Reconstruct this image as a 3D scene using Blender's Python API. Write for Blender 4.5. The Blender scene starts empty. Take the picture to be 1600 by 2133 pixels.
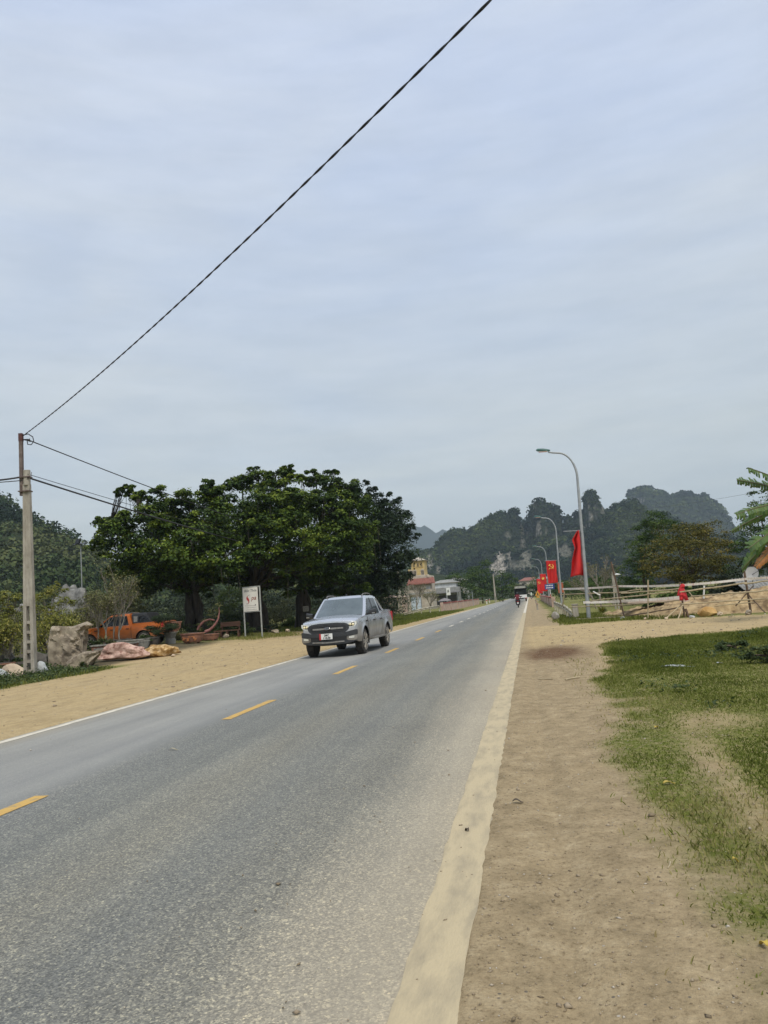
import bpy, bmesh, math, numpy as np
from mathutils import Vector, Matrix
SC = bpy.context.scene
COL = SC.collection
R = math.radians
# ------------------------------------------------------------------ camera
F_PX, H_CAM = 1540.0, 1.5
_vp = np.array([303.0, 169.5, F_PX]); _p2 = _vp + np.array([-1000.0, 80.0, 0.0])
_Y = _vp/np.linalg.norm(_vp); _Z = np.cross(_vp, _p2); _Z /= np.linalg.norm(_Z)
if _Z[1] > 0: _Z = -_Z
_X = np.cross(_Y, _Z)
cam_data = bpy.data.cameras.new('camera'); cam = bpy.data.objects.new('camera', cam_data); COL.objects.link(cam)
_r = Vector((_X[0], _Y[0], _Z[0])); _u = -Vector((_X[1], _Y[1], _Z[1])); _f = Vector((_X[2], _Y[2], _Z[2]))
cam.matrix_world = Matrix(((_r.x, _u.x, -_f.x, 0), (_r.y, _u.y, -_f.y, 0), (_r.z, _u.z, -_f.z, H_CAM), (0, 0, 0, 1)))
cam_data.sensor_fit = 'VERTICAL'; cam_data.sensor_height = 36.0; cam_data.lens = 36.0*F_PX/2133.0
cam_data.clip_start = 0.05; cam_data.clip_end = 20000.0
SC.camera = cam
# ------------------------------------------------------------------ sky and sun (bright overcast)
SUN_EL, SUN_AZ = 56.0, 150.0      # azimuth clockwise from +Y (the road's direction)
world = bpy.data.worlds.new('World'); SC.world = world; world.use_nodes = True
wn, wl = world.node_tree.nodes, world.node_tree.links
wn.clear()
w_out = wn.new('ShaderNodeOutputWorld'); w_bg = wn.new('ShaderNodeBackground'); w_bg.inputs['Strength'].default_value = 0.1
w_sky = wn.new('ShaderNodeTexSky'); w_sky.sky_type = 'NISHITA'; w_sky.sun_disc = False
w_sky.sun_elevation = R(SUN_EL); w_sky.sun_rotation = R(SUN_AZ); w_sky.dust_density = 3.0; w_sky.air_density = 1.2
w_tc = wn.new('ShaderNodeTexCoord'); w_map = wn.new('ShaderNodeMapping'); w_map.inputs['Scale'].default_value = (1.0, 1.6, 5.5)
w_n1 = wn.new('ShaderNodeTexNoise'); w_n1.inputs['Scale'].default_value = 1.6; w_n1.inputs['Detail'].default_value = 6.0; w_n1.inputs['Roughness'].default_value = 0.52; w_n1.inputs['Distortion'].default_value = 0.5
w_n2 = wn.new('ShaderNodeTexNoise'); w_n2.inputs['Scale'].default_value = 6.5; w_n2.inputs['Detail'].default_value = 5.0; w_n2.inputs['Roughness'].default_value = 0.6
w_r1 = wn.new('ShaderNodeValToRGB'); w_r1.color_ramp.elements[0].position = 0.30; w_r1.color_ramp.elements[1].position = 0.72
w_r1.color_ramp.elements[0].color = (0.530, 0.622, 0.775, 1); w_r1.color_ramp.elements[1].color = (0.615, 0.680, 0.755, 1)
w_r2 = wn.new('ShaderNodeValToRGB'); w_r2.color_ramp.elements[0].position = 0.35; w_r2.color_ramp.elements[1].position = 0.7
w_r2.color_ramp.elements[0].color = (0.935, 0.94, 0.95, 1); w_r2.color_ramp.elements[1].color = (1.055, 1.045, 1.035, 1)
w_mul = wn.new('ShaderNodeMixRGB'); w_mul.blend_type = 'MULTIPLY'; w_mul.inputs[0].default_value = 1.0
w_sc = wn.new('ShaderNodeMixRGB'); w_sc.blend_type = 'MULTIPLY'; w_sc.inputs[0].default_value = 1.0; w_sc.inputs[2].default_value = (6.5, 6.45, 6.45, 1)
w_mix = wn.new('ShaderNodeMixRGB'); w_mix.inputs[0].default_value = 0.9
wl.new(w_tc.outputs['Generated'], w_map.inputs['Vector'])
wl.new(w_map.outputs['Vector'], w_n1.inputs['Vector']); wl.new(w_map.outputs['Vector'], w_n2.inputs['Vector'])
wl.new(w_n1.outputs['Fac'], w_r1.inputs['Fac']); wl.new(w_n2.outputs['Fac'], w_r2.inputs['Fac'])
wl.new(w_r1.outputs['Color'], w_mul.inputs[1]); wl.new(w_r2.outputs['Color'], w_mul.inputs[2])
w_sep = wn.new('ShaderNodeSeparateXYZ'); wl.new(w_tc.outputs['Generated'], w_sep.inputs[0])
w_el = wn.new('ShaderNodeValToRGB'); w_el.color_ramp.elements[0].position = 0.0; w_el.color_ramp.elements[1].position = 0.62
w_el.color_ramp.elements[0].color = (0.935, 0.905, 0.765, 1); w_el.color_ramp.elements[1].color = (1.0, 1.0, 1.03, 1); wl.new(w_sep.outputs['Z'], w_el.inputs['Fac'])
w_g = wn.new('ShaderNodeMixRGB'); w_g.blend_type = 'MULTIPLY'; w_g.inputs[0].default_value = 1.0; wl.new(w_mul.outputs['Color'], w_g.inputs[1]); wl.new(w_el.outputs['Color'], w_g.inputs[2])
wl.new(w_g.outputs['Color'], w_sc.inputs[1]); wl.new(w_sky.outputs['Color'], w_mix.inputs[1]); wl.new(w_sc.outputs['Color'], w_mix.inputs[2])
wl.new(w_mix.outputs['Color'], w_bg.inputs['Color']); wl.new(w_bg.outputs['Background'], w_out.inputs['Surface'])
sun_data = bpy.data.lights.new('sun', 'SUN'); sun_data.energy = 1.5; sun_data.angle = R(22); sun_data.color = (1.0, 0.94, 0.83)
sun = bpy.data.objects.new('sun', sun_data); COL.objects.link(sun)
_sd = Vector((math.sin(R(SUN_AZ))*math.cos(R(SUN_EL)), math.cos(R(SUN_AZ))*math.cos(R(SUN_EL)), math.sin(R(SUN_EL))))
sun.rotation_euler = _sd.to_track_quat('Z', 'Y').to_euler(); sun.location = (30, -40, 60)
SC.view_settings.view_transform = 'Standard'; SC.view_settings.look = 'None'; SC.view_settings.exposure = 0.80; SC.view_settings.gamma = 1.0
SC.view_settings.use_curve_mapping = False
SC.cycles.max_bounces = 6; SC.cycles.diffuse_bounces = 3; SC.cycles.glossy_bounces = 3; SC.cycles.transparent_max_bounces = 6; SC.cycles.volume_bounces = 0
SC.cycles.use_denoising = True; SC.cycles.caustics_reflective = False; SC.cycles.caustics_refractive = False

# ------------------------------------------------------------------ geometry helpers
def ray(px, py):
    v = np.array([px-800.0, py-1066.5, F_PX]); return np.array([v@_X, v@_Y, v@_Z])
def gnd(px, py, z=0.0):
    r = ray(px, py); t = (z-H_CAM)/r[2]; return Vector(r*t)+Vector((0, 0, H_CAM))
def at(px, py, yy):
    r = ray(px, py); return Vector(r*(yy/r[1]))+Vector((0, 0, H_CAM))
def ss(a, b, x):
    t = np.clip((np.asarray(x, float)-a)/(b-a), 0, 1); return t*t*(3-2*t)
_NT = np.random.RandomState(7).rand(256, 256)
def vnoise(x, y):
    x = np.asarray(x, float); y = np.asarray(y, float); xi = np.floor(x).astype(int); yi = np.floor(y).astype(int)
    fx = x-xi; fy = y-yi; fx = fx*fx*(3-2*fx); fy = fy*fy*(3-2*fy)
    a = _NT[xi & 255, yi & 255]; b = _NT[(xi+1) & 255, yi & 255]; c = _NT[xi & 255, (yi+1) & 255]; d = _NT[(xi+1) & 255, (yi+1) & 255]
    return (a*(1-fx)+b*fx)*(1-fy)+(c*(1-fx)+d*fx)*fy
def fbm(x, y, o=4):
    s = 0; a = 0.5; n = 0
    for i in range(o):
        s = s+a*vnoise(x*2**i+17.3*i, y*2**i+9.1*i); n += a; a *= 0.5
    return s/n
def lerp(a, b, t): return a+(b-a)*t

def raw_mesh(name, co, faces_flat, k):
    me = bpy.data.meshes.new(name); co = np.asarray(co, np.float32); ff = np.asarray(faces_flat, np.int32).ravel(); nf = len(ff)//k
    me.vertices.add(len(co)); me.vertices.foreach_set('co', co.ravel())
    me.loops.add(len(ff)); me.loops.foreach_set('vertex_index', ff)
    me.polygons.add(nf); me.polygons.foreach_set('loop_start', np.arange(nf, dtype=np.int32)*k)
    me.update(calc_edges=True); return me
def grid_faces(nr, nc):
    i = np.arange(nr-1)[:, None]*nc+np.arange(nc-1)[None, :]
    return np.stack([i, i+1, i+1+nc, i+nc], -1).reshape(-1, 4)

class MB:
    def __init__(s): s.v = []; s.f = []
    def add(s, vs, fs):
        o = len(s.v); s.v += [tuple(v) for v in vs]; s.f += [tuple(i+o for i in f) for f in fs]; return s
    def box(s, c, d, rot=None):
        x, y, z = d[0]/2, d[1]/2, d[2]/2; vs = [Vector((a*x, b*y, e*z)) for a in (-1, 1) for b in (-1, 1) for e in (-1, 1)]
        if rot is not None: vs = [rot@v for v in vs]
        c = Vector(c); return s.add([v+c for v in vs], [(0, 1, 3, 2), (4, 6, 7, 5), (0, 4, 5, 1), (2, 3, 7, 6), (0, 2, 6, 4), (1, 5, 7, 3)])
    def bar(s, a, b, w, t=None):
        a = Vector(a); b = Vector(b); d = b-a; q = d.to_track_quat('Z', 'X').to_matrix(); return s.box((a+b)/2, (w, t or w, d.length), q)
    def tube(s, pts, rad, n=8, cap=True):
        pts = [Vector(p) for p in pts]; m = len(pts)
        if not hasattr(rad, '__len__'): rad = [rad]*m
        up = None; vs = []
        for i, p in enumerate(pts):
            t = (pts[min(i+1, m-1)]-pts[max(i-1, 0)]).normalized()
            if up is None: up = Vector((0, 0, 1)) if abs(t.z) < 0.9 else Vector((1, 0, 0))
            a = (up-t*up.dot(t)).normalized(); up = a; b = t.cross(a)
            vs += [p+(a*math.cos(2*math.pi*k/n)+b*math.sin(2*math.pi*k/n))*rad[i] for k in range(n)]
        fs = [(i*n+k, i*n+(k+1) % n, (i+1)*n+(k+1) % n, (i+1)*n+k) for i in range(m-1) for k in range(n)]
        if cap: fs += [tuple(range(n-1, -1, -1)), tuple((m-1)*n+k for k in range(n))]
        return s.add(vs, fs)
    def lathe(s, prof, n=20, axis='z', c=(0, 0, 0)):
        vs = []
        for r, z in prof:
            for k in range(n):
                a = 2*math.pi*k/n; x, y = r*math.cos(a), r*math.sin(a)
                vs.append({'z': (x, y, z), 'x': (z, x, y), 'y': (x, z, y)}[axis])
        m = len(prof); fs = [(i*n+k, i*n+(k+1) % n, (i+1)*n+(k+1) % n, (i+1)*n+k) for i in range(m-1) for k in range(n)]
        fs += [tuple(range(n-1, -1, -1)), tuple((m-1)*n+k for k in range(n))]
        c = Vector(c); return s.add([Vector(v)+c for v in vs], fs)
    def prism(s, poly, a, b, axis='y'):
        n = len(poly)
        def p3(q, t): return {'y': (q[0], t, q[1]), 'x': (t, q[0], q[1]), 'z': (q[0], q[1], t)}[axis]
        vs = [p3(q, a) for q in poly]+[p3(q, b) for q in poly]
        return s.add(vs, [tuple(range(n)), tuple(range(2*n-1, n-1, -1))]+[(i, i+n, (i+1) % n+n, (i+1) % n) for i in range(n)])
    def grid(s, P, closed=False):
        nr, nc = len(P), len(P[0]); vs = [v for row in P for v in row]
        fs = [(i*nc+j, i*nc+(j+1) % nc, (i+1)*nc+(j+1) % nc, (i+1)*nc+j) for i in range(nr-1) for j in range(nc if closed else nc-1)]
        return s.add(vs, fs)
    def build(s, name, m, parent=None, smooth=None, solid=None, bevel=None, fix=True):
        me = bpy.data.meshes.new(name); me.from_pydata(s.v, [], s.f); me.update()
        if fix:
            bm = bmesh.new(); bm.from_mesh(me); bmesh.ops.recalc_face_normals(bm, faces=bm.faces)
            if bevel: bmesh.ops.bevel(bm, geom=[e for e in bm.edges if len(e.link_faces) == 2 and e.calc_face_angle() > 0.5], offset=bevel, segments=2, affect='EDGES', clamp_overlap=True)
            bm.to_mesh(me); bm.free()
        if smooth is not None:
            me.polygons.foreach_set('use_smooth', [True]*len(me.polygons)); me.set_sharp_from_angle(angle=R(smooth))
        return obj(name, me, m, parent)
def obj(name, me, m, parent=None):
    if m is not None: me.materials.append(m)
    o = bpy.data.objects.new(name, me); COL.objects.link(o); o.parent = parent; return o
def tag(o, label, cat, group=None):
    o['label'] = label; o['category'] = cat
    if group: o['group'] = group
    return o
def thing(name, label, cat, loc=(0, 0, 0), rz=0.0, group=None):
    o = bpy.data.objects.new(name, None); COL.objects.link(o); o.location = loc; o.rotation_euler = (0, 0, rz); o.empty_display_size = 0.2
    return tag(o, label, cat, group)
def kind(o, k): o['kind'] = k; return o
def copy_tree(o, parent=None):
    c = o.copy(); COL.objects.link(c); c.parent = parent
    for ch in list(o.children): copy_tree(ch, c)
    return c

# ------------------------------------------------------------------ materials
_mc = {}
def nt(name):
    m = bpy.data.materials.new(name); m.use_nodes = True; n = m.node_tree.nodes; return m, n, m.node_tree.links, n['Principled BSDF']
def mat(name, c1, c2=None, scale=6.0, rough=0.7, bump=0.0, metal=0.0, detail=4.0, c3=None, spec=None, coat=0.0, stretch=None, lo=0.35, hi=0.65, bscale=None):
    if name in _mc: return _mc[name]
    m, n, l, b = nt(name); _mc[name] = m
    b.inputs['Roughness'].default_value = rough; b.inputs['Metallic'].default_value = metal
    if spec is not None: b.inputs['Specular IOR Level'].default_value = spec
    if coat: b.inputs['Coat Weight'].default_value = coat; b.inputs['Coat Roughness'].default_value = 0.06
    if c2 is None: c2 = tuple(min(1, k*0.82) for k in c1)
    tc = n.new('ShaderNodeTexCoord'); mp = n.new('ShaderNodeMapping'); l.new(tc.outputs['Object'], mp.inputs['Vector'])
    if stretch: mp.inputs['Scale'].default_value = stretch
    no = n.new('ShaderNodeTexNoise'); no.inputs['Scale'].default_value = scale; no.inputs['Detail'].default_value = detail; no.inputs['Roughness'].default_value = 0.6
    l.new(mp.outputs['Vector'], no.inputs['Vector'])
    rp = n.new('ShaderNodeValToRGB'); e = rp.color_ramp.elements; e[0].position = lo; e[1].position = hi; e[0].color = (*c2, 1); e[1].color = (*c1, 1)
    if c3: x = e.new((lo+hi)/2); x.color = (*c3, 1)
    l.new(no.outputs['Fac'], rp.inputs['Fac']); l.new(rp.outputs['Color'], b.inputs['Base Color'])
    if bump:
        n2 = n.new('ShaderNodeTexNoise'); n2.inputs['Scale'].default_value = bscale or scale*4; n2.inputs['Detail'].default_value = 5
        l.new(mp.outputs['Vector'], n2.inputs['Vector'])
        bp = n.new('ShaderNodeBump'); bp.inputs['Strength'].default_value = bump; bp.inputs['Distance'].default_value = 0.03
        l.new(n2.outputs['Fac'], bp.inputs['Height']); l.new(bp.outputs['Normal'], b.inputs['Normal'])
    return m
def leafmat(name, cols, rough=0.55, trans=0.22, spec=0.35):
    """cols: dark, mid, light leaf colours, chosen leaf by leaf from the mesh attribute 'tint'"""
    if name in _mc: return _mc[name]
    m, n, l, b = nt(name); _mc[name] = m
    a = n.new('ShaderNodeAttribute'); a.attribute_name = 'tint'
    rp = n.new('ShaderNodeValToRGB'); e = rp.color_ramp.elements; e[0].position = 0.0; e[1].position = 1.0; e[0].color = (*cols[0], 1); e[1].color = (*cols[-1], 1)
    for i, c in enumerate(cols[1:-1]): x = e.new((i+1)/(len(cols)-1)); x.color = (*c, 1)
    l.new(a.outputs['Fac'], rp.inputs['Fac']); l.new(rp.outputs['Color'], b.inputs['Base Color'])
    b.inputs['Roughness'].default_value = rough; b.inputs['Specular IOR Level'].default_value = spec
    if trans:
        t = n.new('ShaderNodeBsdfTranslucent'); mx = n.new('ShaderNodeMixShader'); mx.inputs[0].default_value = trans
        l.new(rp.outputs['Color'], t.inputs['Color']); l.new(b.outputs['BSDF'], mx.inputs[1]); l.new(t.outputs['BSDF'], mx.inputs[2])
        l.new(mx.outputs['Shader'], n['Material Output'].inputs['Surface'])
    return m
def leaf_mesh(name, P, N, size, asp, rs, tint):
    n = len(P); N = N/(np.linalg.norm(N, axis=1, keepdims=True)+1e-9)
    T = rs.randn(n, 3); T -= N*(T*N).sum(1, keepdims=True); T /= np.linalg.norm(T, axis=1, keepdims=True)+1e-9; B = np.cross(N, T)
    s = np.asarray(size).reshape(-1, 1)*np.ones((n, 1)); w = s*asp*0.5
    co = np.stack([P-T*s*0.5, P+B*w+N*w*0.25, P+T*s*0.5, P-B*w+N*w*0.25], 1).reshape(-1, 3)
    me = raw_mesh(name, co, np.arange(4*n), 4)
    a = me.attributes.new('tint', 'FLOAT', 'FACE'); a.data.foreach_set('value', np.clip(tint, 0, 1).astype(np.float32)); return me
def sph(rs, n):
    v = rs.randn(n, 3); return v/np.linalg.norm(v, axis=1, keepdims=True)
# ------------------------------------------------------------------ ground masks (shared by the ground sheet and the grass)
RX0, RXC, RX1 = -7.66, -4.58, -0.40      # road: left edge, centre line, right edge
def gh(x, y):
    """height of the land"""
    x = np.asarray(x, float); y = np.asarray(y, float)
    z = 0.34*ss(-10.5, -19, x)*ss(27, 37, y)*(1-ss(60, 80, y))
    z = z+0.012*(fbm(x*3.1, y*3.1, 3)-0.5)*2+0.05*(fbm(x*0.35+40, y*0.35, 3)-0.5)*ss(0.8, 3.0, np.maximum(x, -x-8.5))
    rut = 0.022*np.exp(-((x+0.02-0.05*np.sin(y*0.35))/0.09)**2)*ss(1.5, 3, y)
    z = z-rut+0.01
    inroad = ((x > RX0) & (x < RX1-0.05))
    z = np.where(inroad, -0.04, z)
    nearr = (x >= RX1-0.05) & (x < RX1+0.2); f_ = ss(RX1-0.05, RX1+0.02, x)
    z = np.where(nearr, -0.002+0.016*f_+0.017*(fbm(x*8, y*5, 4)-0.42), z)
    return z
def track(x, y):
    """dirt track that leaves the road to the right"""
    lo = 20.6+0.22*x+1.6*(fbm(x*0.5, y*0.2, 3)-0.5)+0.3*np.maximum(0, x-4); hi = 34.0-0.16*np.maximum(0, x-3)*4+2.5*(fbm(x*0.6+9, y*0.2, 3)-0.5)
    hi = np.minimum(hi, 34.5); hi = np.maximum(hi, lo+3.2)
    return ss(lo-0.7, lo+0.5, y)*(1-ss(hi-0.5, hi+0.6, y))*ss(-0.5, 0.0, x)
def grassmask(x, y):
    x = np.asarray(x, float); y = np.asarray(y, float)
    n1 = fbm(x*0.9+3, y*0.55+1, 4); n2 = fbm(x*2.7+30, y*2.2, 3)
    b = np.interp(y, [0, 3.6, 5.2, 7.4, 10, 12.5, 16, 20, 25], [0.74, 0.66, 0.64, 0.66, 0.75, 0.85, 1.35, 1.7, 2.1])
    g = ss(b-0.10, b+0.25, x+0.5*(n1-0.5)+0.35*(n2-0.5))
    bare = np.exp(-(((x-(1.08+0.09*(y-4)))/0.22)**2+((y-6.6)/2.0)**2))*0.80
    bare = bare+0.5*np.exp(-(((x-1.35)/0.16)**2+((y-4.6)/0.8)**2))+0.8*np.exp(-(((x-1.9)/0.5)**2+((y-8.6)/0.7)**2))
    g = g*(1-np.clip(bare*(0.45+1.1*n2), 0, 1))
    dens = ss(0.24, 0.5, n1*0.55+n2*0.45+0.10*ss(1.0, 3.0, x))
    g = g*(0.35+0.65*dens)*(1-0.25*ss(0.0, 1.0, 1.6-x))
    right = g*(1-track(x, y))
    far = ss(0.9, 1.7, x+1.2*(n1-0.5))*ss(33, 34.5, y)
    right = np.where(y > 30, np.maximum(right*(y < 33), far), right)
    lw = ss(-14.4, -15.6, x+1.6*(n1-0.5))*ss(27.5, 25.0, y)                        # weeds by the pole
    lg = ss(-8.6, -9.6, x+1.0*(n1-0.5)-0.02*np.maximum(0, y-60))*ss(46, 54, y)     # verge by the bridge
    gd = ss(-14.0, -15.5, x+2*(n1-0.5))*ss(35, 39, y)*0.55*ss(0.35, 0.55, n1)
    left = np.maximum(np.maximum(lw, lg), gd)
    return np.where(x > -4, right, left)
def redmask(x, y):
    return np.clip(1.25*np.exp(-(((x-0.45)/0.75)**2+((y-19.0)/2.1)**2)**1.5)*(0.6+0.8*fbm(x*2.4, y*1.3, 3)), 0, 1)
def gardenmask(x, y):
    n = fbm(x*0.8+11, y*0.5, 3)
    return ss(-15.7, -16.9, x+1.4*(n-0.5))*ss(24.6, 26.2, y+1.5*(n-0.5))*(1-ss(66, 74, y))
def tanmask(x, y):
    """warm pale earth (left shoulder, track) against the greyer gravelly shoulder on the right"""
    return np.clip(np.where(x < -4, 1.0-0.75*ss(38, 41, y)*(x < -13), np.maximum(track(x, y), 0.55*ss(0.9, 1.6, x))), 0, 1)
def steps(*segs):
    out = []
    for a, b, st in segs: out += list(np.arange(a, b, st))
    return np.array(out+[segs[-1][1]])
xs = steps((-3600, -400, 200), (-400, -60, 20), (-60, -24, 1.0), (-24, -7.8, 0.3), (-7.8, -7.5, 0.05), (-7.5, -0.6, 0.7), (-0.6, 2.6, 0.04), (2.6, 8, 0.12), (8, 40, 0.8), (40, 400, 20), (400, 3600, 200))
ys = steps((-60, 1, 2.0), (1, 9, 0.05), (9, 28, 0.14), (28, 110, 0.7), (110, 400, 6), (400, 4200, 100))
gx, gy = np.meshgrid(xs, ys); gx = gx.ravel(); gy = gy.ravel()
g_co = np.stack([gx, gy, gh(gx, gy)], 1)
me = raw_mesh('ground', g_co, grid_faces(len(ys), len(xs)), 4)
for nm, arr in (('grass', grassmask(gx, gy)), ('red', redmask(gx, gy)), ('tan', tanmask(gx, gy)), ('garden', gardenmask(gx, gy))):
    a = me.attributes.new(nm, 'FLOAT', 'POINT'); a.data.foreach_set('value', arr.astype(np.float32))
me.polygons.foreach_set('use_smooth', [True]*len(me.polygons))
def ground_material():
    m, n, l, b = nt('earth'); b.inputs['Roughness'].default_value = 0.95; b.inputs['Specular IOR Level'].default_value = 0.15
    tc = n.new('ShaderNodeTexCoord')
    def noise(sc, det=5, ro=0.6):
        t = n.new('ShaderNodeTexNoise'); t.inputs['Scale'].default_value = sc; t.inputs['Detail'].default_value = det; t.inputs['Roughness'].default_value = ro; l.new(tc.outputs['Object'], t.inputs['Vector']); return t.outputs['Fac']
    def ramp(fac, stops):
        r = n.new('ShaderNodeValToRGB'); e = r.color_ramp.elements
        e[0].position, e[0].color = stops[0][0], (*stops[0][1], 1); e[1].position, e[1].color = stops[-1][0], (*stops[-1][1], 1)
        for p, c in stops[1:-1]: x = e.new(p); x.color = (*c, 1)
        l.new(fac, r.inputs['Fac']); return r.outputs['Color']
    def mix(f, a, bb, bt='MIX'):
        x = n.new('ShaderNodeMixRGB'); x.blend_type = bt
        if isinstance(f, float): x.inputs[0].default_value = f
        else: l.new(f, x.inputs[0])
        for i, q in ((1, a), (2, bb)):
            if isinstance(q, tuple): x.inputs[i].default_value = (*q, 1)
            else: l.new(q, x.inputs[i])
        return x.outputs['Color']
    def attr(nm):
        a = n.new('ShaderNodeAttribute'); a.attribute_name = nm; return a.outputs['Fac']
    def math_(op, a, v):
        x = n.new('ShaderNodeMath'); x.operation = op; x.use_clamp = True
        for i, q in ((0, a), (1, v)):
            if isinstance(q, float): x.inputs[i].default_value = q
            else: l.new(q, x.inputs[i])
        return x.outputs[0]
    fine = noise(34.0, 7, 0.78); mid = noise(4.6, 8, 0.68); big = noise(0.5, 6, 0.65)
    grey = ramp(mid, [(0.30, (0.255, 0.197, 0.115)), (0.52, (0.36, 0.278, 0.166)), (0.72, (0.45, 0.36, 0.226))])
    tan = ramp(mid, [(0.30, (0.40, 0.29, 0.14)), (0.52, (0.50, 0.375, 0.19)), (0.75, (0.56, 0.44, 0.25))])
    tan = mix(math_('MULTIPLY', big, 0.75), tan, (0.36, 0.285, 0.18))
    mps = n.new('ShaderNodeMapping'); mps.inputs['Scale'].default_value = (1.2, 0.38, 1); l.new(tc.outputs['Object'], mps.inputs['Vector']); ts = n.new('ShaderNodeTexNoise'); ts.inputs['Scale'].default_value = 2.2; ts.inputs['Detail'].default_value = 7; ts.inputs['Roughness'].default_value = 0.65; l.new(mps.outputs['Vector'], ts.inputs['Vector'])
    tracks = ramp(ts.outputs['Fac'], [(0.32, (0.82, 0.81, 0.80)), (0.50, (1, 1, 1)), (0.70, (1.06, 1.05, 1.04))]); tan = mix(1.0, tan, tracks, 'MULTIPLY'); grey = mix(0.7, grey, mix(1.0, grey, tracks, 'MULTIPLY'))
    soil = mix(attr('tan'), grey, tan)
    soil = mix(attr('red'), soil, ramp(mid, [(0.35, (0.11, 0.062, 0.032)), (0.65, (0.19, 0.115, 0.062))]))
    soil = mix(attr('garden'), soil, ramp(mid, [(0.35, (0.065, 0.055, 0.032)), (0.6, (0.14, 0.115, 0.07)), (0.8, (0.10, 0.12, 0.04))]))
    pep = ramp(fine, [(0.34, (0.52, 0.50, 0.46)), (0.45, (0.92, 0.915, 0.90)), (0.58, (1.06, 1.06, 1.05)), (0.70, (1.34, 1.33, 1.30))])
    soil = mix(1.0, soil, pep, 'MULTIPLY')
    vo = n.new('ShaderNodeTexVoronoi'); vo.inputs['Scale'].default_value = 19.0; l.new(tc.outputs['Object'], vo.inputs['Vector'])
    peb = ramp(vo.outputs['Distance'], [(0.10, (1, 1, 1)), (0.17, (0, 0, 0))])
    vc = n.new('ShaderNodeSeparateColor'); l.new(vo.outputs['Color'], vc.inputs[0])
    pk = math_('GREATER_THAN', vc.outputs[0], 0.86); pf = mix(1.0, peb, pk, 'MULTIPLY')
    pcol = ramp(vc.outputs[1], [(0.2, (0.15, 0.13, 0.10)), (0.75, (0.22, 0.18, 0.13)), (0.95, (0.55, 0.50, 0.42))])
    soil = mix(pf, soil, pcol)
    gcol = ramp(noise(11.0, 5, 0.7), [(0.3, (0.080, 0.100, 0.016)), (0.55, (0.14, 0.16, 0.028)), (0.75, (0.24, 0.215, 0.07))])
    gf = math_('MULTIPLY', attr('grass'), 1.45)
    gf = math_('MULTIPLY', gf, ramp(noise(16.0, 5, 0.75), [(0.34, (0.25, 0.25, 0.25)), (0.55, (1, 1, 1))]))
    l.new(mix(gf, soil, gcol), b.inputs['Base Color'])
    bp = n.new('ShaderNodeBump'); bp.inputs['Strength'].default_value = 0.8; bp.inputs['Distance'].default_value = 0.035
    h = mix(0.45, noise(14.0, 7, 0.75), noise(60.0, 4, 0.7)); l.new(h, bp.inputs['Height']); l.new(bp.outputs['Normal'], b.inputs['Normal'])
    return m
kind(obj('ground', me, ground_material()), 'structure')

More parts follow.
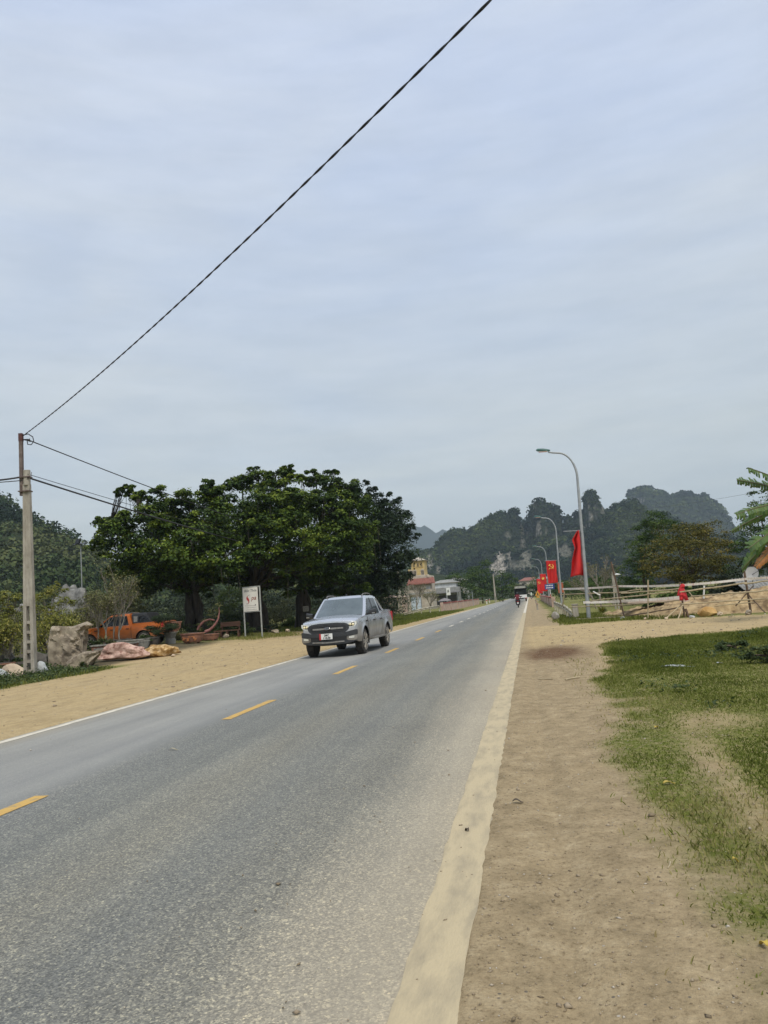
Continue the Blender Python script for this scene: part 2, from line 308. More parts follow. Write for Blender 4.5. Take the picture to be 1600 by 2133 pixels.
# ------------------------------------------------------------------ road
def road_material():
    m, n, l, b = nt('asphalt'); b.inputs['Roughness'].default_value = 0.72; b.inputs['Specular IOR Level'].default_value = 0.3
    tc = n.new('ShaderNodeTexCoord'); sep = n.new('ShaderNodeSeparateXYZ'); l.new(tc.outputs['Object'], sep.inputs[0])
    def tex(sc, det, st=None, ro=0.6):
        mp = n.new('ShaderNodeMapping'); l.new(tc.outputs['Object'], mp.inputs['Vector'])
        if st: mp.inputs['Scale'].default_value = st
        t = n.new('ShaderNodeTexNoise'); t.inputs['Scale'].default_value = sc; t.inputs['Detail'].default_value = det; t.inputs['Roughness'].default_value = ro; l.new(mp.outputs['Vector'], t.inputs['Vector']); return t.outputs['Fac']
    def ramp(fac, stops):
        r = n.new('ShaderNodeValToRGB'); e = r.color_ramp.elements
        e[0].position, e[0].color = stops[0][0], (*stops[0][1], 1); e[1].position, e[1].color = stops[-1][0], (*stops[-1][1], 1)
        for p, c in stops[1:-1]: x = e.new(p); x.color = (*c, 1)
        l.new(fac, r.inputs['Fac']); return r.outputs['Color']
    def mix(f, a, bb, bt='MIX'):
        x = n.new('ShaderNodeMixRGB'); x.blend_type = bt
        if isinstance(f, float): x.inputs[0].default_value = f
        else: l.new(f, x.inputs[0])
        for i, q in ((1, a), (2, bb)):
            if isinstance(q, tuple): x.inputs[i].default_value = (*q, 1)
            else: l.new(q, x.inputs[i])
        return x.outputs['Color']
    # 0..1 across the road, with a little wander
    wob = n.new('ShaderNodeMath'); wob.operation = 'MULTIPLY_ADD'; l.new(tex(0.9, 5, (1, 0.25, 1)), wob.inputs[0]); wob.inputs[1].default_value = 0.9; wob.inputs[2].default_value = -0.45
    ad = n.new('ShaderNodeMath'); ad.operation = 'ADD'; l.new(sep.outputs['X'], ad.inputs[0]); l.new(wob.outputs[0], ad.inputs[1])
    mr = n.new('ShaderNodeMapRange'); mr.inputs['From Min'].default_value = -8.0; mr.inputs['From Max'].default_value = 0.0; l.new(ad.outputs[0], mr.inputs['Value'])
    ms = n.new('ShaderNodeMapRange'); ms.inputs['From Min'].default_value = -8.0; ms.inputs['From Max'].default_value = 0.0; l.new(sep.outputs['X'], ms.inputs['Value'])
    def X(x): return (x+8.0)/8.0
    tone = ramp(mr.outputs[0], [(X(-7.7), (0.345, 0.310, 0.242)), (X(-7.0), (0.280, 0.275, 0.253)), (X(-5.2), (0.268, 0.267, 0.253)), (X(-4.35), (0.188, 0.193, 0.183)), (X(-3.5), (0.196, 0.199, 0.182)),
                                (X(-2.9), (0.214, 0.208, 0.178)), (X(-2.2), (0.190, 0.192, 0.176)), (X(-1.5), (0.220, 0.213, 0.182)), (X(-0.95), (0.339, 0.304, 0.237)), (X(-0.5), (0.399, 0.345, 0.253))])
    rough = ramp(ms.outputs[0], [(X(-4.75), (0.25, 0.25, 0.25)), (X(-4.5), (1, 1, 1)), (X(-1.5), (1, 1, 1)), (X(-0.8), (0.45, 0.45, 0.45))])
    tone = mix(1.0, tone, ramp(tex(1.1, 6, (1.7, 0.07, 1)), [(0.3, (0.84, 0.845, 0.85)), (0.7, (1.14, 1.13, 1.10))]), 'MULTIPLY')
    tone = mix(1.0, tone, ramp(tex(0.5, 4), [(0.3, (0.93, 0.93, 0.93)), (0.7, (1.07, 1.07, 1.06))]), 'MULTIPLY')
    vo = n.new('ShaderNodeTexVoronoi'); vo.inputs['Scale'].default_value = 120.0; l.new(tc.outputs['Object'], vo.inputs['Vector'])
    vs = n.new('ShaderNodeSeparateColor'); l.new(vo.outputs['Color'], vs.inputs[0])
    spk = ramp(vs.outputs[0], [(0.0, (0.55, 0.55, 0.56)), (0.5, (0.92, 0.92, 0.92)), (0.82, (1.15, 1.14, 1.1)), (0.97, (1.75, 1.68, 1.5))])
    vo2 = n.new('ShaderNodeTexVoronoi'); vo2.inputs['Scale'].default_value = 62.0; l.new(tc.outputs['Object'], vo2.inputs['Vector'])
    vs2 = n.new('ShaderNodeSeparateColor'); l.new(vo2.outputs['Color'], vs2.inputs[0])
    spk2 = ramp(vs2.outputs[1], [(0.0, (0.8, 0.8, 0.8)), (0.8, (1.0, 1.0, 1.0)), (0.98, (1.35, 1.32, 1.22))])
    spk = mix(1.0, spk, spk2, 'MULTIPLY')
    tone = mix(1.0, tone, mix(rough, (1.0, 1.0, 1.0), spk), 'MULTIPLY')
    l.new(tone, b.inputs['Base Color'])
    bp = n.new('ShaderNodeBump'); bp.inputs['Strength'].default_value = 0.35; bp.inputs['Distance'].default_value = 0.006; l.new(vs.outputs[0], bp.inputs['Height']); l.new(bp.outputs['Normal'], b.inputs['Normal'])
    return m
rys = steps((-40, 120, 2.0), (120, 420, 10))
def road_z(x): return 0.008
rxs = np.linspace(RX0, RX1, 13); P = [[(x, y, 0.008) for x in rxs] for y in rys]
kind(MB().grid(P).build('road', road_material()), 'structure')
paint_w = mat('line_paint_dusty', (0.48, 0.395, 0.245), (0.335, 0.28, 0.185), 5.5, 0.85, 0.25, detail=11, stretch=(1.6, 0.45, 1), lo=0.30, hi=0.56, bscale=60)
paint_w2 = mat('line_paint_white', (0.66, 0.61, 0.50), (0.42, 0.38, 0.30), 4.0, 0.85, 0.1, detail=8, stretch=(2, 0.6, 1), lo=0.25, hi=0.6, bscale=60)
paint_y = mat('line_paint_yellow', (0.55, 0.345, 0.09), (0.28, 0.225, 0.14), 9.0, 0.8, 0.1, detail=10, bscale=60, lo=0.30, hi=0.50)
def strip(name, x0, x1, y0, y1, m, parent, rs, jag=0.008, step=0.12, z=0.013):
    n = max(2, int((y1-y0)/step)); yy = np.linspace(y0, y1, n)
    a = x0+rs.uniform(-jag, jag, n); b = x1+rs.uniform(-jag, jag, n)
    return MB().grid([[(a[i], yy[i], z), (b[i], yy[i], z)] for i in range(n)]).build(name, m, parent)
rs = np.random.RandomState(3)
mk = bpy.data.objects['road']
strip('edge_line', -0.655, -0.405, 0.5, 60, paint_w, mk, rs, 0.010); strip('edge_line', -0.64, -0.44, 60, 400, paint_w2, mk, rs, 0.0, 5)
strip('edge_line', -7.56, -7.41, -10, 60, paint_w2, mk, rs, 0.010); strip('edge_line', -7.56, -7.41, 60, 400, paint_w2, mk, rs, 0.0, 5)
for k in range(-1, 34):
    y0 = 10.55+6.28*(k-1); m_ = paint_y if y0 < 40 else paint_w2
    if y0 > 0: strip('centre_dash', RXC-0.075, RXC+0.075, y0, y0+2.05, m_, mk, rs, 0.005, 0.15)
# ------------------------------------------------------------------ hills, limestone peaks and their woods
def hill(name, peaks, depth_px, x0, x1, y0, y1, cell, m, noise_amp, seed, warp=0.0, base=0.0, ridge=0.0):
    """peaks: (px, top_py, Y, half width in metres across, half depth in metres, steepness)"""
    xs_ = np.arange(x0, x1, cell); ys_ = np.arange(y0, y1, cell*1.35); X, Yy = np.meshgrid(xs_, ys_)
    wx = X+warp*(fbm(X*0.012+seed, Yy*0.012, 4)-0.5)*2+warp*0.35*(fbm(X*0.06+seed, Yy*0.06, 3)-0.5)*2
    wy = Yy+warp*(fbm(X*0.012+seed+50, Yy*0.012+9, 4)-0.5)*2
    Z = np.zeros_like(X)-6.0
    for px, py, yy, hw, hd, p in peaks:
        c = at(px, py, yy); d = np.sqrt(((wx-c.x)/hw)**2+((wy-c.y)/hd)**2)
        Z = np.maximum(Z, c.z*(1-np.minimum(d, 1.3)**p)) if p > 0 else np.maximum(Z, c.z*np.exp(-(d**2)*1.6)-1.0)
    rdg = np.abs(fbm(wx*0.022+seed, wy*0.022+3, 3)-0.5)*2; Z = Z-noise_amp*ridge*(1-np.minimum(1, rdg*3.2))*np.clip(Z/40, 0, 1)*(wy < wy.mean()+60)
    Z = Z+noise_amp*(fbm(X*0.03+seed, Yy*0.03, 5)-0.5)*2*np.clip(Z/30, 0, 1)+noise_amp*0.5*(fbm(X*0.11+seed, Yy*0.11, 3)-0.5)*2*np.clip(Z/20, 0, 1)
    Z = np.maximum(Z, -6.0)
    co = np.stack([X.ravel(), Yy.ravel(), Z.ravel()], 1); me = raw_mesh(name, co, grid_faces(len(ys_), len(xs_)), 4)
    me.polygons.foreach_set('use_smooth', [True]*len(me.polygons))
    gzx = np.gradient(Z, cell, axis=1); gzy = np.gradient(Z, cell*1.35, axis=0)
    return me, X, Yy, Z, gzx, gzy
def rockiness(X, Yy, Z, spots):
    spots = [q if len(q) == 6 else (*q, 1.0) for q in spots]
    """bare cliff patches: (px, py, Y, radius across m, radius up m)"""
    r = np.zeros_like(X)
    for px, py, yy, ra, ru, wt in spots:
        c = at(px, py, yy)
        sx = c.x/c.y*Yy     # same bearing
        d = np.sqrt(((X-sx)/ra)**2+((Z-c.z)/ru)**2)+0.9*(fbm(X*0.16+px, Z*0.11, 3)-0.5)*2*0.6
        r = np.maximum(r, wt*(1-ss(0.6, 1.1, d)))
    return r
def hill_material(name, g1, g2, rock1, rock2):
    m, n, l, b = nt(name); b.inputs['Roughness'].default_value = 0.95; b.inputs['Specular IOR Level'].default_value = 0.1
    tc = n.new('ShaderNodeTexCoord')
    def noise(sc, det, st=None):
        mp = n.new('ShaderNodeMapping'); l.new(tc.outputs['Object'], mp.inputs['Vector'])
        if st: mp.inputs['Scale'].default_value = st
        t = n.new('ShaderNodeTexNoise'); t.inputs['Scale'].default_value = sc; t.inputs['Detail'].default_value = det; t.inputs['Roughness'].default_value = 0.65; l.new(mp.outputs['Vector'], t.inputs['Vector']); return t.outputs['Fac']
    def ramp(f, a, bb, lo, hi):
        r = n.new('ShaderNodeValToRGB'); e = r.color_ramp.elements; e[0].position = lo; e[1].position = hi; e[0].color = (*a, 1); e[1].color = (*bb, 1); l.new(f, r.inputs['Fac']); return r.outputs['Color']
    g = ramp(noise(0.09, 8), g1, g2, 0.35, 0.65); rk = ramp(noise(0.42, 9, (1, 1, 0.45)), rock1, rock2, 0.38, 0.62)
    a = n.new('ShaderNodeAttribute'); a.attribute_name = 'rock'
    x = n.new('ShaderNodeMixRGB'); l.new(a.outputs['Fac'], x.inputs[0]); l.new(g, x.inputs[1]); l.new(rk, x.inputs[2]); l.new(x.outputs[0], b.inputs['Base Color'])
    bp = n.new('ShaderNodeBump'); bp.inputs['Strength'].default_value = 0.8; bp.inputs['Distance'].default_value = 3.0; l.new(noise(0.3, 6), bp.inputs['Height']); l.new(bp.outputs['Normal'], b.inputs['Normal'])
    return m
def wood(name, X, Yy, Z, gx_, gy_, rock, n_cl, leaves, r0, r1, leaf, m, rs, zmin=2.0, only=None):
    """tree crowns spread over a hill, one leafy mass"""
    w = np.sqrt(1+gx_**2+gy_**2); ok = (Z > zmin) & (rock < 0.25)
    if only is not None: ok &= only
    pr = np.where(ok, np.minimum(w, 5.0), 0).ravel(); pr /= pr.sum(); i = rs.choice(pr.size, n_cl, p=pr)
    cx = X.ravel()[i]; cy = Yy.ravel()[i]; cz = Z.ravel()[i]; st = 1/w.ravel()[i]
    cx = cx+rs.randn(n_cl)*1.0; r = (r0+(r1-r0)*rs.rand(n_cl)**2.0)*(0.55+0.45*st)
    v = sph(rs, n_cl*leaves); v[:, 2] = np.abs(v[:, 2])*1.0-0.25; rr = np.repeat(r, leaves)
    C = np.stack([cx, cy, cz+r*0.35], 1); P = np.repeat(C, leaves, 0)+v*rr[:, None]*np.array([1, 1, 1.0])*rs.uniform(0.75, 1.05, (n_cl*leaves, 1))
    N = v+rs.randn(*v.shape)*0.45; N[:, 2] += 0.35
    patch = fbm(cx*0.02+5, (cy+cz*1.5)*0.02, 3); t = np.repeat(np.clip(rs.rand(n_cl)*0.5+(patch-0.5)*2.2+0.25, 0, 1), leaves)+rs.uniform(-0.12, 0.12, n_cl*leaves)
    me = leaf_mesh(name, P, N, leaf*rs.uniform(0.7, 1.3, len(P))*(0.55+0.75*rr/r1), 0.85, rs, t); o = obj(name, me, m); return kind(o, 'stuff')
def set_rock(me, rock):
    a = me.attributes.new('rock', 'FLOAT', 'POINT'); a.data.foreach_set('value', rock.ravel().astype(np.float32))
rs = np.random.RandomState(11)
karst_leaf = leafmat('karst_wood', [(0.008, 0.018, 0.012), (0.020, 0.036, 0.018), (0.042, 0.064, 0.024), (0.085, 0.110, 0.034)], 0.9, 0.08, 0.1)
karst_m = hill_material('karst_slope', (0.018, 0.028, 0.016), (0.04, 0.05, 0.026), (0.07, 0.07, 0.06), (0.44, 0.40, 0.34))
# the main limestone massif
PK = [(905, 1150, 760, 60, 60, 2.2), (960, 1112, 770, 52, 70, 2.6), (1010, 1086, 775, 44, 70, 2.6), (1040, 1074, 780, 34, 60, 3), (1062, 1062, 785, 15, 45, 3.2), (1098, 1082, 790, 12, 40, 3.5),
      (1120, 1053, 790, 20, 50, 4.0), (1147, 1060, 792, 9, 45, 3.6), (1176, 1081, 780, 10, 40, 3.2), (1196, 1077, 785, 12, 45, 3.0), (1213, 1040, 780, 7, 40, 4), (1225, 1033, 782, 13, 50, 3.6), (1240, 1060, 780, 22, 60, 2.6),
      (1292, 1046, 730, 46, 70, 2.0), (1350, 1072, 720, 60, 80, 2.0), (1420, 1100, 720, 80, 90, 2.0), (1250, 1110, 700, 75, 70, 2.0), (1100, 1150, 690, 70, 60, 2.2), (1160, 1130, 710, 60, 70, 2.2), (1020, 1150, 695, 65, 60, 2.2), (1320, 1130, 660, 80, 80, 2.0)]
PK = [(a, b-3, c, d, e, f) for a, b, c, d, e, f in PK]
me, X, Yy, Z, a_, b_ = hill('limestone_massif', PK, 0, -190, 330, 590, 880, 1.9, karst_m, 7.5, 3.0, 9.0, ridge=0.9)
spots = [(1042, 1158, 690, 2.6, 8), (1041, 1172, 690, 4.8, 8), (1040, 1188, 690, 7.2, 6), (1062, 1162, 690, 2.0, 7, .8), (1095, 1160, 690, 6, 9, .42), (1085, 1182, 690, 9, 6, .38), (1122, 1100, 745, 4, 7, .8), (1230, 1075, 760, 2, 5, .8), (895, 1172, 740, 2.5, 9, .8), (914, 1185, 740, 2.5, 6, .6), (1178, 1150, 690, 7, 9, .33)]
rock = rockiness(X, Yy, Z, spots); rock = np.clip(rock+0.5*ss(1.6, 3.2, np.sqrt(a_**2+b_**2))*ss(0.54, 0.62, fbm(X*0.13+9, Z*0.05, 3)), 0, 1)
set_rock(me, rock); kind(obj('limestone_massif', me, karst_m), 'structure')
front = (b_ > -0.6)
wood('massif_wood', X, Yy, Z, a_, b_, rock, 11000, 11, 1.1, 4.6, 2.0, karst_leaf, rs, 3.0, front)
# the broad peak behind it
PK = [(1333, 1020, 1500, 42, 120, 4.5), (1362, 1029, 1500, 50, 120, 4), (1395, 1040, 1500, 60, 130, 4), (1421, 1033, 1500, 36, 120, 4.5), (1447, 1036, 1500, 40, 120, 4), (1470, 1050, 1500, 45, 120, 3), (1492, 1090, 1500, 55, 120, 2.4), (1420, 1080, 1480, 150, 140, 2.2)]
me, X, Yy, Z, a_, b_ = hill('limestone_peak', PK, 0, 60, 720, 1330, 1640, 4.0, karst_m, 7, 8.0, 12.0)
rock = rockiness(X, Yy, Z, [(1328, 1045, 1440, 14, 8)]); set_rock(me, rock); kind(obj('limestone_peak', me, karst_m), 'structure')
wood('peak_wood', X, Yy, Z, a_, b_, rock, 3500, 9, 3.5, 6.5, 4.2, karst_leaf, rs, 5.0, b_ > -0.6)
# the faint ridge far off
PK = [(840, 1092, 3300, 260, 200, 2), (885, 1098, 3300, 160, 200, 2), (920, 1104, 3300, 120, 200, 2.2), (950, 1098, 3300, 130, 200, 2), (1000, 1090, 3300, 200, 200, 2), (1090, 1082, 3300, 200, 200, 2), (1180, 1078, 3300, 240, 200, 2), (780, 1090, 3300, 300, 200, 2)]
me, X, Yy, Z, a_, b_ = hill('far_ridge', PK, 0, -1200, 600, 3050, 3560, 16, karst_m, 14, 5.0, 20)
set_rock(me, np.zeros_like(X)); kind(obj('far_ridge', me, karst_m), 'structure')
# the wooded hill behind the garden
hill_leaf = leafmat('hill_wood', [(0.014, 0.028, 0.012), (0.028, 0.050, 0.019), (0.052, 0.078, 0.027), (0.10, 0.115, 0.045)], 0.85, 0.12, 0.15)
hill_m = hill_material('hill_slope', (0.02, 0.032, 0.014), (0.045, 0.055, 0.025), (0.2, 0.19, 0.17), (0.4, 0.38, 0.34))
PK = [(-120, 1000, 250, 62, 70, 2), (-20, 1062, 235, 52, 60, 2.0), (60, 1092, 225, 42, 55, 2), (130, 1122, 215, 34, 50, 2), (200, 1162, 205, 30, 45, 2), (290, 1200, 200, 34, 40, 2), (-60, 1150, 175, 60, 40, 2), (90, 1190, 170, 40, 35, 2), (420, 1190, 260, 70, 60, 2), (700, 1190, 330, 90, 60, 2), (560, 1170, 320, 90, 60, 2)]
PK = [(a, b+(26 if a < 250 else 0), c, d, e, f) for a, b, c, d, e, f in PK]
me, X, Yy, Z, a_, b_ = hill('wooded_hill', PK, 0, -260, 10, 110, 400, 1.8, hill_m, 2.5, 21.0, 5.0)
set_rock(me, np.zeros_like(X)); kind(obj('wooded_hill', me, hill_m), 'structure')
wood('hill_wood', X, Yy, Z, a_, b_, np.zeros_like(X), 3000, 34, 1.3, 5.2, 1.05, hill_leaf, rs, 0.5, (b_ > -0.5) & (X/Yy < -0.28))
# ------------------------------------------------------------------ trees
def crown_leaves(rs, lobes, n_sub, n_leaf, leaf, asp, droop=0.3, flat=0.75, tip=0.0, shell=0.35):
    """lobes: list of (centre, radius); each is broken into n_sub smaller clumps of n_leaf leaves"""
    Ps, Ns, Ts = [], [], []; rmax = max(r for c, r in lobes)
    for c, r in lobes:
        small = r < 0.45*rmax; ns = max(3, int(n_sub*(r/rmax)**1.5*(1.25 if len(lobes) > 14 else 1.1)))
        c = np.array(c); v = sph(rs, ns); q = c+v*r*np.array([1, 1, flat])*rs.uniform(0.40, 1.08, (ns, 1))**0.6
        sub = r*rs.uniform(0.30, 0.56, ns)*(1.25 if small else 1.0); base_t = rs.rand(ns)**1.3*0.62
        for k in range(ns):
            w = sph(rs, n_leaf); w[:, 2] = np.where(rs.rand(n_leaf) < 0.72, np.abs(w[:, 2]), w[:, 2]); d = rs.uniform(shell, 1.12, (n_leaf, 1))
            P = q[k]+w*sub[k]*d*np.array([1.2, 1.2, 0.5]); P[:, 2] -= droop*sub[k]*(d[:, 0]**2)*(1-np.clip(w[:, 2], 0, 1))*0.7
            N = w*0.7+rs.randn(n_leaf, 3)*0.5; N[:, 2] += 0.65
            Ps.append(P); Ns.append(N); Ts.append(base_t[k]+rs.uniform(0, 0.3, n_leaf)+tip*np.clip(w[:, 2], 0, 1)*(d[:, 0] > 0.8))  # tip lightens clump tops: highlights and yellow-green tips put into the tint
    P = np.concatenate(Ps); return P, np.concatenate(Ns), leaf*rs.uniform(0.65, 1.35, len(P)), np.concatenate(Ts)
def limb(mb, a, b, r0, r1, rs, n=5, wob=0.08, seg=6, sag=0.0):
    a = Vector(a); b = Vector(b); L = (b-a).length; pts = []
    for i in range(n+1):
        t = i/n; p = a.lerp(b, t); k = math.sin(math.pi*t)*wob*L
        pts.append(p+Vector((rs.uniform(-k, k), rs.uniform(-k, k), rs.uniform(-k, k)*0.5-sag*L*math.sin(math.pi*t))))
    mb.tube(pts, [lerp(r0, r1, i/n) for i in range(n+1)], seg)
def tree(name, label, base, lobes, trunk_r, fork_z, lm, bm_, seed, n_sub=12, n_leaf=60, leaf=0.14, asp=0.5, droop=0.3, cat='tree', group=None, stems=1, roots=0, flat=0.75, tip=0.0, shell=0.35, twigs=True):
    """lobes are in world space"""
    rs = np.random.RandomState(seed); base = Vector(base); t = thing(name, label, cat, base, 0, group); mb = MB()
    fk = Vector((rs.uniform(-.1, .1)*fork_z, rs.uniform(-.1, .1)*fork_z, fork_z)); L = [(Vector(c)-base, r) for c, r in lobes]
    for s in range(stems):
        a = 2*math.pi*s/max(1, stems)+rs.rand(); o = Vector((math.cos(a), math.sin(a), 0))*trunk_r*(0.0 if stems == 1 else 1.1)
        limb(mb, o*1.25+Vector((0, 0, -0.15)), fk+o*0.5, trunk_r*(1.25 if stems == 1 else 0.75), trunk_r*(0.7 if stems == 1 else 0.5), rs, 6, 0.04, 9)
    rmax = max(r for c, r in L)
    for c, r in L:
        if r < 0.45*rmax and len(L) > 14:
            q = min((k for k in L if k[1] >= 0.45*rmax), key=lambda k: (k[0]-c).length)[0]; limb(mb, q, c, max(0.012, trunk_r*0.10), 0.01, rs, 3, 0.06, 5); continue
        s = fk+Vector((rs.uniform(-1, 1), rs.uniform(-1, 1), rs.uniform(-0.3, 0.5)))*trunk_r*0.5
        limb(mb, s, c, max(0.02, trunk_r*0.42), max(0.012, trunk_r*0.10), rs, 5, 0.07, 6, -0.05)
        if twigs:
            for k in range(3):
                e = c+Vector(sph(rs, 1)[0])*r*0.85; limb(mb, c.lerp(s, 0.25), e, max(0.012, trunk_r*0.12), 0.008, rs, 3, 0.06, 4)
    mb.build('trunk', bm_, t, smooth=60, fix=False)
    if roots:
        rb = MB()
        for k in range(roots):
            c, r = L[rs.randint(len(L))]; p = c+Vector((rs.uniform(-1, 1)*r, rs.uniform(-1, 1)*r, -0.3*r)); ln = rs.uniform(0.6, 2.6)
            pts = [p+Vector((rs.uniform(-.04, .04), rs.uniform(-.04, .04), -ln*i/4)) for i in range(5)]; rb.tube(pts, [0.02, 0.018, 0.014, 0.012, 0.006], 4, False)
        kind(rb.build('aerial_roots', bm_, t, smooth=60, fix=False), 'stuff')
    P, N, S, T = crown_leaves(rs, [(np.array(c), r) for c, r in L], n_sub, n_leaf, leaf, asp, droop, flat, tip, shell)
    obj('crown', leaf_mesh('crown', P, N, S, asp, rs, T), lm, t); return t
def px_lobes(rs, lst, Y, dy, fl=1.0, sat=0):
    """crown clumps given by bearing and elevation at the tree's own distance, spread in depth around it"""
    out = []
    for e in lst:
        y = Y+rs.uniform(-dy, dy) if len(e) < 4 else Y+e[3]; c = at(e[0], e[1], y); r = e[2]*y/F_PX*fl; out.append((c, r))
        for k in range(sat):     # ragged outer clumps
            v = Vector(sph(rs, 1)[0]); v.z = abs(v.z)*0.9+0.1 if k else v.z; out.append((c+v.normalized()*r*rs.uniform(0.85, 1.12), r*rs.uniform(0.26, 0.42)))
    return out
bark_dark = mat('bark_dark', (0.055, 0.045, 0.034), (0.025, 0.021, 0.017), 9, 0.95, 0.6, stretch=(1, 1, 0.25))
bark_grey = mat('bark_grey', (0.30, 0.27, 0.22), (0.14, 0.12, 0.095), 9, 0.9, 0.5, stretch=(1, 1, 0.3))
bark_brown = mat('bark_brown', (0.16, 0.12, 0.085), (0.07, 0.052, 0.037), 9, 0.9, 0.5, stretch=(1, 1, 0.3))
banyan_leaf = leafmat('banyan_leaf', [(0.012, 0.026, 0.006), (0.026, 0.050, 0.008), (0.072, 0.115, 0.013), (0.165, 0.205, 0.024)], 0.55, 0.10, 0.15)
banyan_leaf2 = leafmat('banyan_leaf_dark', [(0.010, 0.020, 0.009), (0.016, 0.032, 0.013), (0.028, 0.048, 0.017), (0.052, 0.076, 0.028)], 0.55, 0.08, 0.2)
def gz(px, py, Y):   # ground point under a bearing
    p = at(px, py, Y); return Vector((p.x, p.y, float(gh(np.array([p.x]), np.array([p.y]))[0])))
rs = np.random.RandomState(5)
A = [(250, 1108, 40, -2), (232, 1095, 30, 1), (300, 1085, 46, -1), (250, 1022, 8, 0), (262, 1013, 9, 0), (274, 1017, 8, 0), (283, 1031, 8, 0), (268, 1029, 7, 0), (292, 1042, 9, 0), (243, 1029, 6, 0), (345, 1068, 44, 0), (395, 1060, 44, 1), (330, 1135, 52, -4), (400, 1135, 56, -5), (270, 1150, 38, -2), (450, 1095, 50, -3), (428, 1010, 13, 1), (442, 1018, 15, 1), (420, 1022, 10, 1), (455, 1040, 30, 1), (350, 1190, 40, -2), (470, 1160, 42, -5), (300, 1185, 34, -1), (420, 1185, 36, -3), (360, 1110, 50, 4), (430, 1120, 50, 4), (210, 1140, 24, 0), (310, 1215, 34, 1), (250, 1185, 30, 1), (380, 1215, 34, -1), (440, 1215, 30, 1), (480, 1120, 46, 0)]
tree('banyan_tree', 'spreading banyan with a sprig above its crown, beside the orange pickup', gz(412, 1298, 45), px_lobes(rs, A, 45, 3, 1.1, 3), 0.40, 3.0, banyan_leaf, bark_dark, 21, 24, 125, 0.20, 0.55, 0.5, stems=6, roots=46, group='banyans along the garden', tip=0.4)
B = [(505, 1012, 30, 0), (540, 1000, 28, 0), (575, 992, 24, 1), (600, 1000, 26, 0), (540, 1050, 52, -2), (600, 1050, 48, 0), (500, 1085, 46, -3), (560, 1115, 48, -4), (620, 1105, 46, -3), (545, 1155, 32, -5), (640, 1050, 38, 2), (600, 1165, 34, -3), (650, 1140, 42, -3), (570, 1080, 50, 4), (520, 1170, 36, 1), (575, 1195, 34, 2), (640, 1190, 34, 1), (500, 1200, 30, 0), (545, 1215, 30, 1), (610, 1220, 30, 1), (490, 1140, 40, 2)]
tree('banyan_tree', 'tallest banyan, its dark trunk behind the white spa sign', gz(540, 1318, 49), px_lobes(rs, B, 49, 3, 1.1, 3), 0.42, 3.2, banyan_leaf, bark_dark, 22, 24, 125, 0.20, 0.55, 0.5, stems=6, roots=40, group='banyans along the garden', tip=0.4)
C = [(660, 1002, 24, 1), (690, 1005, 24, 0), (720, 1020, 28, 0), (690, 1060, 48, -1), (735, 1055, 38, 0), (700, 1115, 46, -3), (740, 1110, 40, -1), (655, 1190, 32, -2), (715, 1175, 40, -2), (680, 1150, 46, 2), (745, 1160, 36, 2), (700, 1215, 30, 1), (660, 1225, 26, 1), (740, 1225, 28, 1), (660, 1100, 44, 2)]
tree('banyan_tree', 'banyan over the silver pickup with a small board on its trunk', gz(632, 1305, 52), px_lobes(rs, C, 53, 3, 1.1, 3), 0.36, 3.2, banyan_leaf, bark_dark, 23, 24, 125, 0.20, 0.55, 0.5, stems=5, roots=36, group='banyans along the garden', tip=0.2)
D = [(752, 1030, 24, 0), (778, 1048, 26, 0), (805, 1062, 28, 0), (828, 1090, 30, 0), (845, 1115, 20, 1), (790, 1105, 46, -2), (765, 1150, 40, -1), (825, 1150, 36, -1), (790, 1190, 38, -1), (835, 1195, 22, 0), (845, 1160, 18, 0), (760, 1205, 34, 1), (815, 1215, 24, 0), (770, 1090, 44, 3), (735, 1220, 28, 2)]
tree('banyan_tree', 'darkest weeping fig at the end of the row, drooping over the verge', gz(765, 1290, 62), px_lobes(rs, D, 62, 3, 1.1, 3), 0.34, 3.4, banyan_leaf2, bark_dark, 24, 34, 85, 0.22, 0.42, 1.1, stems=4, roots=10, group='banyans along the garden')
# ------------------------------------------------------------------ vehicles
rubber = mat('rubber', (0.022, 0.021, 0.020), (0.05, 0.044, 0.036), 14, 0.85, 0.2)
blackp = mat('black_plastic', (0.010, 0.010, 0.011), (0.016, 0.016, 0.016), 12, 0.5)
charcoal = mat('charcoal_trim', (0.022, 0.024, 0.027), (0.034, 0.034, 0.035), 8, 0.45)
chrome = mat('bright_metal', (0.62, 0.62, 0.62), (0.5, 0.5, 0.5), 10, 0.22, metal=0.9)
alloy = mat('alloy', (0.30, 0.29, 0.27), (0.20, 0.18, 0.155), 12, 0.45, metal=0.5)
lampglass = mat('lamp_glass', (0.80, 0.78, 0.70), (0.62, 0.61, 0.56), 30, 0.08, metal=0.25, coat=1.0)
lampwarm = mat('lamp_lens', (0.85, 0.74, 0.42), (0.7, 0.6, 0.36), 20, 0.1, coat=1.0)  # warm glow of the lit headlamps put into the lens colour
autoglass = mat('auto_glass', (0.045, 0.065, 0.068), (0.085, 0.11, 0.112), 1.3, 0.03, spec=1.0, coat=1.0)
darkglass = mat('tinted_glass', (0.008, 0.009, 0.010), (0.012, 0.013, 0.014), 2.0, 0.05, spec=0.6)
white_p = mat('white_enamel', (0.74, 0.74, 0.71), (0.66, 0.66, 0.63), 10, 0.45)
red_p = mat('red_enamel', (0.50, 0.03, 0.03), (0.40, 0.03, 0.03), 10, 0.45)
inkblack = mat('ink_black', (0.02, 0.02, 0.02), (0.03, 0.03, 0.03), 10, 0.6)
